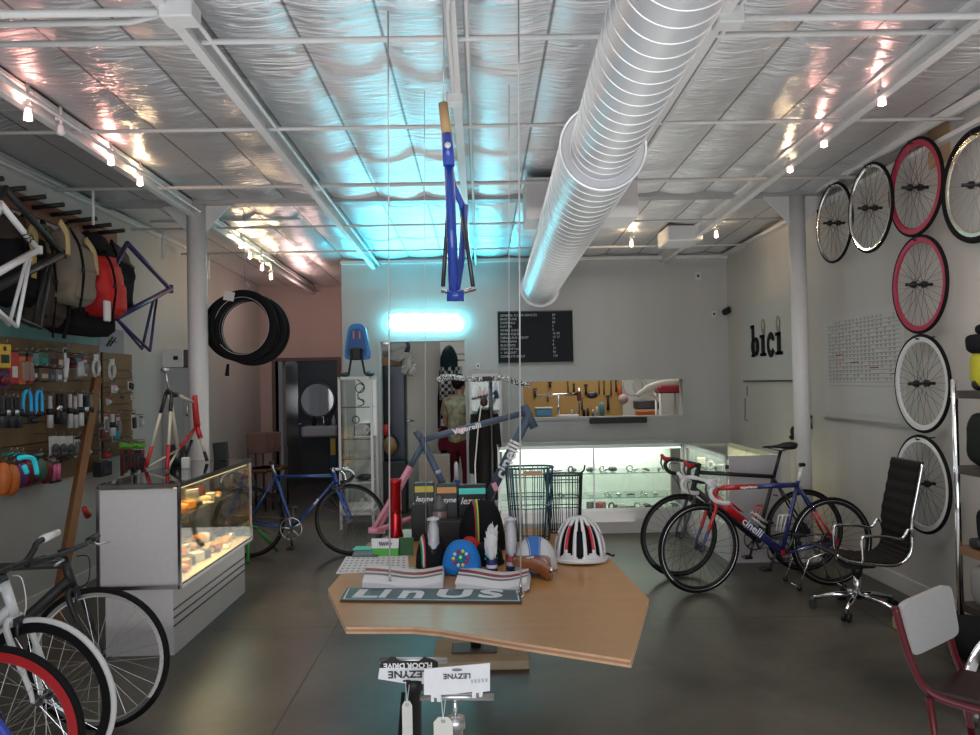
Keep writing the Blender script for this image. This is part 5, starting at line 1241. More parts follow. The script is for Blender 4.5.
# cycling caps
def cap(label, px, pyb, w, h, m, stripe=None, brim=None, crest=False, rz=0, sxy=1.0, band_dir=0, stripes=()):
    q = T(px, pyb); k_ = q.y / F; W, H = w * k_ / 2 * .95, (h - .10 * w) * k_ * .97
    t = thing('cycling_hat', label, 'cap', (q.x, q.y + W * .8, TZ), rz, 'cycling caps on the table')
    def sh(p): 
        s_ = 1 + .05 * math.sin(3 * math.atan2(p.y, p.x) + px) + .03 * noise.noise(p * 22 + V((px, 0, 0))); zz = min(1, max(0, p.z / (H - .004))); s_ *= min(1.5, max(1e-3, 1 - zz * zz) ** -.16); return V((p.x * s_, p.y * s_, p.z))
    part(MB().ell((0, 0, .004), (W, W * sxy, H - .006), n=28, m=14, lo=0, hi=PI / 2, fn=sh), 'crown', m, t)
    part(MB().ring((0, 0, .008), W * .99, .006, 'z', 36, 6), 'band', stripe if (stripe and not stripes) else m, t)
    for (off, wd, ms) in stripes:      # stripes run front to back over the crown
        g = MB(); vs = []
        for i in range(15):
            a_ = PI * i / 14
            for s_ in (-1, 1):
                x = (off + s_ * wd / 2) * W; y = -math.cos(a_) * W * sxy * 1.012 * math.sqrt(max(0, 1 - (x / W) ** 2)); z = .006 + math.sin(a_) * (H - .004) * 1.012 * math.sqrt(max(0, 1 - (x / W) ** 2))
                vs.append(sh(V((x, y, z - .004))) + V((0, 0, .005)))
        g.add(vs, [[2 * i, 2 * i + 2, 2 * i + 3, 2 * i + 1] for i in range(14)], True); part(g, 'stripe', ms, t)
    if brim is not None:
        g = MB(); vs = []
        for i in range(13):
            a_ = brim - .75 + 1.5 * i / 12
            f_2 = math.cos((i / 12 - .5) * PI) ** .6
            vs += [V((math.cos(a_) * W * .96, math.sin(a_) * W * .96, .010)), V((math.cos(a_) * W * (1 + .38 * f_2), math.sin(a_) * W * (1 + .38 * f_2), .006)), V((math.cos(a_) * W * (1 + .38 * f_2), math.sin(a_) * W * (1 + .38 * f_2), .003))]
        g.add(vs, [[3 * i + r_, 3 * i + 3 + r_, 3 * i + 4 + r_, 3 * i + 1 + r_] for i in range(12) for r_ in (0, 1)], True); part(g, 'peak', stripe or m, t)
    return t, W, H
M_CBL = mat('bright blue cotton', (.03, .22, .62), .8, bump=.15, scale=150); M_CWH = mat('white cotton', (.62, .64, .68), .8, bump=.15, scale=150); M_YEL = mat('yellow stripe', (.65, .6, .08), .6); M_GRN = mat('green stripe', (.02, .28, .10), .6)
M_RDS = mat('red stripe', (.45, .03, .05), .6); M_BLS = mat('royal stripe', (.04, .17, .5), .6)
cap('large black cap with yellow and red stripes over the crown, at the rear centre', 483, 552, 50, 56, M_FABK, stripes=[(-.16, .05, M_YEL), (-.21, .05, M_GRN), (-.27, .06, M_RDS)], sxy=.9)
cap('black cap with green, white and red edge stripes, left of the blue cap', 432, 570, 34, 40, M_FABK, stripes=[(-.62, .10, M_GRN), (-.52, .10, M_CWH), (-.42, .10, M_RDS)])
t, W, H = cap('bright blue cap with a colourful flower crest on the front', 461, 575, 42, 37, M_CBL, brim=None)
# crest of small petals
g0 = V((0, -W * 1.0, H * .55)); nrm = V((0, -.8, .55)).normalized(); ux_, uy_ = V((1, 0, 0)), V((0, .55, .8)).normalized()
for k_ in range(10):
    a_ = 2 * PI * k_ / 10; p = g0 + (ux_ * math.cos(a_) * .034 + uy_ * math.sin(a_) * .036) + nrm * .002
    part(MB().ell(p + nrm * -.004 * abs(math.cos(a_)), (.009, .006, .009), n=8, m=6), 'crest_petal', [M_RDS, M_CWH, M_YEL][k_ % 3], t)
part(MB().ell(g0 + nrm * .004, (.016, .008, .018), n=10, m=6), 'crest_heart', M_GRN, t)
part(MB().ell(g0 + nrm * .011, (.008, .004, .008), n=8, m=6), 'crest_centre', M_CWH, t)
cap('red cap with black underside, mostly hidden behind the blue cap', 474, 553, 30, 20, M_REDC, stripe=M_FABK)
cap('white cap with a broad blue stripe, behind the brown saddle', 536, 573, 46, 38, M_CWH, stripes=[(-.03, .34, M_BLS), (-.25, .03, M_BLS), (.19, .03, M_BLS)], brim=None)
t, W, H = cap('black cap with cyan lettering between the two clear tubes', 489, 566, 32, 26, M_FABK)
text('SC', .055, frm(V((W * .15, -W * .97, H * .45)), V((1, 0, 0)), V((0, .45, 1))), mat('cyan lettering', (.05, .6, .7), .5), t, bold=.002)

# rolled caps in clear tubes
def tube_pack(label, px, pyt, pyb, clear=True):
    q = T(px, pyb); H = P(px, pyt, Y=q.y).z - TZ; r = 6 * q.y / F
    t = thing('clear_tube' if clear else 'feather_brush', label, 'tube' if clear else 'brush', (q.x, q.y, TZ + .001))
    g = MB(); g.lathe([(0, 0), (r * .92, 0), (r * .92, H * .09)], n=20); part(g, 'navy_band', mat('navy band', (.02, .03, .14), .5), t)
    part(MB().lathe([(r * .92, H * .09), (r * .92, H * .16)], n=20), 'white_band', M_CWH, t)
    part(MB().lathe([(r * .92, H * .16), (r * .92, H * .27)], n=20), 'red_band' if clear else 'navy_ring', M_RDS if clear else mat('navy band'), t)
    g = MB(); g.ell((0, 0, H * .59), (r * .96, r * .96, H * .38), n=16, m=14, fn=lambda p: p * (1 + .10 * math.sin(p.z * 160 + 3 * math.atan2(p.y, p.x)))); part(g, 'white_roll', M_PAPER, t)
    if clear:
        part(MB().lathe([(r, 0), (r, H * .95)], n=24), 'clear_sleeve', glass_mat('clear plastic', (.93, .94, .96), .16, .08), t); part(MB().lathe([(0, H * .94), (r * 1.02, H * .94), (r * 1.02, H * .975), (r * .35, H * .98), (r * .35, H), (0, H)], n=20), 'cap', mat('frosted cap', (.6, .62, .64), .3), t)
    else:
        g = MB(); rd = random.Random(4)
        for k_ in range(26):
            a_ = 2 * PI * rd.random(); z_ = H * (.25 + .6 * rd.random()); g.tube([V((0, 0, z_)), V((math.cos(a_) * r * .8, math.sin(a_) * r * .8, z_ + .02)), V((math.cos(a_) * r * 1.15, math.sin(a_) * r * 1.15, z_ + .05))], [.010, .008, .002], 6, flat=.4)
        part(g, 'feather_tuft', M_PAPER, t)
    return t
tube_pack('clear tube with a rolled white item and tricolour base, left of the blue cap', 434, 517, 569)
tube_pack('clear tube with a rolled white item and tricolour base, before the white cap', 511.5, 517, 570)
tube_pack('white feathery roll with a navy and white base standing between the clear tubes', 492, 524, 572, False)

# brown leather saddle
q = T(541, 578); k_ = q.y / F
t = thing('leather_saddle', 'glossy brown leather bicycle saddle lying nose forward', 'saddle', (q.x, q.y + .05, TZ + .0), rot=(.04, 0, .42)); t.scale = (1.12, .95, 1.0)
Ms = mat('brown leather', (.28, .09, .03), .25, coat=.4, scale=8, noise_amt=.25)
prof = [(.16, .066, .075, .0), (.13, .085, .08, .0), (.08, .088, .085, .0), (.03, .066, .085, .0), (-.02, .04, .082, .003), (-.07, .028, .076, .006), (-.10, .020, .066, .008), (-.115, .008, .055, .01)]
g = MB(); n = 14; vs = []
for (u_, w_, h_, o_) in prof:
    for i in range(n + 1):
        a_ = PI * i / n; vs.append(V((w_ * math.cos(a_) * 1.0 + .0, u_, h_ - (1 - math.sin(a_) ** .5) * .05)))
g.add(vs, [[i * (n + 1) + j, i * (n + 1) + j + 1, (i + 1) * (n + 1) + j + 1, (i + 1) * (n + 1) + j] for i in range(len(prof) - 1) for j in range(n)], True)
g.v = [(v[0] + .05 * v[1], v[1], v[2]) for v in g.v]
part(g, 'leather_top', Ms, t)
part(MB().tube(smooth_path([(.03, .12, .03), (.025, .02, .006), (.012, -.06, .03), (.0, -.10, .045)], 4), .004, 6).tube(smooth_path([(-.03, .12, .03), (-.025, .02, .006), (-.012, -.06, .03), (-.002, -.10, .045)], 4), .004, 6), 'saddle_rail', M_STEEL, t)
part(MB().ell((.005, -.108, .05), (.012, .01, .014), n=10, m=6), 'nose_rivet', M_STEEL, t)
part(MB().tube([(-.055, .02, .085), (-.03, -.0, .092)], .003, 5), 'white_mark', M_WHITE, t)

# helmet
q = T(582, 563); k_ = q.y / F; W, H, L = 26.5 * k_, 46 * k_, .145
t = thing('cycling_helmet', 'white and black vented cycling helmet with red accents at the right of the table', 'helmet', (q.x, q.y + .08, TZ + .0), rz=-.12)
Mh, Mr, Mk = mat('helmet white shell', (.72, .73, .76), .25, coat=.5), mat('helmet red accent', (.6, .03, .05), .3), mat('helmet black foam', (.008, .008, .012), .6)
def hshape(p):
    zz = min(1, max(0, p.z / H)); s_ = max(1e-3, 1 - zz * zz) ** -.13
    return V((p.x * s_, p.y * s_, p.z * .98 + .008))
part(MB().ell((0, 0, .0), (W * .86, L * .86, H - .030), n=40, m=16, lo=.02, hi=PI / 2, fn=hshape), 'black_liner', Mk, t)
# shell: grid over the dome with long tapering vents cut through it
NT, NP = 132, 40; g = MB(); vs = []; keep = []
ribs = [-2.6, -2.0, -1.5, -1.02, -.60, -.20, .20, .60, 1.02, 1.5, 2.0, 2.6]
def is_rib(th, ph):              # th: angle from the brow, ph: 0 crown .. 1 rim
    if ph < .13: return True
    k_ = .45 + .55 * min(1, (ph - .1) / .75)
    d_ = min(abs(th - r_ * 1.0) * max(.25, math.sin(ph * PI / 2)) for r_ in ribs)
    lim = .93 - .07 * abs(math.sin(th * 3.5))
    if ph > lim: return True
    wv_ = .038 + .035 * ph
    if abs(ph - (.50 + .1 * math.cos(th * 5))) < .025 and abs(th) > 1.1: return True
    return d_ < wv_
for i in range(NP + 1):
    ph = i / NP
    for j in range(NT):
        th = -PI + 2 * PI * j / NT; a_ = ph * PI / 2
        vs.append(hshape(V((W * math.sin(a_) * math.sin(th), -L * math.sin(a_) * math.cos(th), (H - .012) * math.cos(a_)))))
g.add(vs, [], True); fs_ = []
for i in range(NP):
    for j in range(NT):
        if is_rib(-PI + 2 * PI * (j + .5) / NT, (i + .5) / NP):
            g.f.append([i * NT + j, (i + 1) * NT + j, (i + 1) * NT + (j + 1) % NT, i * NT + (j + 1) % NT]); g.sm.append(True)
            th_ = abs(-PI + 2 * PI * (j + .5) / NT); g.mi.append(1 if (.46 < th_ < .60 and .35 < i / NP < .8) or (1.24 < th_ < 1.36 and .5 < i / NP < .85) else 0)
sh_ = part(g, 'vented_shell', [Mh, Mr], t)
so = sh_.modifiers.new('thickness', 'SOLIDIFY'); so.thickness = .012; so.offset = -1
part(MB().tube([V((W * 1.0 * math.sin(a_), -L * math.cos(a_), .014 + .006 * math.cos(2 * a_))) for a_ in [2 * PI * i / 40 for i in range(40)]], .012, 8, closed=True), 'brow_rim', Mh, t)
part(MB().tube(smooth_path([V((W * .8, .06, .02)), V((W * 1.1, .08, .012)), V((W * 1.25, .05, .008)), V((W * 1.32, .07, .008))], 4), .005, 6), 'strap', M_FABK, t)

# wire baskets
def basket(label, px0, px1, pyt, pyb, m, Y, taper=.8, extra=None, oval=.62):
    a, b_ = P(px0, pyt, Y=Y), P(px1, pyt, Y=Y); zt = a.z; cx_ = (a.x + b_.x) / 2; R_ = (b_.x - a.x) / 2; zb = TZ + .006
    t = thing('wire_basket', label, 'basket', (cx_, Y, TZ), group='wire baskets on the table'); H = zt - TZ
    def rp(u, z): 
        s_ = taper + (1 - taper) * z; return V((R_ * s_ * math.copysign(abs(math.cos(u)) ** .7, math.cos(u)), R_ * oval * s_ * math.copysign(abs(math.sin(u)) ** .7, math.sin(u)), .006 + (H - .01) * z))
    part(MB().tube([rp(2 * PI * i / 40, 1) for i in range(40)], .0055, 6, closed=True), 'rim', m, t)
    g = MB()
    for z in (.02, .45, .62, .88): g.tube([rp(2 * PI * i / 40, z) for i in range(40)], .0028, 5, closed=True)
    for i in range(34): g.tube([rp(2 * PI * i / 34, 0), rp(2 * PI * i / 34, 1)], .0022, 4)
    for i in range(8): x = R_ * taper * (-.8 + 1.6 * i / 7); g.tube([(x, -R_ * oval * taper * .85, .008), (x, R_ * oval * taper * .85, .008)], .002, 4)
    part(g, 'wire_mesh', m, t)
    return t, R_, H
t, R_, H = basket('teal wire bicycle basket with a cardboard label, behind the tubes', 505, 553, 467, 535, mat('teal coated wire', (.02, .09, .12), .4), 4.55)
part(MB().box((.015, -R_ * .64, H * .93), (.11, .003, .025)), 'cardboard_label', mat('cardboard label', (.5, .3, .18), .7), t)
for s_ in (-1, 1): part(MB().tube([(s_ * R_ * .75, -R_ * .62, H), (s_ * R_ * .55, -R_ * .45, .01)], .006, 6), 'side_wire', mat('teal coated wire'), t)
part(MB().lathe([(.018, 0), (.02, .003)], (.1, -R_ * .6, H * .55), 14, Matrix.Rotation(PI / 2, 3, 'X')), 'emblem', M_STEEL, t)
t, R_, H = basket('black wire bicycle basket with handle hooks, behind the helmet', 545, 582, 474, 530, mat('black coated wire', (.02, .025, .03), .4), 4.75, taper=.85)
part(MB().tube(smooth_path([(R_ * .9, 0, H), (R_ * 1.1, -.01, H + .02), (R_ * 1.15, -.01, H + .05)], 4), .005, 6), 'hook', M_BLACK, t)

# ------------------------------------------------------------------ floor pumps in front
def pump(label, Y, px0, px1, py, m_sh, shx, w, M_=None):
    a, b_ = P(px0, py, Y=Y), P(px1, py, Y=Y); cx_ = P(shx, py, Y=Y).x; hz = (a.z + b_.z) / 2
    t = thing('floor_pump', label, 'pump', (cx_, Y, 0), world=True)
    part(MB().cyl(V((a.x, Y, a.z)), V((b_.x, Y, b_.z)), .010, n=14), 'handle', M_STEEL, t)
    part(MB().lathe([(0, 0), (w, 0), (w, .02), (w * .9, .03), (w * .9, hz - .12), (w * 1.2, hz - .12), (w * 1.2, hz - .09), (.006, hz - .085)], (cx_, Y, .03), 18), 'barrel', m_sh, t)
    part(MB().cyl((cx_, Y, hz - .07), (cx_, Y, hz), .006, n=8), 'piston_rod', M_CHROME, t)
    part(MB().bx(cx_ - .12, cx_ + .12, Y - .025, Y + .025, 0, .015, bev=.004).bx(cx_ - .02, cx_ + .02, Y - .02, Y + .12, 0, .015), 'foot', M_BLACK, t)
    part(MB().cyl((cx_ + .0, Y - .04, .10), (cx_, Y - .02, .10), .045, n=24), 'gauge', M_WHITE, t)
    part(MB().tube(smooth_path([(cx_ - w, Y, .07), (cx_ - .09, Y, .1), (cx_ - .06, Y, .4), (cx_ - w * 1.5, Y, hz - .1)], 6), .006, 6), 'hose', M_RUBBER, t)
    return t, a, b_
M_TAGW = mat('white tag card', (.72, .73, .76), .5)
t, a, b_1 = pump('black shafted floor pump with a black and white folded card on its handle', 2.5, 380, 447, 660.5, M_BLACK, 414, .024)
y = 2.485
def fq(pts, m, name, t, y, th=.002): return part(MB().prism([P(px, py, Y=y) for (px, py) in pts], (0, th, 0)), name, m, t)
fq([(379.5, 668), (438, 668), (438, 662), (432, 659), (424, 657), (419, 661), (399, 661), (395, 657), (390, 657), (386, 660), (381, 662)], M_BLACK, 'black_card', t, y)
fq([(379.5, 668), (438, 668), (436, 684), (408, 684), (378, 679)], M_TAGW, 'white_card', t, y)
def txt_px(s_, size, px, py, y, t, m, rot180=False, **k):
    q = P(px, py, Y=y); d = -1 if rot180 else 1; text(s_, size, frm(q, V((d, 0, 0)), V((0, 0, d))), m, t, **k)
txt_px('FLOOR DRIVE', .0235, 408, 665.5, y - .003, t, M_LETW, True, bold=.0008, sx=1.05)
txt_px('LEZYNE', .031, 408, 674, y - .003, t, M_LETK, True, bold=.0006, sx=1.15)
q = P(407, 681, Y=y - .003); part(MB().ell(q, (.014, .001, .004), n=10, m=6), 'logo_mark', M_BLACK, t)
def price_tag(label, px, pyt, pyb, y, w, s_=None):
    a, b_ = P(px, pyt, Y=y), P(px, pyb, Y=y); h = a.z - b_.z
    t = thing('price_tag', label, 'tag', (a.x, y, b_.z), world=True); hw = w / 2
    part(MB().prism([(a.x - hw, y, b_.z), (a.x + hw, y, b_.z), (a.x + hw, y, a.z - .015), (a.x + hw * .5, y, a.z), (a.x - hw * .5, y, a.z), (a.x - hw, y, a.z - .015)], (0, .0015, 0)), 'card', mat('cream card', (.62, .62, .58), .6), t)
    part(MB().ring((a.x, y - .001, a.z - .012), .004, .0015, 'y', 12, 4), 'eyelet', M_STEEL, t)
    part(MB().tube([(a.x, y - .001, a.z - .01), (a.x - .004, y + .002, a.z + .06)], .001, 4).tube([(a.x, y - .001, a.z - .01), (a.x + .008, y + .002, a.z + .05)], .001, 4), 'string', M_WHITE, t)
    if s_: text(s_, .03, frm(V((a.x, y - .002, (a.z + b_.z) / 2 - .01)), V((0, 0, -1)), V((1, 0, 0))), M_LETK, t)
    return t
price_tag('narrow cream price tag hanging from the black floor pump', 407, 701, 748, 2.47, .032)
t, a, b_1 = pump('silver shafted floor pump with a broad white card on its handle', 2.34, 420, 494, 697, M_STEEL, 455, .024)
y = 2.325
fq([(424, 669), (490, 663), (490, 691), (483, 692), (482, 697), (479, 697), (479, 693), (476, 693), (476, 698), (472, 698), (472, 692), (441, 695), (441, 702), (437, 702), (437, 698), (434, 698), (434, 702), (431, 702), (431, 695), (424, 695)], M_TAGW, 'white_card', t, y)
txt_px('LEZYNE', .021, 457, 676, y - .003, t, M_LETK, True, bold=.0003, sx=1.1)
q = P(457, 670, Y=y - .003); part(MB().ell(q, (.016, .001, .004), n=12, m=6), 'hang_slot', mat('grey print'), t)
for i_ in range(5): part(MB().box(P(472 + i_ * 3.6, 681.5 - i_ * .3, Y=y - .002), (.006, .001, .010)), 'printed_mark', mat('pale print', (.45, .47, .5), .6), t)
price_tag('broad cream price tag hanging from the silver floor pump', 443, 717, 765, 2.31, .056, '175')
# ------------------------------------------------------------------ back display counter
def case(name_label, x0, x1, y0, y1, zt, zb, glass_sides, end=None, shelves=(.36, .62), loc=None):
    t = thing('display_counter', name_label, 'display case', ((x0 + x1) / 2, (y0 + y1) / 2, 0), world=True)
    part(MB().bx(x0, x1, y0, y1, 0, zb), 'plinth', M_OFF, t)
    r = .012; g = MB()
    for (x, y) in ((x0, y0), (x1, y0), (x0, y1), (x1, y1)): g.bx(x - r, x + r, y - r, y + r, zb, zt)
    for z in (zb, zt - .03):
        for x in (x0, x1): g.bx(x - r, x + r, y0, y1, z, z + .03)
        for y in (y0, y1): g.bx(x0, x1, y - r, y + r, z, z + .03)
    part(g, 'metal_frame', mat('pale satin aluminium', (.62, .64, .64), .4, .3), t)
    for s in glass_sides:
        g = MB()
        if s == 'f': g.bx(x0, x1, y0 - .003, y0 + .003, zb, zt)
        if s == 'l': g.bx(x0 - .003, x0 + .003, y0, y1, zb, zt)
        part(g, 'glass_pane', M_GLASS, t)
    part(MB().bx(x0, x1, y0, y1, zt, zt + .008), 'glass_top', M_GLASSG, t)
    for z in shelves: part(MB().bx(x0 + .02, x1 - .02, y0 + .06, y1 - .03, z, z + .008), 'glass_shelf', mat('shelf glass', (.35, .50, .46), .2, noise_amt=.05) if False else M_GLASSG, t)
    for z in shelves: part(MB().bx(x0 + .02, x1 - .02, y0 + .055, y0 + .06, z, z + .008), 'shelf_edge', mat('green shelf edge', (.22, .42, .36), .3), t)
    return t
CX0, CX1, CY0, CY1, CZ = .18, 2.12, 8.3, 8.86, .93
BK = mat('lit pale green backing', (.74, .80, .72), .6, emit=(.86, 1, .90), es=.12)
t = case('long glass counter at the back, lit pale green, two glass shelves', CX0, CX1, CY0, CY1, CZ, .235, 'f')
part(MB().bx(CX0, CX1, CY1 - .02, CY1, .235, CZ), 'back_panel', BK, t)
part(MB().bx(CX0, CX1, CY0 + .01, CY0 + .04, CZ - .045, CZ - .03), 'light_strip', mat('cool light strip', (1, 1, 1), .5, emit=(.85, 1, .95), es=2), t)
q = P(594, 480, Y=CY0); part(MB().bx(q.x - .008, q.x + .008, CY0 - .006, CY0 + .006, .235, CZ), 'mullion', M_STEEL, t)
light('counter_light', 'AREA', ((CX0 + CX1) / 2, CY0 + .3, CZ - .035), 11, (.97, 1, .93), 1.8, (0, 0, 0), .4)
ex0, ex1 = P(727, 500, Y=6.9).x, P(780, 500, Y=6.9).x
t2 = case('short glass counter wing reaching forward behind the road bikes', 2.15, ex1, 6.9, 8.28, CZ, .30, 'l', shelves=(.50, .72))
part(MB().bx(2.17, ex1, 6.86, 6.9, 0, CZ - .0), 'end_panel', mat('pale lilac laminate', (.50, .48, .50), .45), t2)
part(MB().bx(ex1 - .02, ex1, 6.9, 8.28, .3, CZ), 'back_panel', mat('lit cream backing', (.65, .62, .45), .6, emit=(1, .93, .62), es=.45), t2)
light('wing_light', 'AREA', (2.4, 7.6, CZ - .04), 6, (1, .95, .72), .4, (0, 0, 0), 1.3)
solo(MB().bx(ex1 + .0, ex1 + .14, 7.0, 7.05, 0, .95), 'upright_board', mat('pale plaster panel', (.55, .54, .53), .6), 'pale upright panel standing just right of the counter wing', 'panel')
q = P(727, 467, Y=6.85); solo(MB().box(q, (.03, .012, .035)), 'lock_plate', M_DSTEEL, 'small grey lock plate on the wing end panel', 'lock')
rnd = random.Random(5)
cc_ = [('black', (.02, .02, .02)), ('silver', (.55, .55, .56)), ('white', (.7, .7, .7)), ('grey', (.12, .12, .13)), ('red', (.5, .03, .03))]
for (px, k) in ((530, 2), (546, 4), (557, 3), (570, 4), (590, 3), (601, 4), (612, 3), (629, 4), (645, 2), (658, 2)):
    q = P(px, 455, Y=8.5); c_ = cc_[(0, 1, 1, 0, 0, 1, 0, 1, 0, 3)[(529 + px) % 10 if False else [530, 546, 557, 570, 590, 601, 612, 629, 645, 658].index(px)]]
    goods(q.x, 8.48, .629, c_, '%s part on the upper shelf of the back counter, %s from left' % (c_[0], ORD[[530, 546, 557, 570, 590, 601, 612, 629, 645, 658].index(px)]), k, 1.1)
L_ = [540, 560, 578, 592, 606, 618, 630, 642, 655, 668]
for i, px in enumerate(L_):
    q = P(px, 485, Y=8.5); c_ = cc_[(1, 3, 1, 2, 1)[i % 5]]; goods(q.x, 8.47, .369, c_, 'small %s fitting on the back counter lower shelf, %s from left' % (c_[0], ORD[i]), (2, 4, 3)[i % 3], .7)
L_ = [592, 600, 611, 621, 629, 637, 646, 655, 664, 673]
for i, px in enumerate(L_):
    q = P(px, 510, Y=8.45); c_ = [cc_[0], cc_[4], cc_[0], cc_[2], cc_[0], cc_[2], cc_[3], cc_[0], cc_[2], cc_[3]][i]
    goods(q.x, 8.42, .236, c_, '%s item on the base of the back counter, %s from left' % (c_[0], ORD[i]), 0 if i < 2 else (3, 5, 4)[i % 3], 1.1)
for i in range(7):
    for j, z in enumerate((.301, .509, .729)):
        c_ = [('amber', (.6, .33, .06)), ('white', (.7, .7, .7)), ('black', (.02, .02, .02)), ('cream', (.7, .6, .4)), ('silver', (.55, .55, .55)), ('brown', (.2, .08, .03)), ('grey', (.2, .2, .2))][(i + 2 * j) % 7]
        goods(2.27 + .05 * (i % 2), 7.1 + i * .17, z, c_, '%s item on the %s of the counter wing, %s from the front' % (c_[0], ('base', 'lower shelf', 'upper shelf')[j], ORD[i]), (0, 3, 4, 1)[(i + j) % 4], 1.0)

# ------------------------------------------------------------------ wall things at the back
a, b_1 = P(497.5, 313, Y=YB - .02), P(573.5, 362.5, Y=YB - .02)
t = thing('menu_board', 'black letter board with rows of small white letters and prices', 'sign', ((a.x + b_1.x) / 2, YB, b_1.z), world=True)
part(MB().bx(a.x, b_1.x, YB - .025, YB - .001, b_1.z, a.z + .02, bev=.003), 'board', mat('black felt', (.025, .028, .032), .7), t)
g = MB(); g.bx(a.x, b_1.x, YB - .03, YB - .022, b_1.z, b_1.z + .012).bx(a.x, b_1.x, YB - .03, YB - .022, a.z + .008, a.z + .02); part(g, 'edge', M_DSTEEL, t)
lines = [('GENERAL FLOOR SERVICES', '60'), ('BASIC TUNE', '75'), ('OVERHAUL', '85'), ('FLAT FIX', '5'), ('WHEEL BUILD', '5'), ('BRAKE ADJUST', '15 20'), ('DERAILLEUR ADJUST', '15 17'), ('WRAP BARS', '5'), ('BUILD BIKE', '8'), ('STEM INSTALL', '15'), ('+  HEADSET', '90'), ('COMPLETE BUILD', '150')]
for i, (s_, p_) in enumerate(lines):
    z = a.z - .035 - i * .0465
    text(s_, .040, frm(V((a.x + .03, YB - .027, z)), V((1, 0, 0)), V((0, 0, 1))), mat('dim white letters', (.55, .57, .58), .6), t, align='LEFT', ext=.0003, sx=.95)
    text(p_, .040, frm(V((a.x + .68, YB - .027, z)), V((1, 0, 0)), V((0, 0, 1))), mat('dim white letters'), t, align='LEFT', ext=.0003)
a, b_1 = P(590, 418, Y=YB - .06), P(647, 422.5, Y=YB - .06)
solo(MB().bx(a.x, b_1.x, YB - .07, YB - .001, b_1.z, a.z, bev=.004), 'wall_shelf', M_BLACK, 'thin black ledge under the workshop opening', 'shelf')
q = P(727.5, 311, Y=YB - .1)
t = thing('security_camera', 'small black security camera in the back right corner', 'camera', q, 0, world=True)
part(MB().cyl(q + V((-.05, -.05, -.02)), q + V((.05, .04, .03)), .04, n=16), 'body', M_BLACK, t); part(MB().cyl(q, V((q.x + .02, YB, q.z + .02)), .012, n=8), 'bracket', M_BLACK, t)
for (px, py, s_, lab) in ((714, 314, .06, 'small pale switch plate left of the security camera'), (698, 276, .07, 'small white plate high on the back wall right of the duct'), (478, 366, .05, 'pale power outlet on the wall above the zebra pattern bar')):
    q = P(px, py, Y=YB - .006); solo(MB().box(q, (s_, .012, s_ * 1.4), bev=.003).box(q + V((0, -.007, 0)), (s_ * .4, .006, s_ * .5), mi=1), 'wall_plate', [M_WHITEP, M_DSTEEL], lab, 'wall plate')
q = P(680, 232, Y=8.2)
t = thing('projector', 'white ceiling heater box with dark mounts right of the duct', 'ceiling unit', (q.x, q.y, q.z), world=True)
a, b_1 = P(668, 225, Y=8.1), P(703, 240, Y=8.1)
part(MB().bx(a.x, b_1.x, 8.1, 8.6, b_1.z, a.z, bev=.01), 'housing', M_WHITE, t); part(MB().bx(a.x + .1, b_1.x - .1, 8.2, 8.5, a.z, cz(8.3) - .05), 'mount', M_DSTEEL, t)
solo(MB().tube(smooth_path([P(692, 216, Y=8.1), P(712, 208, Y=8.1), P(735, 213, Y=8.1), P(770, 207, Y=8.1)], 6), .012, 6), 'power_cable', M_BLACK, 'black power cable looping from the ceiling unit to the right', 'cable')
solo(MB().tube([P(150, 222, Y=7.6), P(300, 219, Y=7.6)], .01, 6), 'conduit', M_BEAM, 'thin pipe behind the left column', 'pipe', 'ceiling conduits')

# workshop seen through the opening
Yw = 11.2; w0, w1 = P(500, 400, Y=Yw).x, P(622, 400, Y=Yw).x
M_PEG = mat('tan pegboard', (.43, .27, .10), .6, scale=3)
solo(MB().bx(w0 - .3, w1, Yw, Yw + .03, .8, 2.2), 'pegboard', M_PEG, 'tan pegboard with tools seen through the workshop opening', 'pegboard')
solo(MB().bx(w0 - .3, 3.0, Yw - .65, Yw, .94, .98), 'workbench', mat('bench top', (.3, .28, .25), .5), 'workbench running along behind the opening', 'workbench')
tl = [(535, 393, 8, 3), (550, 385, 5, 3), (568, 387, 14, 1.4), (586, 390, 10, 3), (599, 386, 16, 1.4), (604, 388, 14, 1.3), (611, 387, 18, 1.5), (616, 386, 12, 1.8), (548, 398, 7, 1.6), (608, 403, 14, 3), (582, 404, 12, 2), (574, 388, 8, 2.2)]
for i, (px, py, h, w) in enumerate(tl):
    k_ = Yw / F; q = P(px, py, Y=Yw - .015); w_, h_ = w * k_, h * k_
    g = MB(); g.tube([q + V((0, 0, h_ / 2)), q + V((0, 0, 0)), q - V((0, 0, h_ / 2))], [w_ * .3, w_ * .35, w_ * .5], 8); g.box(q + V((0, 0, h_ / 2)), (w_ * 1.2, .015, w_ * .5))
    solo(g, 'hand_tool', [M_DSTEEL, M_BLACK][i % 2], 'dark hand tool hung on the tan pegboard, %s from left' % ORD[sorted(range(len(tl)), key=lambda k: tl[k][0]).index(i)], 'tool')
t = thing('repair_stand', 'chrome bicycle repair stand with a long horizontal arm in the workshop', 'repair stand', P(560, 417, Y=10.5), world=True)
yy = 10.5; part(MB().tube([P(537, 395.5, Y=yy), P(577, 394, Y=yy)], .02, 10), 'arm', M_CHROME, t); part(MB().tube([P(558, 395, Y=yy), P(559, 418, Y=yy)], .018, 8), 'post', M_CHROME, t)
part(MB().box(P(579, 396, Y=yy), (.05, .06, .13), bev=.01), 'clamp', mat('dark maroon', (.12, .02, .03), .4), t); part(MB().tube([P(579, 388, Y=yy), P(579, 414, Y=yy)], .014, 8), 'upright', M_STEEL, t); part(MB().ell(P(592, 395, Y=yy), (.08, .04, .05), n=12, m=8), 'jaw', M_DSTEEL, t)
yy = 10.4
def wthing(nm, lab, ca, mb, m): return solo(mb, nm, m, lab, ca)
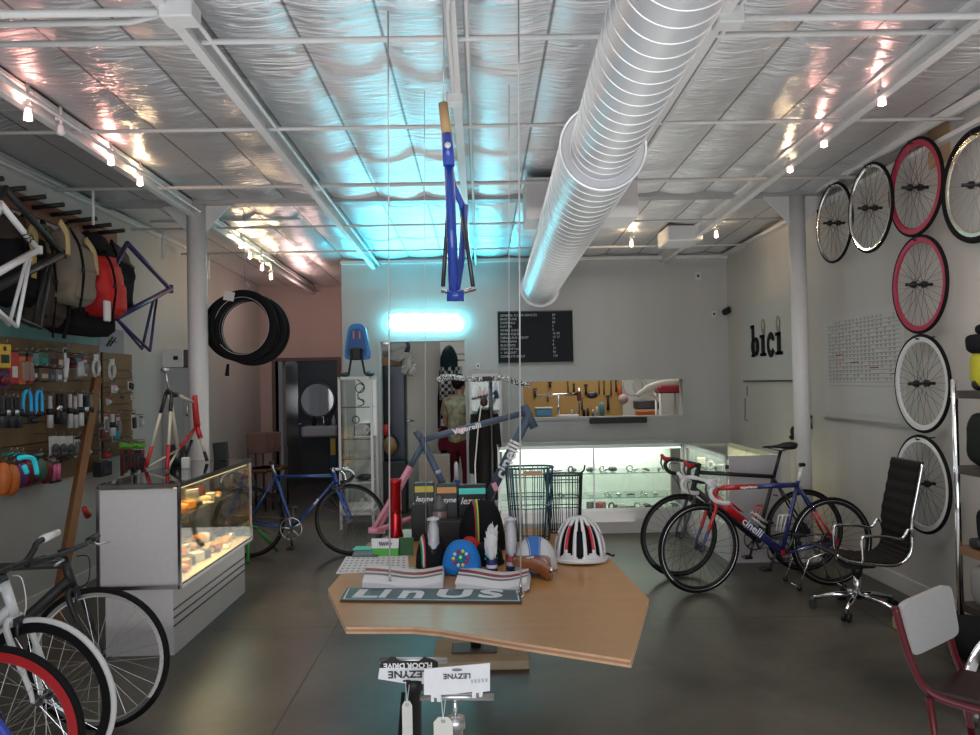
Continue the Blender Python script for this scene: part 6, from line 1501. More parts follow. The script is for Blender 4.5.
q0, q1 = P(536, 409, Y=yy), P(552, 416.5, Y=yy); wthing('storage_tub', 'blue and white tub on the workshop bench', 'tub', MB().bx(q0.x, q1.x, yy, yy + .2, q1.z, q0.z, bev=.01), mat('light blue plastic', (.12, .38, .62), .4))
unlabel(wthing('lid', 'x', 'lid', MB().bx(q0.x - .01, q1.x + .01, yy - .01, yy + .21, q0.z + .001, q0.z + .02, bev=.004), M_WHITE), [o for o in bpy.data.objects if o.name == 'storage_tub'][0])
q0, q1 = P(558, 415, Y=yy), P(579, 417.5, Y=yy); wthing('white_tray', 'flat white tray beside the blue tub', 'tray', MB().bx(q0.x, q1.x, yy, yy + .2, q1.z, q0.z, bev=.008), M_WHITE)
q0 = P(602, 417, Y=yy); wthing('jug', 'pale turquoise bottle on the workshop bench', 'bottle', MB().lathe([(0, 0), (.035, 0), (.035, .15), (.028, .19), (0, .2)], q0, 14), mat('turquoise plastic', (.15, .38, .45), .3))
for i, (px, r, h, m) in enumerate(((588, .02, .12, M_DSTEEL), (593, .018, .10, M_STEEL), (597, .018, .14, M_WHITE), (584, .022, .1, M_BLACK), (572, .02, .1, M_STEEL))):
    q0 = P(px, 417, Y=yy + .05); wthing('spray_can', '%s small can in the row on the workshop bench' % ORD[sorted([588, 593, 597, 584, 572]).index(px)], 'can', MB().lathe([(0, 0), (r, 0), (r, h * .85), (r * .4, h), (0, h)], q0, 12), m)
q0, q1 = P(638, 411, Y=yy), P(656, 417, Y=yy); wthing('parts_bin', 'orange bin under the white curved fender', 'bin', MB().bx(q0.x, q1.x, yy, yy + .2, q1.z, q0.z, bev=.01), mat('orange plastic', (.6, .16, .02), .4))
q0, q1 = P(636, 401, Y=yy + .2), P(660, 409, Y=yy + .2); wthing('tool_case', 'dark case above the orange bin', 'case', MB().bx(q0.x, q1.x, yy + .2, yy + .4, q1.z, q0.z, bev=.01), M_DSTEEL)
q0, q1 = P(622, 380, Y=Yw), P(712, 420, Y=Yw); wthing('white_board', 'white wall panel right of the tan pegboard', 'panel', MB().bx(q0.x, q1.x, Yw, Yw + .02, .95, 2.2), mat('bright panel', (.6, .6, .58), .5))
yy = 10.2
wthing('bike_fender', 'white curved fender like saddle sweeping across the right of the opening', 'fender', MB().tube(smooth_path([P(637, 396, Y=yy), P(647, 389, Y=yy), P(662, 384, Y=yy), P(683, 382, Y=yy)], 5), [.02] + [.035] * 4 + [.05] * 11, 10, flat=.5), mat('cream fender', (.7, .69, .62), .4))
wthing('bike_fender', 'thin white curved strip below the large fender', 'fender', MB().tube(smooth_path([P(650, 393, Y=yy), P(656, 398, Y=yy), P(660, 402, Y=yy)], 4), .018, 8), mat('cream fender'))
yy = 10.1
a, b_1 = P(659, 386, Y=yy), P(682, 393, Y=yy)
t = thing('shop_stool', 'white framed stool with a red padded seat inside the opening', 'stool', ((a.x + b_1.x) / 2, yy + .15, 0), world=True)
part(MB().bx(a.x, b_1.x, yy, yy + .3, b_1.z, a.z, bev=.02), 'seat', mat('red vinyl', (.38, .03, .05), .35), t)
for x in (a.x + .02, b_1.x - .02):
    for y in (yy + .03, yy + .27): part(MB().cyl((x, y, 0), (x, y, b_1.z), .018, n=8), 'leg', M_WHITE, t)
wthing('bike_helmet', 'pale round helmet hanging at the end of the tan pegboard', 'helmet', MB().ell(P(623, 399, Y=yy + .6), (.07, .06, .07), n=14, m=10), mat('pinkish shell', (.5, .36, .32), .4))
wthing('red_clamp', 'red orange clamp above the pale helmet', 'clamp', MB().tube([P(619, 386, Y=Yw - .05), P(621, 400, Y=Yw - .05)], .025, 8), mat('orange red', (.5, .08, .02), .4))
g = MB(); 
for (px, r) in ((633, .14), (640, .10)): g.ring(P(px, 386, Y=Yw - .05), r, .006, 'y', 30, 5)
wthing('cable_loop', 'loops of blue grey cable hanging on the white panel', 'cable', g, mat('blue grey cable', (.3, .36, .42), .5))
light('workshop_light', 'AREA', (1.5, 10.4, 2.8), 20, (1, .95, .86), 1.6, (0, 0, 0), .6)

# ------------------------------------------------------------------ room behind the doorway
light('store_light', 'AREA', (-.9, 10.9, 2.8), 24, (.95, .98, 1), 1.0, (0, 0, 0), .6)
yy = 10.15
a, b_1 = P(382, 366, Y=yy), P(404, 366, Y=yy)
t = thing('tall_cabinet', 'tall dark blue-black metal cabinet inside the doorway', 'cabinet', ((a.x + b_1.x) / 2, yy + .25, 0), world=True)
part(MB().bx(a.x - .15, b_1.x, yy, yy + .5, 0, a.z, bev=.006), 'body', mat('blue black metal', (.025, .03, .04), .25, .4), t)
part(MB().bx(a.x + .06, b_1.x - .01, yy - .012, yy, .05, a.z - .03), 'door', mat('blue black metal', (.03, .035, .045), .25), t)
ztop = a.z
a, b_1 = P(381, 357, Y=yy), P(402, 366, Y=yy)
solo(MB().bx(a.x - .1, b_1.x, yy + .02, yy + .45, ztop + .001, a.z, bev=.004), 'cardboard_box', mat('brown cardboard', (.28, .17, .09), .7), 'brown cardboard box on top of the dark cabinet', 'box')
zb_ = a.z
def lumpy(c, r, seed, amp=.25):
    return MB().ell(c, r, n=20, m=14, fn=lambda p: p * (1 + amp * noise.noise(V((p.x * 9, p.y * 9, p.z * 9 + seed)))))
solo(MB().ell(P(387, 349, Y=yy + .15), (.16, .15, .10), n=20, m=14, fn=lambda p: p * (1 + .4 * noise.noise(V((p.x * 12, p.y * 9, p.z * 14 + 3))))).ell(P(397, 347, Y=yy + .1), (.14, .12, .11), n=20, m=14, fn=lambda p: p * (1 + .4 * noise.noise(V((p.x * 12, p.y * 9, p.z * 14 + 7))))), 'plastic_bag', mat('grey plastic bag', (.36, .37, .36), .35, bump=.6, scale=18), 'grey plastic bag heaped on the cardboard box', 'bag')
solo(MB().ell(P(399, 356, Y=yy - .02), (.13, .10, .07), n=22, m=14, fn=lambda p: p * (1 + .7 * noise.noise(V((p.x * 20, p.y * 9, p.z * 22))))).ell(P(408, 364, Y=yy - .06), (.08, .07, .12), Matrix.Rotation(.5, 3, 'Y'), n=22, m=14, fn=lambda p: p * (1 + .8 * noise.noise(V((p.x * 24, p.y * 9, p.z * 20 + 5))))).ell(P(413, 371, Y=yy - .08), (.045, .05, .09), Matrix.Rotation(.6, 3, 'Y'), n=16, m=12, fn=lambda p: p * (1 + .8 * noise.noise(V((p.x * 24, p.y * 9, p.z * 20 + 9))))), 'plastic_bag', mat('pale plastic bag', (.45, .45, .42), .4, bump=.6, scale=18), 'pale plastic sheeting drooping off the cardboard box', 'bag')
solo(lumpy(P(406, 347, Y=yy + .1), (.06, .06, .10), 8), 'dark_pouch', mat('dark blue grey', (.05, .06, .09), .6), 'dark pouch beside the plastic bags', 'pouch')
# white inner door
a, b_1 = P(404, 342, Y=10.25), P(438, 342, Y=10.6)
d = struct(MB().prism([(a.x, 10.3, 0), (b_1.x, 10.62, 0), (b_1.x + .03, 10.58, 0), (a.x + .03, 10.26, 0)], (0, 0, 2.3)), 'door_2', mat('cream white door', (.55, .53, .49), .4))
q = P(405, 421, Y=10.2); part(MB().tube([q + V((0, .06, 0)), q, q + V((.11, .04, 0))], .012, 8), 'door_handle', M_STEEL, d)
# footwear and red helmet
yy = 9.95
q = P(390, 446, Y=yy); part_ = solo(lumpy(q, (.09, .1, .12), 5, .2), 'shoulder_bag', mat('tan leather', (.30, .17, .08), .5), 'tan and grey bag on the black box in the doorway', 'bag')
solo(lumpy(P(386, 430, Y=yy + .02), (.05, .06, .08), 6, .1), 'cloth_hat', mat('red cloth', (.45, .03, .03), .6), 'red cloth cap above the tan bag', 'cap')
q = P(391, 461, Y=yy); solo(MB().bx(q.x - .13, q.x + .2, yy - .1, yy + .12, 0, q.z, bev=.01), 'black_box', M_BLACK, 'black box standing below the tan bag in the doorway', 'box')
# garments on a rail
yy = 10.6; r0, r1 = P(436, 353, Y=yy), P(470, 353, Y=yy)
solo(MB().bx(r0.x, r1.x, yy - .02, yy + .3, r0.z - .02, r0.z, ), 'high_shelf', M_WHITEP, 'white shelf inside the doorway with a dark hat', 'shelf')
solo(MB().cyl((r0.x, yy + .1, r0.z - .1), (r1.x + .2, yy + .1, r0.z - .1), .012, n=8), 'clothes_rail', M_STEEL, 'steel clothes rail under the white shelf', 'rail')
q = P(449, 354, Y=yy + .0)
t = thing('hat', 'dark green cone shaped hat above the hanging clothes', 'hat', q, world=True)
part(MB().lathe([(.10, -.24), (.12, -.16), (.115, -.05), (.085, .04), (.045, .10), (0, .12)], q + V((0, -.06, 0)), 18), 'crown', mat('dark teal felt', (.012, .03, .035), .7), t)
def garment(label, px0, px1, pyt, pyb, Y, m, sl=True, seed=1, name='hanging_garment', cat='clothes'):
    a, b_ = P(px0, pyt, Y=Y), P(px1, pyt, Y=Y); zb = P(px0, pyb, Y=Y).z; W, H = (b_.x - a.x), a.z - zb; cx_ = (a.x + b_.x) / 2
    t = thing(name, label, cat, (cx_, Y, zb), group=None)
    g = MB(); n, k = 20, 14; vs = []
    for i in range(k + 1):
        z = H * (1 - i / k); w = W / 2 * (.55 + .45 * min(1, (i / k) * 6)) if i < 3 else W / 2 * (1 + .05 * math.sin(i + seed))
        for j in range(n):
            a_ = 2 * PI * j / n; vs.append(V((w * math.cos(a_), (.06 + .02 * math.sin(4 * a_ + seed + i * .2)) * math.sin(a_) + .012 * math.sin(w * 60 * math.cos(a_)), z)))
    g.add(vs, [[i * n + j, i * n + (j + 1) % n, i * n + n + (j + 1) % n, i * n + n + j] for i in range(k) for j in range(n)], True)
    g.f.append(list(range(n))); g.sm.append(False); g.mi.append(0)
    part(g, 'body', m, t)
    if sl:
        for s in (-1, 1): part(MB().tube([V((s * W * .40, 0, H * .95)), V((s * W * .52, -.03, H * .6)), V((s * W * .55, -.04, H * .3))], [.055, .05, .04], 10), 'sleeve', m, t)
    part(MB().tube(smooth_path([V((-.02, 0, H)), V((0, 0, H + .04)), V((.02, 0, H + .05)), V((0, 0, H + .09))], 3), .004, 5), 'hanger_hook', M_STEEL, t)
    return t
mp_ = mat('black white plaid', (.3, .3, .3), .8); nt = mp_.node_tree; b = nt.nodes['Principled BSDF']
ck = nt.nodes.new('ShaderNodeTexChecker'); ck.inputs['Scale'].default_value = 22; ck.inputs['Color1'].default_value = (.04, .04, .05, 1); ck.inputs['Color2'].default_value = (.5, .5, .5, 1)
tc = nt.nodes.new('ShaderNodeTexCoord'); nt.links.new(tc.outputs['Object'], ck.inputs['Vector']); nt.links.new(ck.outputs['Color'], b.inputs['Base Color'])
garment('long black jacket hanging leftmost on the rail', 437, 450, 366, 455, 10.62, M_FABK, seed=1)
garment('black and white plaid shirt hanging on the rail', 443, 459, 365, 415, 10.5, mp_, seed=2)
garment('white garment hem showing below the jacket', 441, 456, 418, 426, 10.45, M_CWH, sl=False, seed=3)
garment('maroon and black garment below the white one', 438, 452, 427, 450, 10.5, mat('maroon cloth', (.14, .015, .03), .8), sl=False, seed=4)
a = P(428, 455, Y=10.0); solo(MB().bx(a.x - .12, a.x + .28, 9.95, 10.2, 0, a.z, bev=.005), 'carton', mat('pale pinkish carton', (.45, .38, .32), .7), 'pale carton standing in the doorway behind the frame', 'carton')

# person in the doorway, back turned
def skinned(name, nodes, edges, radii, m, parent, sub=2):
    me = bpy.data.meshes.new(name); me.from_pydata([tuple(n) for n in nodes], edges, []); me.materials.append(m)
    o = bpy.data.objects.new(name, me); place(o, parent)
    md = o.modifiers.new('skin', 'SKIN'); md.use_smooth_shade = True
    sv = me.skin_vertices[0].data
    for i, r in enumerate(radii): sv[i].radius = r if isinstance(r, tuple) else (r, r)
    sv[0].use_root = True
    s = o.modifiers.new('sub', 'SUBSURF'); s.levels = sub; s.render_levels = sub
    return o
q = P(459, 420, Y=10.15); px_, py_ = q.x, 10.15
t = thing('person', 'person with short black hair, khaki camouflage shirt and maroon trousers, back turned in the doorway', 'person', (px_, py_, 0), -.5)
SK = mat('skin', (.36, .22, .15), .5)
Nn = [(0, 0, .93), (0, .0, 1.08), (0, 0, 1.26), (0, .01, 1.38), (0, .02, 1.46), (0, .04, 1.53), (0, .035, 1.60), (0, .03, 1.65),
      (-.17, 0, 1.37), (-.23, .03, 1.10), (-.17, .22, .98), (-.14, .29, .97), (.17, 0, 1.37), (.24, .04, 1.10), (.18, .25, 1.02), (.15, .32, 1.02),
      (-.09, 0, .88), (-.10, .02, .48), (-.10, -.02, .09), (-.11, .11, .04), (.09, 0, .88), (.10, .02, .48), (.10, -.02, .09), (.11, .11, .04)]
Ee = [(0, 1), (1, 2), (2, 3), (3, 4), (4, 5), (5, 6), (6, 7), (3, 8), (8, 9), (9, 10), (10, 11), (3, 12), (12, 13), (13, 14), (14, 15), (0, 16), (16, 17), (17, 18), (18, 19), (0, 20), (20, 21), (21, 22), (22, 23)]
Rr = [.13, .115, .135, .11, .05, .07, .085, .055, .055, .042, .032, .03, .055, .042, .032, .03, .085, .055, .04, .035, .085, .055, .04, .035]
body = skinned('body', Nn, Ee, Rr, SK, t)
for s_, e_ in ((-1, V((-.14, .30, .97))), (1, V((.15, .33, 1.02)))):
    for k_ in range(4):
        p = e_ + V(((k_ - 1.5) * .018, .02, 0)); g = MB().tube([p, p + V((0, .035, -.004)), p + V((0, .06 + .006 * (k_ in (1, 2)), -.018))], [.0095, .009, .007], 8); part(g, 'finger', SK, t)
    p = e_ + V((-s_ * .03, .0, 0)); part(MB().tube([p, p + V((-s_ * .02, .025, .004)), p + V((-s_ * .02, .045, .002))], [.011, .010, .008], 8), 'thumb', SK, t)
M_CAMO = mat('khaki camouflage', (.24, .22, .15), .8); nt = M_CAMO.node_tree
for n_2 in nt.nodes:
    if n_2.type == 'TEX_NOISE': n_2.inputs['Scale'].default_value = 16
    if n_2.type == 'MIX': n_2.inputs[6].default_value = (.04, .035, .02, 1); n_2.inputs[7].default_value = (.62, .53, .36, 1)
skinned('shirt', [(0, 0, .80), (0, 0, .95), (0, 0, 1.1), (0, 0, 1.26), (0, .005, 1.385), (0, .015, 1.43), (-.175, 0, 1.38), (-.23, .02, 1.17), (.175, 0, 1.38), (.24, .025, 1.17)],
        [(0, 1), (1, 2), (2, 3), (3, 4), (4, 5), (4, 6), (6, 7), (4, 8), (8, 9)], [(.17, .14), (.165, .14), (.15, .135), (.165, .14), .125, .065, .078, .066, .078, .066], M_CAMO, t)
skinned('trousers', [(0, 0, .88), (0, 0, .95), (-.095, 0, .80), (-.105, .02, .48), (-.105, -.02, .10), (.095, 0, .80), (.105, .02, .48), (.105, -.02, .10)],
        [(0, 1), (0, 2), (2, 3), (3, 4), (0, 5), (5, 6), (6, 7)], [.14, .13, .10, .072, .062, .10, .072, .062], mat('maroon trousers', (.13, .012, .02), .8), t)
part(MB().ell((0, .01, 1.635), (.085, .105, .105), n=20, m=12, fn=lambda p: V((p.x, p.y - (.012 if p.z < 0 else 0), p.z if p.z > -.05 or p.y < 0 else -.05 + (p.z + .05) * .2))), 'hair', mat('black hair', (.008, .007, .007), .6), t)
g = MB(); g.ell((0, .128, 1.60), (.012, .018, .022), n=10, m=6); part(g, 'nose', SK, t)
for s_ in (-1, 1):
    part(MB().ell((s_ * .088, .03, 1.60), (.012, .02, .03), n=10, m=6), 'ear', SK, t)
    part(MB().ell((s_ * .03, .113, 1.62), (.012, .006, .007), n=10, m=6), 'eye', M_WHITE, t)
part(MB().ell((0, .116, 1.565), (.025, .006, .006), n=10, m=6), 'mouth', mat('lips', (.3, .1, .08), .5), t)
for s_ in (-1, 1): part(MB().ell((s_ * .11, .08, .035), (.05, .13, .035), n=14, m=8), 'shoe', M_BLACK, t)

# ------------------------------------------------------------------ two glass shelf cabinets
def shelf_cabinet(label, px0, px1, pyt, Y, d, shelves, rotz=0):
    a, b_ = P(px0, pyt, Y=Y), P(px1, pyt, Y=Y); x0, x1, zt = a.x, b_.x, a.z
    t = thing('glass_cabinet', label, 'cabinet', ((x0 + x1) / 2, Y + d / 2, 0), world=True); r = .014
    g = MB()
    for x in (x0, x1):
        for y in (Y, Y + d): g.bx(x - r, x + r, y - r, y + r, 0, zt)
    for z in (.16, zt - .03):
        g.bx(x0, x1, Y - r, Y + r, z, z + .03); g.bx(x0, x1, Y + d - r, Y + d + r, z, z + .03); g.bx(x0 - r, x0 + r, Y, Y + d, z, z + .03); g.bx(x1 - r, x1 + r, Y, Y + d, z, z + .03)
    part(g, 'frame', M_WHITEP, t); part(MB().bx(x0, x1, Y, Y + d, zt - .01, zt), 'top', M_WHITEP, t)
    for z in shelves: part(MB().bx(x0 + .01, x1 - .01, Y + .01, Y + d - .01, z, z + .008), 'shelf', M_GLASSG, t); part(MB().bx(x0 + .01, x1 - .01, Y + .004, Y + .01, z, z + .009), 'shelf_edge', mat('dark green glass edge', (.05, .12, .11), .2), t)
    part(MB().bx(x0, x1, Y - .003, Y + .001, .2, zt - .03), 'glass_front', M_GLASS, t)
    return t, x0, x1, zt
t, x0, x1, zt = shelf_cabinet('narrow white framed glass cabinet beneath the blue child seat', 339, 371, 377, 8.85, .42, (.78, 1.0, 1.36))
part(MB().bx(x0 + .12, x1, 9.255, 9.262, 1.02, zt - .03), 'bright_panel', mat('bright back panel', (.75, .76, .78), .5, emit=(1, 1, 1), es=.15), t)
part(MB().bx(x0 + .02, x1 - .02, 8.87, 9.26, .50, .52).bx(x0 + .02, x1 - .02, 8.87, 9.26, .22, .24), 'lower_shelf', M_WHITEP, t)
xm = (x0 + x1) / 2
g = MB(); 
solo(MB().ring((xm + .03, 9.0, 1.58), .05, .006, 'y', 20, 5).tube(smooth_path([(xm, 9., 1.68), (xm + .08, 9., 1.6), (xm, 9., 1.5), (xm + .07, 9, 1.42)], 4), .006, 5), 'chainring_set', M_DSTEEL, 'tangle of dark metal parts hanging in the top of the narrow cabinet', 'bike parts')
solo(MB().tube(smooth_path([(xm + .0, 9., 1.46), (xm + .07, 9., 1.44), (xm + .06, 9., 1.39), (xm + .0, 9., 1.375)], 4), .006, 5), 'brake_lever', M_DSTEEL, 'curled brake lever on the upper shelf of the narrow cabinet', 'brake lever')
t = thing('folded_light_set', 'black bracket lamp with straps on the middle shelf of the narrow cabinet', 'lamp', (xm, 9.0, 1.009), world=True)
part(MB().box((xm + .06, 9.0, 1.10), (.2, .1, .16), bev=.02), 'housing', M_BLACK, t); part(MB().ring((xm + .11, 8.94, 1.11), .03, .006, 'y', 20, 6), 'ring', M_STEEL, t); part(MB().ring((xm - .02, 8.98, 1.22), .04, .006, 'y', 20, 6), 'loop', M_DSTEEL, t); part(MB().box((xm + .06, 8.97, 1.03), (.22, .1, .03), bev=.01), 'base', M_STEEL, t)
solo(lumpy((xm + .06, 9.05, .56), (.10, .09, .035), 4), 'cycling_shoe', M_BLACK, 'black shoe like item on the low shelf of the narrow cabinet', 'shoe')
# blue child seat
t = thing('child_seat', 'blue plastic child bicycle seat with black frame on top of the narrow cabinet', 'child seat', (xm, 9.0, zt), world=True)
ky = 9.0 / F; c_ = P(357, 346, Y=9.0)
def seatprof(s): return [V((c_.x + dx * ky * s, 9.0, c_.z - dy * ky * s)) for (dx, dy) in ((-14, 22), (-13, 4), (-8, -18), (-3, -22), (3, -22), (8, -18), (13, 4), (14, 22), (9, 26), (-9, 26))] if False else [V((c_.x + dx * ky * s, 9.0, c_.z - dy * ky * s)) for (dx, dy) in ((-12.5, 10), (-10, -10), (-7, -20), (0, -22.5), (7, -20), (10, -10), (12.5, 10), (8, 13.5), (0, 14), (-8, 13.5))]
M_CS = mat('bright blue plastic', (.015, .20, .50), .3)
part(MB().prism(smooth_path(seatprof(1), 3, True), (0, .10, 0)), 'shell', M_CS, t)
part(MB().prism([p + V((0, -.015, 0)) for p in smooth_path(seatprof(.78), 3, True)], (0, .02, 0)), 'inner_shell', mat('deep blue plastic', (.01, .09, .30), .35), t)
for s_ in (-1, 1):
    part(MB().tube(smooth_path([c_ + V((s_ * 2 * ky, -.03, -4 * ky)), c_ + V((s_ * 6 * ky, -.05, -4 * ky)), c_ + V((s_ * 5 * ky, -.05, 10 * ky * -1)), c_ + V((s_ * 8 * ky, -.05, -28 * ky))], 4), .012, 8), 'frame_tube', M_BLACK, t)
    part(MB().box(c_ + V((s_ * 3 * ky, -.02, 11 * ky)), (.015, .01, .09)), 'strap', mat('orange strap', (.6, .2, .1), .5), t)
    part(MB().ell((c_.x + s_ * 12 * ky, 9.0, zt + .03), (.055, .08, .03), n=14, m=8), 'foot_rest', mat('teal grey rubber', (.03, .10, .12), .5), t)
part(MB().box(c_ + V((0, -.04, -8 * ky)), (.10, .05, .14), bev=.01), 'clamp_block', M_BLACK, t)
# right glass shelves
t, x0, x1, zt = shelf_cabinet('glass shelf cabinet with bottles standing right of the doorway', 470, 500, 374, 9.15, .4, (.55, .88, 1.2, 1.42))
rnd = random.Random(8)
bc = [('clear', (.55, .58, .58)), ('teal', (.03, .2, .22)), ('blue', (.06, .15, .32)), ('red', (.4, .05, .05)), ('white', (.65, .65, .65)), ('dark', (.04, .05, .05))]
for j, z in enumerate((.559, .889, 1.209, 1.429)):
    for i in range(5):
        k_ = bc[rnd.randrange(6)]; x = x0 + .05 + i * (x1 - x0 - .1) / 4; h = rnd.uniform(.12, .2)
        solo(MB().lathe([(0, 0), (.03, 0), (.03, h * .65), (.014, h * .8), (.014, h), (0, h)], (x, 9.24 + rnd.uniform(0, .06), z), 12), 'water_bottle', mat(k_[0] + ' bottle plastic', k_[1], .2), '%s bottle on the %s shelf of the doorway cabinet, %s from left' % (k_[0], ('lowest', 'second', 'third', 'top')[j], ORD[i]), 'bottle', 'bottles in the glass cabinet')
q0, q1 = P(437, 377, Y=8.7), P(530, 376, Y=8.7)
mz = mat('zebra print', (.5, .5, .5), .5); nt = mz.node_tree; b = nt.nodes['Principled BSDF']
wv = nt.nodes.new('ShaderNodeTexWave'); wv.inputs['Scale'].default_value = 8; wv.inputs['Distortion'].default_value = 14; wv.inputs['Detail Scale'].default_value = 3; wv.inputs['Detail'].default_value = 1
tc = nt.nodes.new('ShaderNodeTexCoord'); nt.links.new(tc.outputs['Object'], wv.inputs['Vector'])
cr = nt.nodes.new('ShaderNodeValToRGB'); cr.color_ramp.elements[0].position = .45; cr.color_ramp.elements[1].position = .55; cr.color_ramp.elements[0].color = (.01, .01, .01, 1); cr.color_ramp.elements[1].color = (.7, .7, .7, 1)
nt.links.new(wv.outputs['Color'], cr.inputs[0]); nt.links.new(cr.outputs[0], b.inputs['Base Color'])
ym = 8.7; zf = P(480, 377, Y=ym).z; xm2 = P(487, 377, Y=ym).x
t = thing('handlebar_stand', 'zebra patterned handlebar clamped on a slim stand before the bottle cabinet', 'handlebar display', (xm2, ym, 0), world=True)
part(MB().tube(smooth_path([P(437, 381, Y=ym), P(447, 377, Y=ym), P(470, 379, Y=ym), P(487, 379, Y=ym), P(503, 378, Y=ym), P(515, 382, Y=ym), P(530, 385, Y=ym)], 4), .03, 10), 'handlebar', mz, t)
part(MB().cyl((xm2 + .04, ym + .02, 0), (xm2 + .04, ym + .02, zf), .018, n=10), 'post', M_DSTEEL, t); part(MB().box((xm2, ym, zf - .02), (.12, .06, .05), bev=.01).box((xm2 - .12, ym, zf - .02), (.06, .05, .045), bev=.01), 'clamp', M_BLACK, t); part(MB().lathe([(0, 0), (.18, 0), (.16, .02), (0, .03)], (xm2 + .04, ym, 0), 24), 'base', M_BLACK, t)
garment('long dark garment with white piping hanging below the zebra patterned bar', 473, 496, 410, 500, 8.78, mat('black brown cloth', (.02, .018, .016), .8), sl=True, seed=7)
solo(MB().tube([P(481, 406, Y=8.68), P(478, 430, Y=8.66), P(475, 465, Y=8.66), P(476, 495, Y=8.66)], .008, 6, flat=.4), 'white_piping', M_WHITE, 'white piping line on the dark hanging garment', 'cord')
q = P(484, 402, Y=8.75); solo(MB().ell(q, (.045, .04, .05), n=14, m=8), 'wooden_knob', mat('dark wood', (.04, .02, .015), .4), 'dark knob on top of the hanging garment', 'knob')

# ------------------------------------------------------------------ restroom
q = P(317, 400, Y=14.22)
t = thing('round_mirror', 'round mirror in a wide dark frame on the restroom wall', 'mirror', (q.x, 14.26, q.z), world=True)
Mx = Matrix.Rotation(PI / 2, 3, 'X'); R_ = 19 * 14.2 / F
part(MB().lathe([(R_ * .84, -.01), (R_ * .86, .05), (R_ * .93, .065), (R_, .05), (R_, -.01)], (q.x, 14.28, q.z), 48, Mx, closed=True), 'frame', mat('grey brown frame', (.16, .15, .14), .35, .3), t)
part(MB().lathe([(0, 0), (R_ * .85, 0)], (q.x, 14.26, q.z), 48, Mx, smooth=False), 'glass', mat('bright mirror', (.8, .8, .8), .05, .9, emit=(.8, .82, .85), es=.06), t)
a, b_1 = P(300, 427, Y=13.7), P(336, 437, Y=13.7)
t = thing('wash_basin', 'white wash basin on the restroom wall under the round mirror', 'sink', ((a.x + b_1.x) / 2, 14, b_1.z), world=True)
part(MB().bx(a.x, b_1.x, 13.75, 14.3, b_1.z, a.z, bev=.03), 'basin', M_WHITE, t); part(MB().tube(smooth_path([((a.x + b_1.x) / 2, 14.2, a.z), ((a.x + b_1.x) / 2, 14.2, a.z + .15), ((a.x + b_1.x) / 2, 14.08, a.z + .13)], 4), .014, 8), 'faucet', M_CHROME, t)
for i, dx in enumerate((-.15, .1, .2)):
    solo(MB().lathe([(0, 0), (.035, 0), (.035, .10), (.015, .13), (.015, .17), (0, .17)], ((a.x + b_1.x) / 2 + dx, 14.1, a.z), 12), 'soap_bottle', [M_BLACK, M_DSTEEL, M_WHITE][i], '%s bottle on the wash basin' % ('black', 'grey', 'white')[i], 'bottle')
a, b_1 = P(329, 436, Y=11.6), P(337, 463, Y=11.6)
solo(MB().bx(a.x, b_1.x, 11.6, 11.7, P(330, 525, Y=11.6).z + .0 if False else .0, a.z, bev=.01).bx(a.x + .02, b_1.x - .02, 11.595, 11.6, a.z - .28, a.z - .04, 1), 'blue_bin', [mat('dark blue plastic', (.01, .04, .10), .4), mat('yellow sticker', (.5, .38, .03), .5)], 'dark blue bin with a yellow sticker beside the restroom doorway', 'bin')
# stacked chairs in the corner
yy = 10.6
for k_ in range(3):
    a, b_1 = P(250 + k_ * 5, 433, Y=yy + .0), P(262 + k_ * 4, 463, Y=yy)
    t = thing('stacking_chair', 'dusty pink backed chair in the dim corner, %s of three from the left' % ORD[k_], 'chair', (a.x, yy + k_ * .12, 0), 0, 'chairs in the dim corner', world=True)
    x, y = a.x, yy + k_ * .12; zt_ = a.z
    part(MB().box((x + .09, y, zt_ - .14), (.26, .03, .28), Matrix.Rotation(.12, 3, 'X'), bev=.012), 'backrest', mat('dusty rose cloth', (.27, .16, .14), .8), t)
    part(MB().box((x + .14, y - .2, .52), (.36, .4, .045), bev=.015), 'seat', mat('brown vinyl', (.12, .07, .04), .5), t)
    for sx in (-.03, .3):
        for sy in (-.38, .0): part(MB().cyl((x + sx, y + sy, 0), (x + sx, y + sy, .52 if sy < 0 else zt_ - .2), .012, n=8), 'leg', M_DSTEEL, t)
# ------------------------------------------------------------------ right wall lettering and paper
Xw = XR - .006
def onw(px, py, x=Xw): return P(px, py, X=x)
def wtxt(s_, size, px, py, m, parent, **k): return text(s_, size, frm(onw(px, py), V((0, -1, 0)), V((0, 0, 1))), m, parent, **k)
a, b_1 = onw(745, 305), onw(794, 380)
t = thing('wall_lettering', 'painted shop name bici with green balloon dots on a white panel', 'sign', (XR, (a.y + b_1.y) / 2, b_1.z), world=True)
part(MB().bx(XR - .012, XR, b_1.y, a.y, b_1.z, P(770, 302, X=Xw).z), 'panel', mat('white panel', (.55, .56, .56), .5), t)
z0 = onw(767, 355, XR - .015).z; Ml = mat('charcoal lettering', (.02, .02, .022), .6); Xl = XR - .0155
yl, yr = onw(752, 340).y, onw(781, 340).y; zb, zt = onw(766, 356).z, onw(766, 333).z
W_ = yl - yr; H_ = zt - zb
def LB(u0, u1, v0, v1): return (Xl - .002, Xl, yl - u1 * W_, yl - u0 * W_, zb + v0 * H_, zb + v1 * H_)
g = MB()
for bxs in (LB(.02, .13, 0, 1.45), LB(-.02, .13, 1.30, 1.45), LB(0, .14, 0, .12), LB(.37, .49, 0, .95), LB(.32, .49, .80, .95), LB(.32, .54, 0, .14), LB(.90, 1.02, 0, .95), LB(.85, 1.02, .80, .95), LB(.84, 1.08, 0, .14)): g.bx(*bxs)
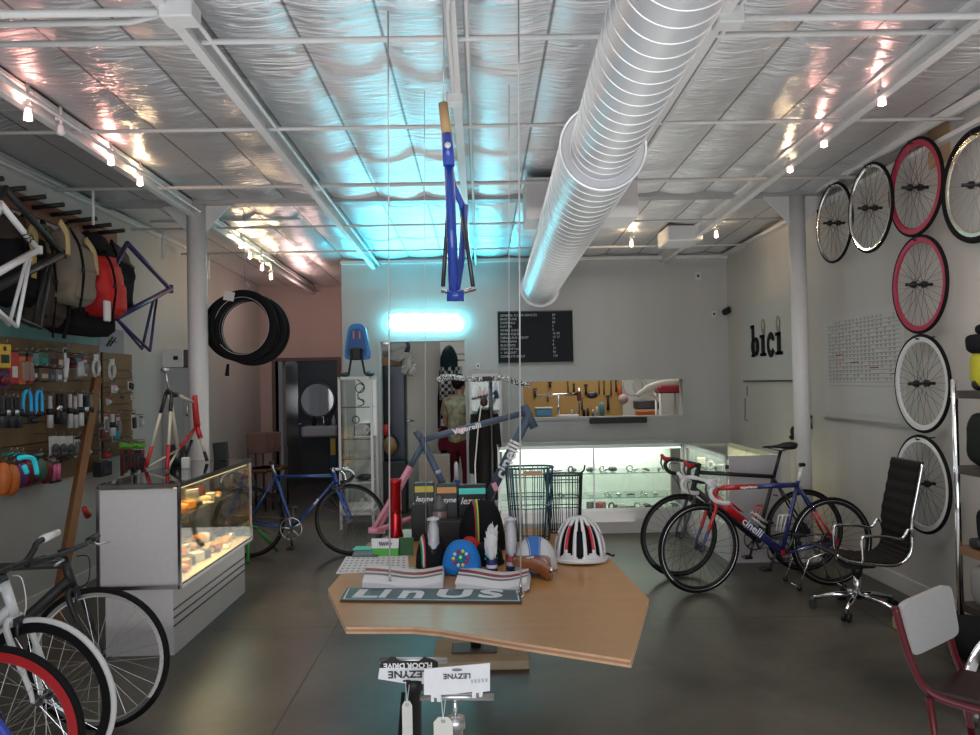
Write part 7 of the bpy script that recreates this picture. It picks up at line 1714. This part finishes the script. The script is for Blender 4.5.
def arc(cu, cv, ru, rv, a0, a1, w):
    pts = [V((Xl - .001, yl - (cu + ru * math.cos(a)) * W_, zb + (cv + rv * math.sin(a)) * H_)) for a in [a0 + (a1 - a0) * i / 20 for i in range(21)]]; g.tube(pts, w, 4, flat=.3)
arc(.19, .46, .09, .38, -PI, PI, .034); arc(.70, .46, .10, .40, .6, 2 * PI - .6, .038)
g.bx(*LB(.76, .82, .62, .78))
part(g, 'letters', Ml, t)
for u in (.47, .97):
    q = V((Xl - .004, yl - (u - .02) * W_, zb + 1.28 * H_)); part(MB().ell(q, (.004, .055, .09), n=18, m=12, mi=0), 'balloon_dot', mat('sage green dot', (.22, .28, .22), .5), t)
    part(MB().ell(q + V((-.003, -.02, .02)), (.004, .025, .05), n=14, m=8), 'balloon_highlight', mat('cream dot', (.55, .52, .36), .5), t)
wtxt('Nomad Cyclery', .10, 767, 368, mat('faint grey script', (.30, .31, .32), .7), t, shear=.4, ext=.0004, sx=.95)
solo(MB().bx(XR - .02, XR, b_1.y - .05, a.y + .1, b_1.z - .015, b_1.z), 'picture_rail', M_DSTEEL, 'thin dark rail below the bici panel', 'rail')
solo(MB().tube([onw(747, 386), onw(747, 396)], .004, 5).tube([onw(745, 398), onw(745, 420), onw(748, 421)], .004, 5), 'cable', M_DSTEEL, 'thin dark lines below the left end of the rail', 'cable')
a, b_1 = onw(830, 318), onw(899, 412)
t = thing('paper_chart', 'large hand ruled paper chart with rows of tiny figures and red dashes', 'chart', (XR, (a.y + b_1.y) / 2, onw(860, 412).z), world=True)
z0_, z1_ = onw(830, 412).z, onw(830, 318).z + .02; ya, yb_ = onw(824, 360).y, onw(905, 360).y
part(MB().bx(XR - .006, XR, yb_, ya, z0_, z1_), 'sheet', mat('grey white sheet', (.55, .55, .54), .6, noise_amt=.03), t)
g = MB(); Hh = z1_ - z0_
for i in range(17): z = z1_ - .1 - i * (Hh - .3) / 17; g.bx(XR - .0068, XR - .006, yb_ + .05, ya - .08, z, z + .004)
part(g, 'ruled_line', mat('pencil grey', (.33, .33, .33), .7), t)
g = MB(); rnd = random.Random(2)
for i in range(16):
    for j in range(18):
        y = ya - .12 - j * (ya - yb_ - .2) / 18; z = z1_ - .085 - i * (Hh - .3) / 17
        if rnd.random() < .8: g.bx(XR - .0068, XR - .006, y - .02, y + .012, z + .0, z + .022)
part(g, 'written_figure', mat('pencil mid grey', (.42, .42, .42), .7), t, kind='stuff')
g = MB()
for (u, v) in ((.18, .42), (.38, .50), (.62, .56), (.86, .62)): y = ya - (ya - yb_) * u; z = z1_ - Hh * v; g.bx(XR - .007, XR - .006, y - .13, y, z, z + .008)
part(g, 'red_dash', mat('red ink', (.35, .07, .08), .6), t)
solo(MB().bx(XR - .02, XR, yb_ - .1, ya, z0_ - .07, z0_ - .05), 'picture_rail', M_STEEL, 'thin rail below the paper chart', 'rail')
for (px, py, lab) in ((794, 433, 'small black hook left of the right column'), (811, 422, 'small black hook right of the right column')):
    q = onw(px, py); solo(MB().tube(smooth_path([q + V((0, 0, .06)), q + V((-.02, 0, .02)), q + V((-.01, 0, -.06)), q + V((-.04, 0, -.03))], 4), .018, 6), 'wall_hook', M_BLACK, lab, 'hook')
solo(MB().tube(smooth_path([onw(814, 202), onw(818, 215), onw(819, 245)], 4), .006, 5), 'cable', M_BLACK, 'black cable dangling by the right column top', 'cable')
q = onw(950, 152, XR - .01); solo(MB().bx(XR - .01, XR, q.y, q.y + .25, q.z - .05, q.z + .22), 'board', mat('raw pine', (.45, .32, .2), .6), 'small pine board behind the wheel at the right edge', 'board')

# ------------------------------------------------------------------ shelving unit at the right edge
q = P(954, 383, Y=4.65); X0 = q.x; zt = q.z
t = thing('shelving_unit', 'chrome posted shelving unit with dark wooden shelves at the right edge', 'shelf', (X0 + .15, 4.1, 0), world=True)
for (x, y) in ((X0, 4.65), (X0 + .26, 4.65), (X0, 3.4), (X0 + .26, 3.4)): part(MB().cyl((x, y, 0), (x, y, zt + .02), .019, n=14), 'post', M_CHROME, t)
M_SH = mat('dark walnut shelf', (.05, .035, .03), .4, scale=6, noise_amt=.2)
SZ = [P(970, 392, Y=4.65).z, P(970, 467, Y=4.65).z, P(970, 547, Y=4.65).z, .25]
for z in SZ: part(MB().bx(X0 + .0, X0 + .28, 3.38, 4.67, z - .035, z + .01), 'shelf_board', M_SH if z != SZ[2] else mat('brown shelf', (.22, .12, .06), .4), t)
sx = X0 + .11
def softbox(lab, x, y, z, dx, dy, dz, m, nm='shoulder_bag', ca='bag', seed=1):
    return solo(MB().ell((x, y, z + dz / 2), (dx / 2, dy / 2, dz / 2), n=20, m=14, fn=lambda p: V((math.copysign(abs(p.x / (dx / 2)) ** .45, p.x) * dx / 2, math.copysign(abs(p.y / (dy / 2)) ** .5, p.y) * dy / 2, math.copysign(abs(p.z / (dz / 2)) ** .6, p.z) * dz / 2)) * (1 + .06 * noise.noise(p * 12 + V((seed, 0, 0))))), nm, m, lab, ca)
z = SZ[0] + .011
softbox('yellow bag standing on the top shelf of the chrome unit', sx + .02, 4.5, z, .22, .12, .24, mat('yellow cloth', (.42, .40, .03), .6))
softbox('grey pouch leaning on the yellow bag', sx + .05, 4.38, z, .16, .08, .17, mat('grey cloth', (.06, .06, .065), .7), 'pouch', 'pouch')
softbox('black folded jacket draped over the yellow bag', sx + .03, 4.48, z + .21, .28, .2, .12, M_FABK, 'folded_jacket', 'jacket', 3)
softbox('upper black folded fabric on the chrome unit', sx + .06, 4.46, z + .32, .24, .2, .07, M_FABK, 'folded_jacket', 'jacket', 5)
for i, dx in enumerate((-.1, -.0)): solo(MB().ell((X0 + .05 + i * .1, 4.5, z + .035), (.035, .035, .035), n=14, m=10), 'bell', M_BLACK, '%s black round bell on the top shelf' % ('left' if i == 0 else 'right'), 'bell')
z = SZ[1] + .011; softbox('dark green grey bag on the second shelf of the chrome unit', sx + .03, 4.45, z, .26, .35, .32, mat('dark moss cloth', (.02, .025, .022), .8), seed=7)
z = SZ[2] + .011; softbox('black bag on the third shelf of the chrome unit', sx + .05, 4.45, z, .2, .35, .25, M_FABK, seed=8)
softbox('small black roll on the third shelf of the chrome unit', X0 + .06, 4.55, z, .08, .1, .06, M_BLACK, 'roll', 'roll')
z = SZ[3] + .011; softbox('pale grey soft bundle on the lowest shelf', sx + .02, 4.45, z, .26, .3, .26, mat('pale grey cloth', (.26, .26, .25), .8), 'bundle', 'bundle')
q = P(928, 577, Y=5.0); solo(lumpy((2.93, 5.0, .06), (.16, .12, .06), 3, .4), 'crumpled_bag', M_FABK, 'crumpled black bag on the floor by the skirting', 'bag')
q = P(966, 608, Z=.1); solo(lumpy((2.78, 4.45, .12), (.15, .18, .12), 9, .3), 'black_pack', M_FABK, 'black pack on the floor under the shelving unit', 'bag')
solo(MB().box((2.72, 4.95, .04), (.18, .2, .08), Matrix.Rotation(.4, 3, 'Z'), bev=.004), 'carton', mat('tan carton', (.35, .24, .14), .7), 'small tan carton on the floor behind the white backed chair', 'carton')

# ------------------------------------------------------------------ office chair
oc = P(858, 611, Z=0)
t = thing('office_chair', 'ribbed black office chair with chrome arms on castors', 'chair', (oc.x, oc.y, 0), 0)
sd = lambda px, py, dy=0: P(px, py, Y=oc.y + dy) - V((oc.x, oc.y, 0))
prof = smooth_path([sd(824, 549), sd(836, 555), sd(858, 558), sd(880, 559), sd(892, 553), sd(897, 540), sd(897, 515), sd(902, 488), sd(907, 461)], 5)
HW = .19
nb = len(prof)
g = MB(); vs = []
for i, p in enumerate(prof):
    tn = (prof[min(i + 1, nb - 1)] - prof[max(i - 1, 0)]).normalized(); nrm = V((-tn.z, 0, tn.x))
    rib = .009 * abs(math.sin(i * PI / 2.0 + .3)) + .012
    for s_ in (-1, 1): vs += [p + nrm * rib + V((0, s_ * HW * .95, 0)), p - nrm * .010 + V((0, s_ * HW * .95, 0))]
fs = []
for i in range(nb - 1):
    a0 = i * 4; b0 = a0 + 4; fs += [[a0, b0, b0 + 2, a0 + 2], [a0 + 1, a0 + 3, b0 + 3, b0 + 1], [a0, a0 + 1, b0 + 1, b0], [a0 + 2, b0 + 2, b0 + 3, a0 + 3]]
fs += [[0, 2, 3, 1], [(nb - 1) * 4, (nb - 1) * 4 + 1, (nb - 1) * 4 + 3, (nb - 1) * 4 + 2]]
g.add(vs, fs, False); part(g, 'padded_sling', mat('black leatherette', (.018, .014, .013), .6), t)
for s_ in (-1, 1): part(MB().tube([p + V((0, s_ * HW, 0)) for p in prof], .011, 8), 'side_rail', M_CHROME, t)
g = MB(); e_ = prof[-1]; g.tube([e_ + V((0, -HW, .0)), e_ + V((0, HW, .0))], .013, 8); g.tube([prof[0] + V((0, -HW, 0)), prof[0] + V((0, HW, 0))], .013, 8); part(g, 'end_bar', M_BLACK, t)
for s_ in (-1, 1):
    a0, a1 = prof[8] + V((0, s_ * (HW + .015), 0)), prof[27] + V((0, s_ * (HW + .015), 0))
    z_ = a0.z + .18
    part(MB().tube(smooth_path([a0 + V((-.0, 0, 0)), V((a0.x - .005, a0.y, z_ - .03)), V((a0.x + .02, a0.y, z_)), V((a0.x + .16, a0.y, z_ - .004)), V((a1.x - .08, a0.y, z_ - .02)), a1 + V((-.03, 0, .05)), a1], 4), .010, 8, flat=1), 'armrest', M_CHROME, t)
g = MB(); sx0 = sd(868, 572); g.box((0.0, 0, .33), (.22, .16, .05), bev=.015); g.tube([(0, 0, .31), (0, 0, .24)], [.04, .03], 14); part(g, 'tilt_mechanism', M_BLACK, t)
part(MB().cyl((0, 0, .08), (0, 0, .26), .024, n=14), 'gas_column', M_CHROME, t)
for k_ in range(5):
    a_ = 2 * PI * k_ / 5 + .25; d_ = V((math.cos(a_), math.sin(a_), 0))
    st_ = part(MB().tube([d_ * .02 + V((0, 0, .11)), d_ * .14 + V((0, 0, .105)), d_ * .28 + V((0, 0, .07))], [.022, .018, .014], 8), 'star_leg', M_CHROME, t)
    n_1 = V((-d_.y, d_.x, 0)); e_ = d_ * .285
    for s_ in (-1, 1): part(MB().cyl(e_ + n_1 * s_ * .008 + V((0, 0, .027)), e_ + n_1 * s_ * .028 + V((0, 0, .027)), .027, n=16), 'castor_wheel', M_BLACK, st_)
    part(MB().tube([e_ + V((0, 0, .03)), e_ + V((0, 0, .075))], [.012, .01], 8), 'castor_stem', M_DSTEEL, st_)

# ------------------------------------------------------------------ maroon tube chair
M_MAR = mat('maroon enamel', (.11, .008, .015), .4)
t = thing('tubular_chair', 'maroon tube framed chair with a white back pad, at the lower right', 'chair', (2.05, 3.0, 0), world=True)
A, B, C_, D_ = P(899, 604, Y=2.95), P(948, 583, Y=3.2), P(957, 634, Y=3.22), P(910, 657, Y=2.97)
ce = (A + B + C_ + D_) / 4; uu = (B - A).normalized(); vv = (D_ - A); vv = (vv - uu * vv.dot(uu)).normalized(); nn = uu.cross(vv)
W2, H2 = (B - A).length / 2, (D_ - A).length / 2
loop = [ce + uu * (W2 * math.copysign(min(1, abs(math.cos(x)) ** .28), math.cos(x))) + vv * (H2 * math.copysign(min(1, abs(math.sin(x)) ** .28), math.sin(x))) for x in [2 * PI * i / 40 for i in range(40)]]
sk = lambda p: A + (B - A) * 0 + p
def bil(u, v): return (A.lerp(B, u)).lerp(D_.lerp(C_, u), v)
loop = [bil(.5 + .5 * math.copysign(abs(math.cos(x)) ** .25, math.cos(x)), .5 + .5 * math.copysign(abs(math.sin(x)) ** .25, math.sin(x))) for x in [2 * PI * i / 48 for i in range(48)]]
part(MB().prism([p - nn * .012 for p in loop], nn * .024), 'back_pad', mat('white vinyl', (.50, .50, .51), .5, bump=.2, scale=90), t)
zs = .45; X_s = 1.72
tubL = smooth_path([P(895, 607, Y=2.93), P(904, 640, Y=2.93), P(914, 668, Y=2.93), P(925, 688, Y=2.93), P(945, 700, Y=2.90), P(990, 713, Y=2.85), P(1040, 722, Y=2.8)], 5)
tubR = smooth_path([P(946, 600, Y=3.22), P(950, 635, Y=3.24), P(957, 660, Y=3.26), P(968, 680, Y=3.28), P(990, 690, Y=3.25), P(1040, 700, Y=3.2)], 5)
part(MB().tube(tubL, .014, 10), 'frame_tube', M_MAR, t); part(MB().tube(tubR, .014, 10), 'frame_tube', M_MAR, t)
s0, s1, s2, s3 = P(929, 697, Y=2.92), P(1035, 722, Y=2.82), P(1035, 692, Y=3.2), P(962, 676, Y=3.26)
part(MB().prism([s0, s1, s2, s3], (0, 0, .03)), 'seat', mat('dark maroon vinyl', (.03, .012, .012), .4), t)
for (p, q_) in ((s0, V((s0.x + .05, s0.y, 0))), (s3, V((s3.x + .05, s3.y, 0))), (s1, V((s1.x - .02, s1.y, 0))), (s2, V((s2.x - .02, s2.y, 0)))): part(MB().cyl(p, q_, .013, n=10), 'leg', M_MAR, t)
g = MB(); g.tube(smooth_path([P(999, 632, Y=3.6), P(984, 645, Y=3.6), P(972, 665, Y=3.6), P(967, 690, Y=3.6), P(969, 715, Y=3.6), V((P(969, 715, Y=3.6).x + .04, 3.6, .03))], 5), .028, 10, flat=.4)
solo(g, 'chrome_fender', M_CHROME, 'curved chrome mudguard entering at the right edge behind the maroon chair', 'mudguard')

# ------------------------------------------------------------------ light
w = bpy.data.worlds.new('world'); sc.world = w; w.use_nodes = True
nt = w.node_tree; bg = nt.nodes['Background']; sky = nt.nodes.new('ShaderNodeTexSky'); sky.sky_type = 'HOSEK_WILKIE'; sky.turbidity = 6; sky.sun_direction = (0.3, .5, .8)
nt.links.new(sky.outputs[0], bg.inputs['Color']); bg.inputs['Strength'].default_value = .35
light('storefront_daylight', 'AREA', (-.1, YF + .05, 1.6), 160, (.95, .97, 1.0), 5.2, (PI / 2, 0, 0), 2.5)
light('ceiling_fill_near', 'AREA', (0, 4.6, 3.0), 26, (1, .95, .9), 4.2, (0, 0, 0), 3.0)
light('ceiling_fill_far', 'AREA', (.2, 8.4, 3.0), 18, (1, .96, .92), 3.0, (0, 0, 0), 1.6)
light('neon_glow', 'AREA', P(425, 318, Y=YB - .16), 27, (.08, .80, 1.0), 1.9, (-PI / 2 - 1.0, 0, 0), .12, spread=2.0)
light('floor_bounce_fill', 'AREA', (0, 2.2, .15), 30, (1, .97, .93), 5.0, (PI, 0, 0), 5.0)  # unseen added lamp facing up, stands in for daylight bounced off the floor
light('upward_fill', 'AREA', (0, 2.6, 2.25), 26, (.97, .98, 1), 4.5, (PI, 0, 0), 4.5)  # unseen uplight added to brighten the foil ceiling and upper walls
light('upward_fill_far', 'AREA', (.4, 7.4, 2.35), 12, (1, .98, .95), 4.0, (PI, 0, 0), 3.0)  # second added uplight for the rear ceiling, no fixture hangs there
light('floor_bounce_fill_far', 'AREA', (0, 7.0, .12), 22, (1, .97, .93), 3.2, (PI, 0, 0), 3.0)  # added up-facing lamp imitating floor bounce in the rear half
light('restroom_light', 'POINT', (-2.6, 13.2, 2.2), 5, (.9, .92, 1), .15)
light('alcove_light', 'POINT', (-2.4, 10.6, 2.7), 12, (1, .66, .60), .15)
light('right_wall_wash', 'AREA', (2.3, 3.6, 3.0), 20, (1, .9, .82), 1.8, (0, math.radians(-50), 0), .3)
sc.view_settings.view_transform = 'Standard'; sc.view_settings.look = 'None'; sc.view_settings.exposure = .05; sc.view_settings.gamma = .92
sc.cycles.max_bounces = 8; sc.cycles.diffuse_bounces = 4; sc.cycles.glossy_bounces = 4; sc.cycles.transparent_max_bounces = 24; sc.cycles.caustics_reflective = False; sc.cycles.caustics_refractive = False
sc.cycles.sample_clamp_indirect = 4; sc.cycles.use_denoising = True
